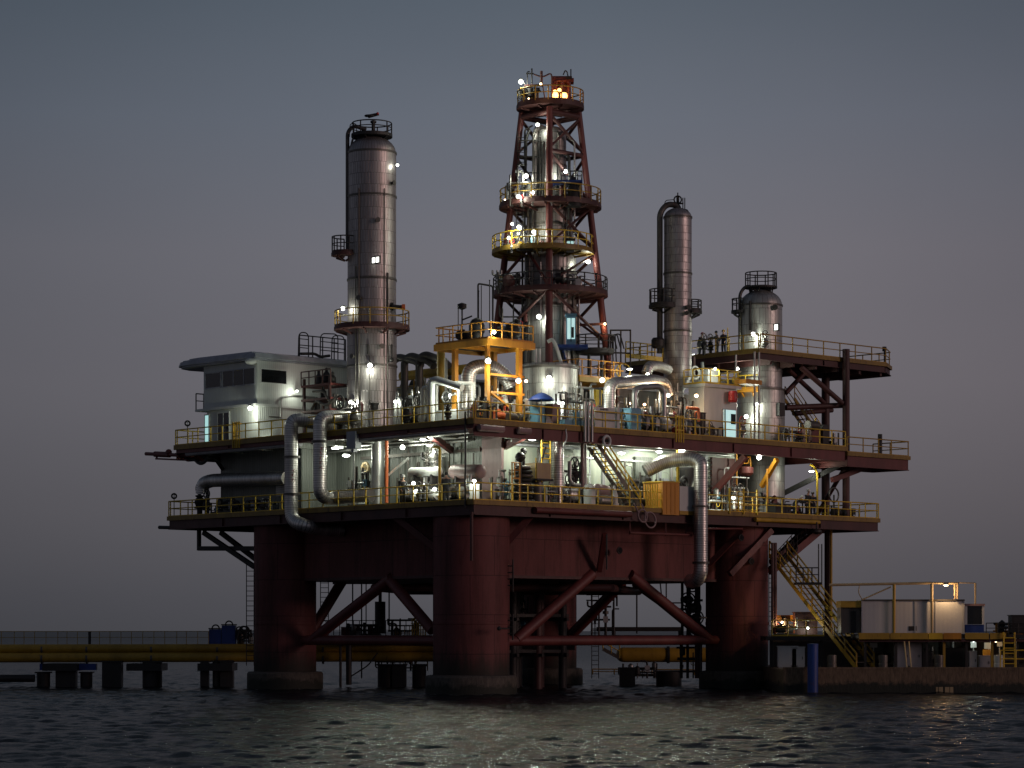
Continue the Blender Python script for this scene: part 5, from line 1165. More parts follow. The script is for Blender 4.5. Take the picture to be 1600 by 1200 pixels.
for i, (px, zz, R, lab) in enumerate(((1016, -.75, .5, 'pink looped hose hanging below the lower deck edge'), (1004, -.5, .4, 'smaller looped hose left of the pink hanging loop'))):
    solo(MB().torus(fa(px, -.35, FL+zz), R, .06, -AV+ZV*.1, 24, 8).path([fa(px-7, -.3, FL+zz+.2), fa(px-10, -.3, FL), fa(px-14, -.1, FL+.3)], .05, .2, 6), 'hose', 'redpanel', lab, 'hose')
mb = MB()
for p, q in (((984, 808), (1084, 812)), ((984, 808), (984, 835)), ((1040, 810), (1040, 838)), ((1072, 811), (1072, 836)), ((1084, 812), (1084, 836))): mb.tube(pa(*p, .3), pa(*q, .3), .05, n=6)
solo(mb, 'pipe_hanger', 'redsteel', 'thin red pipe frame hanging below the mustard box', 'pipe frame')
pump('dark pump with round head between the stair and the mustard box', fa(1006, 1.6, FL), BV, .8, 'dark', 'dark'); solo(MB().sphere(fa(1009, 1.8, FL+1.9), .38, 14).tube(fa(1009, 1.8, FL), fa(1009, 1.8, FL+1.8), .2), 'standpipe', 'dark', 'dark round headed standpipe left of the arching pipe', 'standpipe')
solo(MB().lathe([(.35, 0), (.4, .8), (.7, 1.9), (.7, 2.0), (.02, 2.1)], fa(1072, 1.6, FL+.9), 18), 'hopper', 'dark', 'dark funnel shaped hopper below the arching pipe', 'hopper')
solo(MB().torus(fa(1069, 1.2, FL+1.9), .35, .1, -AV, 18, 8).torus(fa(1069, 1.1, FL+1.9), .15, .06, -AV, 14, 6), 'hose_reel', 'dark', 'dark hose reel right of the yellow lamp post', 'hose reel')
# right end
for i, (px, lab) in enumerate(((1147, 'valve group left in the brown recess on the lower deck'), (1157, 'valve group right in the brown recess on the lower deck'))): valve(lab, fa(px, 1.8, FL+.3), 'galv', 1.4, -AV, 'mid')
t = thing('orange_bracket', 'orange lit cage bracket high in the brown recess', 'bracket', pa(1166, 728, 2.6)); MB().path([pa(1160, 714, 2.6), pa(1172, 714, 2.6), pa(1173, 732, 2.6)], .06, .1, 6).path([pa(1162, 724, 2.6), pa(1169, 724, 2.6), pa(1170, 718, 2.6)], .05, .1, 6).build('bars', 'orange', t); MB().lathe([(.3, 0), (.5, .2), (.5, .6), (.1, .7)], pa(1166, 744, 2.6), 14).build('red_casing', 'redsteel', t)
solo(MB().tube(fa(1151, 2.6, FL), fa(1151, 2.6, FU-.3), .05, n=8), 'standpipe', 'orange', 'thin orange upright pipe at the left of the brown recess', 'standpipe')
solo(MB().tube(fa(1199, 1.6, FL), fa(1199, 1.6, FL+3.2), .07, n=8), 'standpipe', 'orange', 'orange upright pipe before the right tank base', 'standpipe')
t = thing('rail_cage', 'yellow barred rail cage on the edge right of the hanging pipe', 'cage', fa(1160, -.1, FL)); 
for k in range(5): MB().bar(fa(1140, -.1, FL+.2+.3*k), fa(1183, -.1, FL+.2+.3*k), .05).build('bar', 'yellow', t)
for px in (1140, 1162, 1183): MB().bar(fa(px, -.1, FL-.1), fa(px, -.1, FL+1.6), .09).build('post', 'yellow', t)
mb = MB()
for k in range(12): mb.torus(fa(1109, .4, FL+.3+k*.28), .14, .03, ZV+V((0, .3, 0)), 12, 5)
solo(mb, 'chain_coil', 'dark', 'dark spiral chain hanging right of the arching pipe', 'chain')
p = fa(1277, 2.6, FL); t = thing('lamp_post', 'yellow crook necked lamp post at the right end of the lower deck', 'lamp post', p)
MB().path([p, p+ZV*3.3, p+ZV*3.75-BV*.5, p+ZV*3.75-BV*.75], .08, .35, 10).build('post', 'yellow', t)
pump('dark pump at the right end of the lower deck beside the red posts', fa(1312, 2.6, FL), BV, .8, 'dark', 'dark')
solo(MB().torus(fa(1303, 2.0, FL+1.7), .5, .06, -AV, 18, 6).tube(fa(1303, 2.4, FL), fa(1303, 2.0, FL+1.7), .06), 'hand_wheel', 'mid', 'big hand wheel between the two red posts at the right end', 'hand wheel')
cabinet('low dark cabinet before the right tank base on the lower deck', fa(1217, 1.2, FL), (1.6, .8, .7), 'dark', (BV, AV, ZV))
solo(MB().lathe([(.1, 0), (.35, .15), (.35, .3), (.1, .35)], fa(1276, -.25, FL-1.25), 12).tube(fa(1276, -.25, FL-.9), fa(1276, -.25, FL-.4), .05), 'pendant', 'dark', 'dark unlit pendant lamp under the right lower deck', 'lamp')

# ================================================================== below the deck, ladders and hanging pipes
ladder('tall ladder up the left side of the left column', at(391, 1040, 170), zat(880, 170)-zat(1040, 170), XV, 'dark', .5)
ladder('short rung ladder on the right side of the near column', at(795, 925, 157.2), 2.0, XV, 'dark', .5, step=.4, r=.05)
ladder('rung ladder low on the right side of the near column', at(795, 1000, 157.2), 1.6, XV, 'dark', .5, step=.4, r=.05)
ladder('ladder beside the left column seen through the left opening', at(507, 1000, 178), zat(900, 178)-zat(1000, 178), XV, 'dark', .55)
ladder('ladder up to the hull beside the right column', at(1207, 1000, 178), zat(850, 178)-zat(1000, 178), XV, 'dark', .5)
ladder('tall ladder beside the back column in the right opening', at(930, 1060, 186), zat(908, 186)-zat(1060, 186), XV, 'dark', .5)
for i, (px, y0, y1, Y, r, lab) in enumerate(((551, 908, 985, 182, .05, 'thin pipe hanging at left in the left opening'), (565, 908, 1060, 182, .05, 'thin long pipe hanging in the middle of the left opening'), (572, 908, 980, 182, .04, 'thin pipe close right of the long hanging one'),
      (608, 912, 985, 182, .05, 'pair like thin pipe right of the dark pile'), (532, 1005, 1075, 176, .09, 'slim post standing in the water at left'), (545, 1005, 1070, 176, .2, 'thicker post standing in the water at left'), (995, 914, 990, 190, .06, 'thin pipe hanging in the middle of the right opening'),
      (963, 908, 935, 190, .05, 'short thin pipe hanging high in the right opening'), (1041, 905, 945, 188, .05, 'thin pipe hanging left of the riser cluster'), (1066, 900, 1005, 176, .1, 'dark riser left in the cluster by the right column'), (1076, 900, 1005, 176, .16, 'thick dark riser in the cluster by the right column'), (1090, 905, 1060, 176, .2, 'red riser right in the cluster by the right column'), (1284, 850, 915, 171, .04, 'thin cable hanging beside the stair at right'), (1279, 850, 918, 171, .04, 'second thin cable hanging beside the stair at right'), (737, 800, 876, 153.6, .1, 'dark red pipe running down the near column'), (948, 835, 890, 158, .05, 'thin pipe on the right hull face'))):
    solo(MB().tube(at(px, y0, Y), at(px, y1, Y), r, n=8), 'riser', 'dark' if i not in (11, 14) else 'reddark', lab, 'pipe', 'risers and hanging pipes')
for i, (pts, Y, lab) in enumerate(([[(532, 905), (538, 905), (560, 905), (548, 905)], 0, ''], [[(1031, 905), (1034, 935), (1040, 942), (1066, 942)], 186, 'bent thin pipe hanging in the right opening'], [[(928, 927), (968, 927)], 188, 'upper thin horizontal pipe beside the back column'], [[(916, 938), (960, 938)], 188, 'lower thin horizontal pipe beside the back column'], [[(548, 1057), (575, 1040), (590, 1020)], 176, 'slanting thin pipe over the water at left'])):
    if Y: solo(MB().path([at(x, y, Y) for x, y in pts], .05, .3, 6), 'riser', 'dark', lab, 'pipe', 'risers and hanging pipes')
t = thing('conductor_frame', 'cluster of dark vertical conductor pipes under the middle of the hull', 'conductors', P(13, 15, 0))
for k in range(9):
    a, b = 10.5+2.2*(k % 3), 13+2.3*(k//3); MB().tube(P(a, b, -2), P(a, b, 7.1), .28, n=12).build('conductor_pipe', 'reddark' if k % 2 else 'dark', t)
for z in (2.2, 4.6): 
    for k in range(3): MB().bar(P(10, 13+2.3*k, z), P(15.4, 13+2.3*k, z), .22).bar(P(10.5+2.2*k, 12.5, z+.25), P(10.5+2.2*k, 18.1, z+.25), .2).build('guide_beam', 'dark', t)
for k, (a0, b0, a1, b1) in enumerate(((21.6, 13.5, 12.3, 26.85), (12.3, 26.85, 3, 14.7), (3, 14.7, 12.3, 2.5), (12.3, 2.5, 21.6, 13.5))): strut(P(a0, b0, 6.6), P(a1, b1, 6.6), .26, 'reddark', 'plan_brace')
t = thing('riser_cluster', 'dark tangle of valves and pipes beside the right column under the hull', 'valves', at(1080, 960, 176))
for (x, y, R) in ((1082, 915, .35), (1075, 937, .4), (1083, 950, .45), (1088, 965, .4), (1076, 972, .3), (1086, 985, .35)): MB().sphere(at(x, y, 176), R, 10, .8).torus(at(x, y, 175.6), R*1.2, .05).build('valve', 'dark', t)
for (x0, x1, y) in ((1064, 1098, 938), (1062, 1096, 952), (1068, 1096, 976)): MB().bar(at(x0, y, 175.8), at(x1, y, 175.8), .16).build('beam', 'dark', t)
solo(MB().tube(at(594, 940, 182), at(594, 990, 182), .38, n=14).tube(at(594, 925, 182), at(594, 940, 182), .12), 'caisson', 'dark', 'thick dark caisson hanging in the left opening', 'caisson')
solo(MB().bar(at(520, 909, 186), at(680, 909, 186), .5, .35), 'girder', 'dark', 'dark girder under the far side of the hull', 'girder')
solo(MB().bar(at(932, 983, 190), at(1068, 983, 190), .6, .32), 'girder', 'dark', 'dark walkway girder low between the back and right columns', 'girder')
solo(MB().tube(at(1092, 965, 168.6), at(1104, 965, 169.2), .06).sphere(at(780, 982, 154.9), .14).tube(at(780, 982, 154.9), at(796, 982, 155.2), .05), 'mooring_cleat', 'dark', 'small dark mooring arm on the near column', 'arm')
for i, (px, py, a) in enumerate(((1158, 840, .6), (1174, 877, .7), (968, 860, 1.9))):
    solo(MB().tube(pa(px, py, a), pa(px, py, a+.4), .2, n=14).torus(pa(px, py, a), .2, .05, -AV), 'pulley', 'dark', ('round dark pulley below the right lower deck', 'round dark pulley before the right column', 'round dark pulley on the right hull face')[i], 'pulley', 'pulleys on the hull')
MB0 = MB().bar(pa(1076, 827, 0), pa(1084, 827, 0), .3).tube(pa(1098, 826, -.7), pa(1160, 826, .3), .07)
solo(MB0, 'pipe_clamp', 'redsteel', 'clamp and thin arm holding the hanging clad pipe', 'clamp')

# ================================================================== jetty and pipelines on the left
YJ = 177.5
jt = thing('pipeline', 'lower mustard pipeline running left from the rig low over the water', 'pipeline', at(200, 1036, YJ))
MB().tube(at(-700, 1029, YJ-.1), at(700, 1026, YJ-.1), .34, n=18).build('pipe_run', 'mustard', jt)
for px in (66, 136, 237, 340, 505): MB().tube(at(px-1.5, 1029, YJ-.1), at(px+1.5, 1029, YJ-.1), .38, n=18).build('clamp', 'mid', jt)
jt = thing('pipeline', 'upper mustard pipeline lying above the other one left of the rig', 'pipeline', at(200, 1016, YJ))
MB().tube(at(-700, 1015, YJ+.1), at(700, 1012, YJ+.1), .3, n=18).build('pipe_run', 'mustard', jt)
for px in (66, 136, 237, 340, 505): MB().tube(at(px-1.5, 1015, YJ+.1), at(px+1.5, 1015, YJ+.1), .34, n=18).build('clamp', 'mid', jt)
jd = thing('jetty', 'long dark jetty deck behind the mustard pipelines', 'jetty', at(300, 1012, YJ+1.5))
MB().box(at(-220, 1012, YJ+1.6), (100, 1.8, .3), (XV, YV, ZV)).build('deck', 'dark', jd)
for px in (100, 230, 340, 460): MB().box(at(px, 1042, YJ+.6), (2.4, 3.4, .5), (XV, YV, ZV)).build('cross_head', 'dark', jd)
railing('thin weathered railing along the jetty at left', [at(-420, 1008, YJ+.75), at(326, 1007, YJ+.75)], mat='mustard', step=.75, h=.92, kick=0, r=.022)
solo(MB().tube(at(140, 1010, YJ+.5), at(140, 987, YJ+.5), .1, n=10), 'bollard', 'dark', 'thick dark post in the jetty railing', 'post')
for i, (px, w_, y0, lab) in enumerate(((68, 21, 1052, 'leftmost dark jetty pile under the blue beam'), (104, 31, 1046, 'wide square jetty pile under the middle of the blue beam'), (135, 19, 1052, 'narrow jetty pile under the right end of the blue beam'), (176, 30, 1035, 'wide square jetty pile standing alone'), (238, 31, 1035, 'wide round jetty pile with stepped side'), (320, 13, 1034, 'slim jetty pile left of the rig'), (339, 14, 1034, 'second slim jetty pile left of the rig'), (355, 20, 1034, 'jetty pile nearest the left column'), (602, 24, 1040, 'dark square pile seen left in the opening'), (624, 22, 1040, 'dark square pile seen next to another in the opening'), (655, 22, 1040, 'dark square pile nearest the near column'), (980, 24, 1045, 'dark square pile in the right opening'), (1045, 40, 1050, 'broad dark pile left of the right column'))):
    Yp = YJ if px < 900 else 181; w2 = w_*Yp/F; t = thing('pile', lab, 'pile', at(px, 1080, Yp), 'piles in the water')
    top = at(px, y0, Yp)
    (MB().box(V((top.x, Yp, (top.z-3)/2)), (w2, min(w2, .95), top.z+3), (XV, YV, ZV)) if i % 2 else MB().tube(V((top.x, Yp, -3)), top, w2/2, n=20)).build('shaft', 'dark', t)
    MB().box(top+ZV*.06, (w2*1.12, min(w2*1.12, 1.1), .1), (XV, YV, ZV)).build('cap', 'dark', t)
solo(MB().box(at(107, 1042, YJ), (3.9, .6, .45), (XV, YV, ZV)), 'pile_beam', 'blue', 'blue beam resting on the three leftmost jetty piles', 'beam')
solo(MB().tube(at(-500, 1060, YJ-1), at(54, 1060, YJ-1), .26, n=14), 'pipeline', 'dark', 'dark thin pipeline low over the water at the far left', 'pipeline')
for i, (px, w_, y0, lab) in enumerate(((337, 19, 983, 'shorter blue tank on the jetty'), (358, 21, 977, 'taller blue tank on the jetty beside the rig'))):
    t = thing('tank', lab, 'tank', at(px, 1008, YJ+1.2), 'blue tanks on the jetty'); h = zat(y0, YJ)-zat(1008, YJ); r = w_/2*YJ/F
    MB().box(at(px, 1008, YJ+1.2)+ZV*(h/2), (2*r, 2*r, h), (XV, YV, ZV)).build('body', 'blue', t); MB().box(at(px, y0, YJ+1.2)+ZV*.04, (2.15*r, 2.1*r, .08), (XV, YV, ZV)).build('lid', 'dark', t)
    MB().torus(at(px, y0-1, YJ+1.2), .25, .05, V((.3, -1, .1)), 14, 6).build('lifting_ring', 'dark', t)
mb = MB()
for k in range(5): mb.torus(at(374+k*3, 985+4*(k % 3), YJ+.6), .25+.04*(k % 2), .05, V((random.uniform(-.5, .5), -1, random.uniform(-.3, .3))), 14, 6)
mb.path([at(370, 1000, YJ+.6), at(376, 978, YJ+.6), at(388, 980, YJ+.6), at(389, 1005, YJ+.6)], .06, .3, 8)
solo(mb, 'valve_rack', 'dark', 'dark tangle of valves on the jetty beside the blue tanks', 'valves')
# walkway things between the columns
railing('dark railing on the jetty seen through the left opening', [at(500, 1003, YJ+2.2), at(665, 1003, YJ+2.2)], mat='dark', h=1.5, step=.45, kick=0, r=.03)
t = thing('ladder_cage', 'yellow arched ladder cage beside the near column low in the left opening', 'ladder cage', at(655, 1004, 178))
for k in range(4): MB().path([at(644+k*3.5, 1004, 178+.15*k), at(644+k*3.5, 966, 178+.15*k), at(654+k*3.5, 966, 178+.15*k), at(654+k*3.5, 1004, 178+.15*k)], .045, .22, 8).build('hoop', 'yellow', t)
for yy in (974, 984, 994): MB().bar(at(642, yy, 178), at(668, yy, 178.3), .05).build('crossbar', 'yellow', t)
ladder('yellow ladder below the arched cage down towards the water', at(659, 1048, 178), zat(1012, 178)-zat(1048, 178), XV, 'mustard', .8, r=.045)
railing('short yellow railing left of the arched ladder cage', [at(612, 1003, 181.2), at(640, 1003, 181.2)], mat='mustard', h=1.15, step=.35, kick=0, r=.03)
cabinet('orange red box on the jetty seen in the left opening', at(540, 1004, 181.5), (.6, .6, 1.0), 'redsteel', (XV, YV, ZV))
t = thing('pipeline', 'thick mustard vessel lying beyond the rig in the right opening', 'pipeline', at(1035, 1036, 192)); MB().tube(at(974, 1023, 192), at(1140, 1023, 192), .56, n=22).sphere(at(974, 1023, 192), .56, 20).build('shell', 'mustard', t); MB().tube(at(1042, 1023, 192), at(1046, 1023, 192), .64, n=22).build('clamp', 'dark', t)
stair('small yellow stair low in the right opening', at(942, 1014, 191), at(968, 1028, 191), YV, .7, 'yellow', r=.035)
railing('low yellow pipe railing near the water in the right opening', [at(926, 1054, 186), at(1085, 1055, 186)], mat='mustard', h=.4, step=1.6, kick=0, r=.045)

# ================================================================== quay with sheds on the right
YQ = 160.0; yl = 168.5
q = thing('quay', 'stained concrete quay block along the water at right', 'quay', at(1420, 1085, YQ+8))
qx0 = at(1224, 1045, YQ).x; zq_ = zat(1046, YQ)
MB().box(V(((qx0+60)/2, YQ+11, (zq_-4)/2)), (60-qx0, 22, zq_+4), (XV, YV, ZV)).build('block', 'quay', q)
MB().box(V(((qx0+60)/2, YQ+.15, zq_+.07)), (60-qx0, .36, .135), (XV, YV, ZV)).build('coping', 'quay', q)
mb = MB()
for k, (px, w_, h_) in enumerate(((1464, .12, .36), (1470, .26, .36), (1480, .28, .36), (1487, .2, .36))): mb.box(at(px, 1078, YQ-.012), (w_, .02, h_), (XV, YV, ZV))
mb.build('faded_marks', 'tan', q)
yd = 164.5
rd = thing('raised_dock', 'raised steel dock on posts above the quay carrying the grey container', 'dock', at(1480, 1045, yd+2))
zdk = zat(991, yd); dx0, dx1 = at(1342, 990, yd).x, 48.0
MB().box(V(((dx0+dx1)/2, yd+3.5, zdk-.13)), (dx1-dx0, 7, .26), (XV, YV, ZV)).build('deck', 'dark', rd)
for i, (x0, x1, mt) in enumerate(((1342, 1390, 'mustard'), (1391, 1450, 'mustard'), (1451, 1473, 'yellow'), (1474, 1502, 'orange'), (1508, 1545, 'mustard'), (1547, 1572, 'mustard'))):
    p, p2 = at(x0, 995, yd-.05), at(x1, 995, yd-.05); MB().box((p+p2)/2, ((p2-p).length, .06, .5), (XV, YV, ZV)).build('kick_board', mt, rd)
MB().box(V(((dx0+dx1)/2, yd-.02, zdk-.4)), (dx1-dx0, .12, .16), (XV, YV, ZV)).build('edge_beam', 'reddark', rd)
for px in (1352, 1400, 1448, 1475, 1510, 1550, 1590, 1640):
    for dy in (.4, 6.5): p = at(px, 1045, yd+dy); MB().box(V((p.x, yd+dy, (zq_+zdk-.26)/2)), (.16, .16, zdk-.26-zq_), (XV, YV, ZV)).build('post', 'mustard' if px in (1475, 1550) else 'dark', rd)
t = thing('container', 'long grey ribbed container on the raised dock', 'container', at(1426, 990, yd+2)); cx0, cx1, cz = at(1347, 990, yd+.6).x, at(1506, 990, yd+.6).x, zat(937, yd+.6)
MB().box(V(((cx0+cx1)/2, yd+1.9, (zdk+cz)/2+.02)), (cx1-cx0, 2.6, cz-zdk-.04), (XV, YV, ZV)).build('body', 'container', t)
for x in (cx0, cx0+(cx1-cx0)*.31, cx0+(cx1-cx0)*.52, cx0+(cx1-cx0)*.72, cx1): MB().box(V((x, yd+.59, (zdk+cz)/2+.02)), (.08, .06, cz-zdk-.03), (XV, YV, ZV)).build('corner_post', 'greypaint', t)
MB().box(V(((cx0+cx1)/2, yd+.58, cz-.03)), (cx1-cx0+.1, .1, .1), (XV, YV, ZV)).build('top_rail', 'mid', t)
MB().box(at(1426, 982, yd+.585), (.5, .03, .3), (XV, YV, ZV)).build('vent', 'dark', t)
t = thing('shed', 'small yellow topped shed left of the grey container', 'shed', at(1330, 990, yd+1)); sx0, sx1 = at(1314, 990, yd+1).x, at(1345, 990, yd+1).x
MB().box(V(((sx0+sx1)/2, yd+2, zat(968, yd+1))), (sx1-sx0, 2, 1.75), (XV, YV, ZV)).build('wall', 'mid', t); MB().box(V(((sx0+sx1)/2, yd+1.9, zat(944, yd+1))), (sx1-sx0+.1, 2.3, .42), (XV, YV, ZV)).build('roof', 'mustard', t)
MB().box(V((sx0+.62*(sx1-sx0), yd+.98, zat(972, yd+1))), (.35, .05, 1.4), (XV, YV, ZV)).build('doorway', 'black', t)
t = thing('pipe_gantry', 'pale pipe gantry frame standing over the container', 'gantry', at(1410, 990, yd+.3))
yg = yd+.35
def gp(px, py): return at(px, py, yg)
MB().tube(gp(1296, 914), gp(1456, 911), .09, n=10).tube(gp(1456, 911), gp(1496, 911.5), .07, n=10).build('beam', 'tan', t); MB().tube(gp(1490, 910.5), gp(1524, 911), .035, n=8).build('beam', 'tan', t)
for px, y0, y1, r in ((1397, 913, 990, .1), (1456, 911, 998, .1), (1492, 911, 936, .07), (1496, 911, 936, .07), (1524, 911, 944, .07)): MB().tube(gp(px, y0), gp(px, y1), r, r*.8, n=10).build('post', 'mustard' if px == 1397 else 'tan', t)
MB().tube(gp(1347, 937), gp(1392, 917), .05, n=8).build('strut', 'tan', t); MB().path([gp(1343, 914), gp(1341, 926), gp(1348, 938)], .03, .2, 6).build('strut', 'tan', t)
t = thing('booth', 'small white framed booth with blue base at the right end of the container', 'booth', at(1523, 990, yd+1)); bx = at(1523, 990, yd+.8).x
MB().box(V((bx, yd+1.4, zat(982, yd+.8))), (1.2, 1.2, .5), (XV, YV, ZV)).build('base', 'blue', t)
for sx_ in (-.55, .55): MB().box(V((bx+sx_, yd+.86, zat(961, yd+.8))), (.14, .12, 1.25), (XV, YV, ZV)).build('frame_post', 'white', t)
MB().box(V((bx, yd+1.4, zat(945, yd+.8))), (1.3, 1.35, .14), (XV, YV, ZV)).build('roof', 'redpanel', t); MB().box(V((bx, yd+1.4, zat(961, yd+.8))), (.95, 1.05, 1.2), (XV, YV, ZV)).build('window', 'glass', t); MB().box(V((bx, yd+.85, zat(977, yd+.8))), (.96, .1, .1), (XV, YV, ZV)).build('sill', 'white', t)
railing('dark railing at the far right end of the raised dock', [at(1541, 991, yd+1), at(1640, 991, yd+1)], mat='dark', h=.72, step=.7, kick=0, r=.03)
ladder('yellow ladder at the right side of the raised dock down to the quay', at(1577, 1045, yd-.25), zat(988, yd)-zat(1045, yd), XV, 'yellow', .7, r=.05)
t = thing('guard_railing', 'yellow railing low on the quay at the far right', 'railing', at(1565, 1045, YQ+1), 'guard railings along the decks'); rails_on(t, [at(1563, 1046, YQ+1), at(1640, 1046, YQ+1)], h=1.2, step=1.1, kick=0)
cabinet('dark boxy machine at the far right edge above the dock', at(1596, 990, yd+2), (1.5, 1.2, 1.1), 'dark', (XV, YV, ZV))
# under the dock
solo(MB().box(V(((at(1350, 0, yd).x+50)/2, yd+7.2, (zq_+zdk-.3)/2+.003)), (50-at(1350, 0, yd).x, .3, zdk-.3-zq_), (XV, YV, ZV)), 'backing_wall', 'mid', 'added dark backing wall under the raised dock', 'wall')  # added dark sheet, keeps bright sky from showing through below the dock
solo(MB().box(at(1270, 1020, yl+4.2), (5.8, .3, 2.0), (XV, YV, ZV)), 'backing_wall', 'mid', 'added dark backing wall under the landing beside the right column', 'wall')  # added dark sheet closing the gap below the landing
for i, (px, dy, s_) in enumerate(((1375, 3.5, 1.0), (1437, 3.6, .8), (1462, 4, 1.1), (1583, 3.5, .9))): pump(('dark engine under the dock left of the lockers', 'small engine between the lockers and the dark cabinet', 'dark engine under the orange board', 'engine behind the yellow ladder under the dock')[i], V((at(px, 0, yd+dy).x, yd+dy, zq_+.01)), XV, s_, 'dark', 'mid')
for i, (px, w_, h_, m_, lab, dy) in enumerate(((1409, .95, 1.55, 'greypaint', 'tall grey locker left under the dock', 1.5), (1428, .9, 1.55, 'greypaint', 'second grey locker under the dock', 1.5), (1230, 1.3, 1.3, 'white', 'pale green white cabinet under the left landing', 4), (1246, .9, 1.25, 'white', 'pale cabinet next to the green white one under the landing', 4), (1519, .5, 1.0, 'white', 'slim white bin on the quay under the dock', 1.2), (1538, .75, .7, 'greypaint', 'wide grey bin on the quay beside the white bin', 1.2), (1448, .7, 1.0, 'dark', 'dark cabinet right of the lockers', 2.0), (1490, 1.6, 1.2, 'dark', 'wide dark machine cabinet under the orange board', 2.2))):
    p = at(px, 1045, yd+dy); p.z = zq_+.003; cabinet(lab, p, (w_, .6, h_), m_, (XV, YV, ZV), 'cabinets under the dock')
for i, (px, w_, y0, y1, m_, lab) in enumerate(((1521, 9, 1003, 1012, 'litwhite', 'small lit white panel at left under the dock'), (1545, 14, 1004, 1014, 'white', 'pale panel in the middle under the dock'), (1543, 15, 1015, 1026, 'orange', 'orange panel below the pale one under the dock'), (1562, 8, 1003, 1010, 'white', 'small pale panel at right under the dock'), (1365, 12, 1004, 1012, 'white', 'pale panel behind the foot of the big stair'))):
    p = at(px, (y0+y1)/2, yd+3); solo(MB().box(p, (w_*p.y/F, .1, (y1-y0)*p.y/F), (XV, YV, ZV)).bar(p, V((p.x, p.y+.2, zq_)), .05), 'panel', m_ if m_ != 'litwhite' else 'white', lab, 'panel')
for i, px in enumerate((1413, 1420)): solo(MB().tube(at(px+4, 1045, YQ+1.5), at(px, 1003, yd-.2), .05, n=6), 'pole', 'tan', ('slanting pale pole leaning on the dock', 'second slanting pale pole leaning on the dock')[i], 'pole', 'poles leaning on the dock')
for i, (px, m_) in enumerate(((1380, 'mid'), (1560, 'white'), (1467, 'mid'), (1300, 'mid'))):
    p = at(px, 1045, YQ+2.2); p.z = zq_+.01; solo(MB().lathe([(.28, 0), (.29, .3), (.27, .34), (.29, .6), (.28, .86), (.02, .88)], p, 16), 'barrel', m_, ('rusty barrel on the quay at the foot of the big stair', 'white barrel on the quay at right', 'dark barrel under the middle of the dock', 'dark barrel left of the big stair foot')[i], 'barrel', 'barrels on the quay')
solo(MB().tube(at(1270, 1082, YQ-.6), at(1270, 1008, YQ-.6), .33, n=20).lathe([(.35, 0), (.35, .08), (.02, .1)], at(1270, 1008, YQ-.6), 20), 'mooring_pile', 'blue', 'blue round mooring pile in front of the quay', 'pile')
# landing and big stair
yl = 168.5
ld = thing('landing', 'dark landing platform at the side of the right column above the quay', 'platform', at(1270, 1000, yl)); lx0, lx1, zl = at(1196, 0, yl).x, at(1346, 0, yl).x, zat(994, yl)
MB().box(V(((lx0+lx1)/2, yl+1.5, zl-.14)), (lx1-lx0, 3.6, .28), (XV, YV, ZV)).build('deck', 'dark', ld)
for px in (1205, 1283, 1338): p = at(px, 1045, yl+.4); MB().box(V((p.x, yl+.4, (zl-.28+zq_)/2)), (.18, .18, zl-.28-zq_), (XV, YV, ZV)).build('post', 'dark', ld)
railing('yellow railing along the front of the dark landing', [V((lx0+.4, yl-.25, zl)), V((lx0+3.8, yl-.25, zl))], mat='yellow', h=1.05, step=1.0, kick=.1)
cabinet('dark bulky machine on the landing behind the railing', at(1258, 994, yl+1.8), (1.5, 1.2, 1.5), 'reddark', (XV, YV, ZV)); pump('small pump at left on the dark landing', at(1228, 993, yl+1.0), XV, .7, 'mid', 'dark')
solo(MB().box(at(1227, 966, yl+2.6), (1.1, .3, .42), (XV, YV, ZV)).bar(at(1227, 970, yl+2.6), at(1227, 994, yl+2.6), .12), 'panel', 'orange', 'orange yellow board behind the machines on the landing', 'board')
stair('big mustard stair running down from the rig to the quay', at(1216, 868, 173), at(1352, 1044, 166.3), V((.8, .6, 0)), 1.6, 'mustard', r=.055, n=20)
stair('dark upper stair beneath the right end of the lower deck', fa(1268, 5.5, FL-.6), at(1218, 884, 172.5), V((.35, -.94, 0)), .9, 'dark', r=.03)
t = thing('landing', 'dark railed landing halfway up the big stair', 'platform', at(1262, 910, 168.4)); MB().box(at(1262, 912, 168.6), (1.6, 2.2, .15), (XV, YV, ZV)).build('deck', 'dark', t); rails_on(t, [at(1244, 911, 167.7), at(1279, 911, 167.7)], mat='dark', h=1.0, step=.5, kick=0)
solo(MB().tube(at(1207, 990, 169.6), at(1207, 848, 169.6), .1, n=8).tube(at(1211, 990, 170), at(1211, 848, 170), .13, n=10), 'pipe_pair', 'reddark', 'pair of red pipes beside the right column', 'pipes')

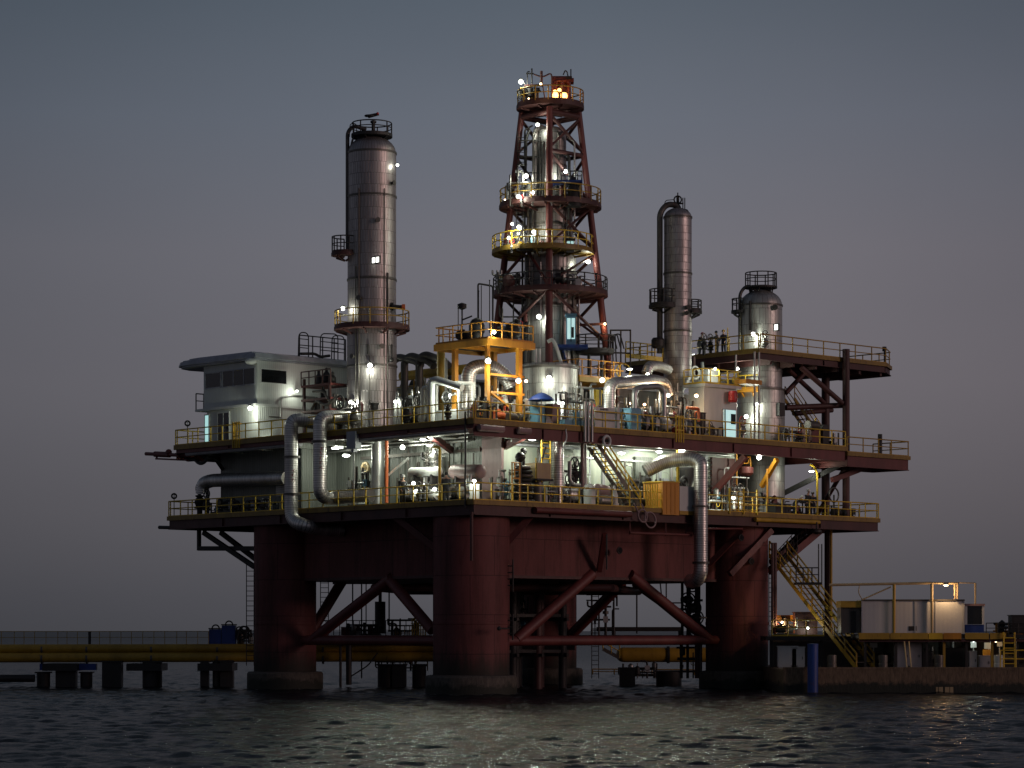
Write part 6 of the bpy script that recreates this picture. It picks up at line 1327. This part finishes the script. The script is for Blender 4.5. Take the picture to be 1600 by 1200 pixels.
# ================================================================== dense small pipework
def manifold(label, p, d, w_, h, seed, dep=.9, tones=('galv', 'mid', 'dark', 'mid', 'galv', 'white'), frame='mid', group='small pipe manifolds on the rig'):
    """rack of small risers, runs, valves and vessels standing on the deck, along d"""
    R = random.Random(seed); p = V(p); d = V(d); e = ZV.cross(d).normalized(); t = thing('pipe_manifold', label, 'pipe manifold', p, group)
    q = lambda x, y, z: p+d*x+e*y+ZV*z
    for x in (-w_/2, w_/2):
        for y in (0, dep): MB().bar(q(x, y, 0), q(x, y, h*R.uniform(.75, 1)), .09).build('frame_post', frame, t)
    for k in range(R.randint(3, 4)):
        z = h*(.18+.25*k)+R.uniform(-.1, .1); y = R.uniform(.05, dep); r = R.choice((.05, .07, .1))
        x0, x1 = -w_/2-R.uniform(0, .4), w_/2+R.uniform(-.3, .3)
        if R.random() < .5: MB().path([q(x0, y, z), q(x1, y, z), q(x1, y, max(.1, z-R.uniform(.4, .9)))], r, .2, 8).build('pipe_run', R.choice(tones), t)
        else: MB().path([q(x0, y, min(h*1.1, z+R.uniform(.3, .8))), q(x0, y, z), q(x1, y, z)], r, .2, 8).build('pipe_run', R.choice(tones), t)
    n = max(4, int(w_/.38))
    for k in range(n):
        x = -w_/2+w_*(k+.5)/n+R.uniform(-.1, .1); y = R.uniform(0, dep); z = h*R.uniform(.45, 1.15); r = R.choice((.04, .05, .07, .1)); m = R.choice(tones)
        if R.random() < .5: MB().path([q(x, y, 0), q(x, y, z), q(x+R.choice((-.5, .5)), y, z)], r, .22, 8).build('riser', m, t)
        else: MB().tube(q(x, y, 0), q(x, y, z), r, n=8).build('riser', m, t)
        if R.random() < .7: zz = z*R.uniform(.3, .8); MB().lathe([(r*1.1, -.12), (r*2.2, -.1), (r*2.2, .1), (r*1.1, .12)], q(x, y, zz), 10, False).build('flange', 'mid', t)
        if R.random() < .45: MB().torus(q(x, y-.16, z*.6), .17, .025, e+ZV*R.uniform(-.4, .4), 14, 5).build('hand_wheel', R.choice(('redplastic', 'mid', 'yellow', 'dark')), t)
        if R.random() < .28: MB().lathe([(.05, 0), (.2, .08), (.2, .55), (.05, .68)], q(x, y, h*R.uniform(.1, .6)), 12).build('small_vessel', R.choice(('white', 'mid', 'dark', 'galv', 'redsteel')), t)
        if R.random() < .22: MB().box(q(x, y-.1, h*R.uniform(.3, .7)), (.35, .2, .45), (d, e, ZV)).build('junction_box', R.choice(('white', 'greypaint', 'dark', 'lightblue')), t)
    return t
for i, (px, v, w_, h, lab) in enumerate(((545, 2.6, 2.2, 2.6, 'crowded pipe manifold at the left foot of the tallest tower'), (632, 2.6, 2.0, 2.2, 'crowded pipe manifold just right of the tallest tower foot'), (652, 3.4, 2.0, 3.2, 'tall pipe manifold behind the pale standpipe'), (712, 4.6, 2.2, 3.0, 'pipe manifold behind the white framed skid'), (745, 2.2, 1.6, 1.7, 'low pipe manifold between the goose neck pipe and the corner'))):
    manifold(lab, fb(px, v, FU+.002), -AV, w_, h, 11+i)
for i, (px, v, w_, h, lab, warm_tint) in enumerate(((778, 2.6, 1.6, 2.4, 'pipe manifold with painted orange light under the raised platform', 1), (801, 3.2, 1.8, 3.3, 'tall pipe manifold between the raised platform and the broad tank', 1), (826, 2.6, 1.4, 2.3, 'pipe manifold behind the blue parasol', 0), (900, 2.0, 1.8, 2.6, 'pipe manifold at the right edge of the broad tank', 0), (924, 3.2, 1.6, 3.2, 'tall manifold between the tank and the fat pipe', 0), (970, 2.6, 1.5, 2.7, 'pipe manifold under the left part of the fat pipe', 0), (1012, 3.0, 1.9, 2.9, 'dark manifold seen through the pipe arch', 0), (1020, 1.0, 1.2, 1.5, 'low manifold in front of the pipe arch', 0), (1052, 2.0, 1.5, 3.0, 'tall manifold right of the pipe arch', 0), (1068, 3.4, 1.8, 3.6, 'tallest manifold right behind the slim tower', 0), (1087, 1.4, 1.4, 2.1, 'manifold left of the cabin wall in warm light', 1), (1120, 1.0, 1.2, .9, 'low manifold before the cabin', 0), (1248, 2.2, 2.0, 1.7, 'manifold left of the red winch', 0), (1300, 2.4, 1.4, 1.3, 'small manifold between the tall red posts', 0))):
    manifold(lab, fa(px, v, FU+.002), BV, w_, h, 31+i, tones=('orange', 'orangered', 'white', 'mid', 'galv') if warm_tint else ('galv', 'mid', 'dark', 'mid', 'galv', 'white'))
for i, (px, v, w_, h, lab) in enumerate(((345, 1.2, 2.2, 1.0, 'low dark manifold on the lower deck left of the dark wall'), (400, 1.0, 2.8, .9, 'low dark manifold under the long horizontal pipe'), (560, 3.6, 2.0, 2.6, 'manifold on the wall behind the S shaped pipe'), (640, 3.6, 2.4, 2.3, 'manifold behind the left pump of the lower row'), (668, 3.8, 2.0, 3.4, 'tall manifold beside the yellow lamp post'), (715, 3.6, 2.4, 1.9, 'manifold below the pinkish duct'))):
    manifold(lab, fb(px, v, FL+.002), -AV, w_, h, 61+i, tones=('dark', 'dark', 'mid') if px < 500 else ('galv', 'mid', 'dark', 'white', 'white'))
for i, (px, v, w_, h, lab) in enumerate(((795, 2.2, 1.2, 2.0, 'manifold left of the yellow rail basket'), (862, 1.2, 1.2, 1.3, 'low manifold right of the tan operator box'), (892, 2.4, 2.0, 3.3, 'tall manifold beside the fat upright pipe'), (905, 1.2, 1.6, 1.4, 'low manifold before the grey horizontal vessel'), (952, 2.6, 2.0, 1.8, 'manifold behind the yellow stair'), (985, 2.4, 1.8, 2.6, 'manifold right of the yellow stair'), (1012, 2.4, 1.6, 2.2, 'manifold under the mouth of the arching pipe'), (1050, 2.6, 2.2, 2.6, 'manifold behind the mustard box'), (1122, 2.2, 1.8, 2.0, 'manifold right of the hanging clad pipe'), (1155, 2.0, 1.5, 2.8, 'tall manifold in the brown recess'), (1212, 2.6, 1.5, 1.5, 'low manifold before the tank base on the lower deck'), (1248, 5.5, 2.2, 1.3, 'dark manifold at the right end behind the bending person'), (1330, 3.0, 1.8, 1.0, 'low dark manifold right of the tall posts'))):
    manifold(lab, fa(px, v, FL+.002), BV, w_, h, 81+i, tones=('dark', 'mid', 'dark') if px > 1230 else ('galv', 'mid', 'dark', 'white', 'galv'))
for i, (px, py, dy, w_, h, lab) in enumerate(((815, 322, -2.2, 1.5, 2.4, 'manifold on the upper derrick ring left of the column'), (890, 322, -2.0, 1.2, 1.6, 'manifold on the upper derrick ring right of the column'), (815, 394, -2.4, 1.8, 1.5, 'manifold on the yellow derrick platform'), (795, 458, -2.2, 1.4, 1.4, 'manifold at left on the lower derrick ring'), (890, 458, -2.4, 1.4, 1.2, 'manifold at right on the lower derrick ring'), (826, 164, -.9, .9, 1.1, 'manifold at left on the derrick crown'), (806, 536, -1.5, 1.8, 2.6, 'manifold left of the derrick column above the raised platform'))):
    manifold(lab, at(px, py, cd.y+dy), XV, w_, h, 121+i, dep=.5, tones=('dark', 'mid', 'galv'))
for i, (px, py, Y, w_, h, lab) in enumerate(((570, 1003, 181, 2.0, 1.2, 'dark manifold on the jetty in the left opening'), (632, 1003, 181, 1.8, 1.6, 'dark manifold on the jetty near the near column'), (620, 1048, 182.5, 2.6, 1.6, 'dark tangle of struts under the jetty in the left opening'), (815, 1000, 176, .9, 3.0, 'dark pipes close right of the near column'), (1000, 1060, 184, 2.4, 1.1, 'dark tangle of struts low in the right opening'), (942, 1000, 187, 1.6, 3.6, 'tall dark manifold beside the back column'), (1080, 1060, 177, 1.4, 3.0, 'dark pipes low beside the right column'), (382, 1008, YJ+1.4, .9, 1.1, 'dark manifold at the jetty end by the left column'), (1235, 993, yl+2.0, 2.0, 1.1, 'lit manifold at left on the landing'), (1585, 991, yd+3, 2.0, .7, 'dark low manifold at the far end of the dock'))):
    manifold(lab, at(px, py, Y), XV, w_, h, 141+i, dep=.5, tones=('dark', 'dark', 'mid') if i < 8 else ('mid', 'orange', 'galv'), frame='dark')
# cable trays and conduits fixed to the deckhouse walls
for k, (z, b0_, b1_) in enumerate(((FL+3.9, 5.8, 16.5), (FL+3.3, 9, 24), (FL+2.2, 6, 13))): MB().bar(P(3.2, b0_, z), P(3.2, b1_, z), .1, .22 if k == 0 else .09).build('cable_tray', 'galv' if k else 'greypaint', dh)
for k, bb in enumerate((6.6, 8.4, 11.8, 13.0, 16.2, 20.6, 22.4, 23.2)): MB().tube(P(3.22, bb, FL+.02), P(3.22, bb, FL+(4.5 if k % 2 else 3.3)), .045+.02*(k % 3), n=8).build('conduit', ('greypaint', 'mid', 'galv')[k % 3], dh)
for k, bb in enumerate((7.4, 12.4, 20.0, 21.4)): MB().box(P(3.2, bb, FL+1.5+.2*k), (.25, .5, .7)).build('junction_box', ('greypaint', 'mid')[k % 2], dh)
for k, aa in enumerate((5.9, 8.2, 9.6, 12.2, 13.1, 15.5)): MB().tube(P(aa, 5.3, FL+.02), P(aa, 5.3, FL+(4.5 if k % 2 else 3.4)), .05+.02*(k % 2), n=8).build('conduit', ('mid', 'walldark', 'galv')[k % 3], dh)
MB().bar(P(5.2, 5.28, FL+3.6), P(17, 5.28, FL+3.6), .1, .2).build('cable_tray', 'mid', dh)
for k in range(5): MB().tube(P(2.6+.5*(k % 2), 5.5, FU-.4-.12*k), P(2.6+.5*(k % 2), 26, FU-.4-.12*k), .07, n=8).build('ceiling_pipe', ('mid', 'galv', 'white')[k % 3], dh)
for k in range(4): MB().tube(P(5.0, 4.6-.5*(k % 2), FU-.45-.12*k), P(19, 4.6-.5*(k % 2), FU-.45-.12*k), .08, n=8).build('ceiling_pipe', ('mid', 'galv')[k % 2], dh)

# ================================================================== people
person('person in dark clothes and white helmet at left on the lower deck', fb(629, .75, FL), math.radians(-60), 'white', .05, .25, 'cloth', 1.04)
person('person in a long dark coat facing away by the pump row on the lower deck', fb(697, .8, FL), math.radians(80), None, .02, .15, 'cloth', 1.06)
person('person in white helmet bending over at the right end of the lower deck', fa(1241, 1.6, FL), math.radians(20), 'white', .9, .9, 'cloth', .98)
person('person in dark clothes and white helmet standing left of the crook necked lamp post', fa(1261, 1.7, FL), math.radians(-40), 'white', .12, .5, 'cloth', 1.08)
person('bareheaded person in dark clothes closest to the crook necked lamp post', fa(1270, 2.2, FL), math.radians(-100), None, .1, .4, 'clothblue', 1.04)
person('person leaning over at the left rail of the third deck', fb(1092, 29.8, FT), math.radians(-30), 'redplastic', .35, .6, 'cloth', .98)
person('tallest person in dark clothes on the third deck', fb(1121, 30.4, FT), math.radians(190), None, .1, 1.1, 'cloth', 1.02)
person('person in dark clothes beside the whip antenna on the third deck', fb(1131, 29.8, FT), math.radians(-120), 'mustard', .08, .3, 'clothblue', .95)

# ================================================================== lamps
LAMPK = 2.3
wl = work_light
D1 = c1.y
wl('big white lamp on the front of the tallest tower', at(578, 571, D1-2.1), 70, .2); wl('white lamp at the lower left of the tallest tower', at(549, 629, D1-1.3), 70, .2)
wl('white lamp on an arm left of the tallest tower ring', at(536, 482, D1-.8), 25, .17, arm=(1.2, .3, -.1)); wl('small white lamp high on the right side of the tallest tower', at(621, 258, D1-.7), 5, .12)
wl('white lamp under the ledge of the white house', fb(391, 1.4, 18.83), 48, .2, off=(.05, -.25, -.25)); 
wl('brilliant lamp hanging out left of the derrick crown', at(814, 128, cd.y-1), 60, .2, arm=(.35, 0, -.25)); wl('white lamp at the top of the derrick column', at(840, 195, cd.y-1.6), 45, .16)
wl('white lamp above the blue topped platform on the derrick', at(884, 268, cd.y-1.7), 45, .17); wl('white lamp left of the upper derrick column', at(822, 275, cd.y-1.9), 45, .19)
wl('lower white lamp left of the upper derrick column', at(832, 301, cd.y-2.2), 40, .16); wl('white lamp on the left of the upper derrick ring', at(810, 307, cd.y-2.9), 40, .18)
wl('slanting white lamp under the upper derrick ring', at(811, 355, cd.y-3), 45, .18); wl('white lamp at the left edge above the yellow platform', at(800, 350, cd.y-3.1), 20, .12); wl('low lamp at the left on the yellow derrick platform', at(795, 372, cd.y-3.2), 30, .14)
wl('lamp lighting the column wall on the yellow derrick platform', at(834, 362, cd.y-2.3), 60, .16); wl('white lamp hung on the right leg of the derrick', at(919, 409, cd.y-.5), 30, .19)
wl('white lamp low on the derrick column above the standpipes', at(842, 495, cd.y-2.5), 45, .2); wl('small warm lamp at the tip of the red arm', at(945, 506, cd.y-.5), 12, .11, 'lampwarm')
wl('lamp among the pumps on the raised yellow platform', pb(772, 519, nb+.6), 30, .15)
wl('very bright lamp on the orange post under the raised platform', P(na-.25, nb-.2, zat(564, 157)), 110, .22, off=(.1, -.35, -.1))
wl('bright lamp right of the goose neck pipe end', fa(810, 1.3, zat(592, 157)), 60, .2); wl('second lamp close right of the goose neck pipe end', fa(822, 1.5, zat(593, 158)), 30, .13, 'lampwarm')
wl('white lamp high on the broad tank', at(858, 590, cb_.y-2.15), 55, .19); wl('cool lamp low on the right front of the broad tank', at(881, 629, cb_.y-2.1), 50, .17, 'lampcool')
wl('white lamp on top of the fat pipe right of the tank', fa(941, 1.8, zat(594, 164)), 60, .2); wl('lamp below the low yellow railed platform', fa(984, 3.4, zat(577, 168)), 40, .16, shape='oval')
wl('lamp beside the foot of the slim right tower', fa(1044, 2.4, zat(620, 170)), 45, .17); wl('warm lamp on the left side of the white cabin', fa(1088, 2.0, zat(622, 172)), 40, .16, 'lampwarm')
wl('small warm lamp deep inside the pipe arch', fa(1007, 4.5, zat(631, 170)), 18, .12, 'lampwarm'); wl('second small lamp deep left inside the pipe arch', fa(984, 4.5, zat(629, 169)), 18, .1, 'lampwarm')
wl('lamp among the valves below the bulky elbow', fa(1012, 3.6, zat(586, 170)), 30, .14)
wl('white lamp on the tank tower above the third deck', at(1177, 522, c4.y-2.0), 50, .18); wl('white lamp under the third deck left of the tank tower', at(1152, 576, c4.y-2.9), 45, .15)
wl('lamp lighting the white box on the cabin roof', P(2.5, (hb0+hb1)/2-.6, zc+1.25), 35, .12); wl('oval lamp on the tank tower base under the orange tray', at(1182, 631, c4.y-2.2), 55, .17, shape='oval')
wl('lamp low left on the tank tower base', at(1166, 651, c4.y-2.0), 55, .19); wl('small lamp at the left end of the third deck', fb(1083, 29.4, zat(548, 178)), 15, .11)
wl('lamp low on the deck right of the tallest tower', fb(618, 1.8, zat(634, 165)), 40, .15); wl('small lamp behind the pale standpipe', fb(653, 4.5, zat(616, 166)), 20, .1)
wl('lamp shining on the white framed skid', pb(703, 617, 1.9), 55, .1)
wl('small flood lamp on the right wall of the white house', pa(464, 611, 23.6), 14, .11)
wl('low lamp at the foot of the right wall of the white house', pa(432, 690, 23.4), 22, .12)
# lower deck
LAMPK = 3.0
wl('round white lamp under the deck right of the orange pole', pb(629, 699, 3.4), 75, .2); wl('left of two oval lamps beside the near corner under the deck', pb(661, 687, 2.4), 45, .17, shape='oval'); wl('right of two oval lamps beside the near corner under the deck', pb(671, 696, 2.2), 45, .17, shape='oval')
wl('flat oval lamp behind the S shaped pipe under the upper deck', pb(541, 712, 3.6), 55, .22, shape='oval'); wl('small strip lamp above the flat oval lamp behind the S shaped pipe', pb(527, 700, 3.2), 20, .1, shape='tube'); 
wl('white lamp left in the pump row on the lower deck', pb(646, 755, 1.6), 25, .14); wl('low white lamp in the middle of the pump row', pb(679, 764, 1.4), 25, .14); wl('white lamp at the right end of the pump row', pb(741, 752, .9), 30, .16)
wl('lamp on top of the valve above the white duct', pb(678, 706, 2.2), 25, .11)
wl('bright oval lamp above the tan operator box', pa(832, 686, 1.5), 95, .25, shape='oval'); wl('oval lamp above the yellow stair under the upper deck', pa(971, 708, 2.0), 75, .21, shape='oval')
wl('oval lamp left above the arching pipe', pa(1030, 706, 1.9), 60, .19, shape='oval'); wl('oval lamp on the bright yellow lamp post', pa(1066, 703, 1.0), 75, .22, shape='oval')
wl('round lamp over the brown recess under the upper deck', pa(1186, 715, 1.2), 55, .2, 'lampwhite'); wl('lamp of the crook necked post at the right end', fa(1268, 2.6, zat(732, 176)), 16, .17, shape='oval')
wl('lamp on the yellow rail cage in the brown recess', fa(1146, 1.2, zat(776, 170)), 35, .16); wl('low lamp behind the grey vessel at the stair foot', pa(912, 742, 2.9), 30, .09)
LAMPK = 1.8
wl('warm lamp on the gantry beam above the container', at(1478, 914.5, yg-.1), 55, .14, 'lampwarm', shape='oval', off=(0, -.3, -.4)); wl('white lamp in the machinery on the landing', at(1262, 981, yl+.6), 14, .12, 'lampwhite'); wl('warm lamp behind the machines at left on the landing', at(1222, 972, yl+1.6), 34, .1, 'lampwarm')
wl('small lamp at left under the dock', at(1521, 1001.5, yd+2.5), 5, .1, 'lampcool'); wl('small lamp at right under the dock', at(1556, 1002, yd+2.4), 5, .1, 'lampwarm')
LAMPK = 1.8
# burning orange glow at the crown
for i, (px, py, r) in enumerate(((868, 150, .22), (881, 150, .24), (874, 141, .14), (867, 143, .12))):
    t = thing('burner', ('left of the two big orange glowing burners at the derrick crown', 'right of the two big orange glowing burners at the derrick crown', 'small orange burner above the two big ones', 'small orange burner at the upper left of the crown')[i], 'burner', at(px, py, Yb-.3), 'orange burners on the crown')
    MB().sphere(at(px, py, Yb-.3), r, 12, 1.25 if i < 2 else 1).build('glow', 'litorange', t); MB().tube(at(px, py+5, Yb-.3), at(px, py+11, Yb-.3), .1, .16, 10).build('stem', 'dark', t)
    light(t, at(px, py, Yb-.75), 10 if i < 2 else 4, (1, .4, .1))
wl('small orange lamp on the left crown frame', at(845, 131, Y-.2), 10, .1, 'lampwarm'); wl('dim orange lamp low at left on the derrick crown', at(826, 154, Y-.2), 8, .07, 'lampwarm')
wl('tiny warm lamp at the left rail of the upper derrick ring', at(789, 312, cd.y-3), 6, .07, 'lampwarm')
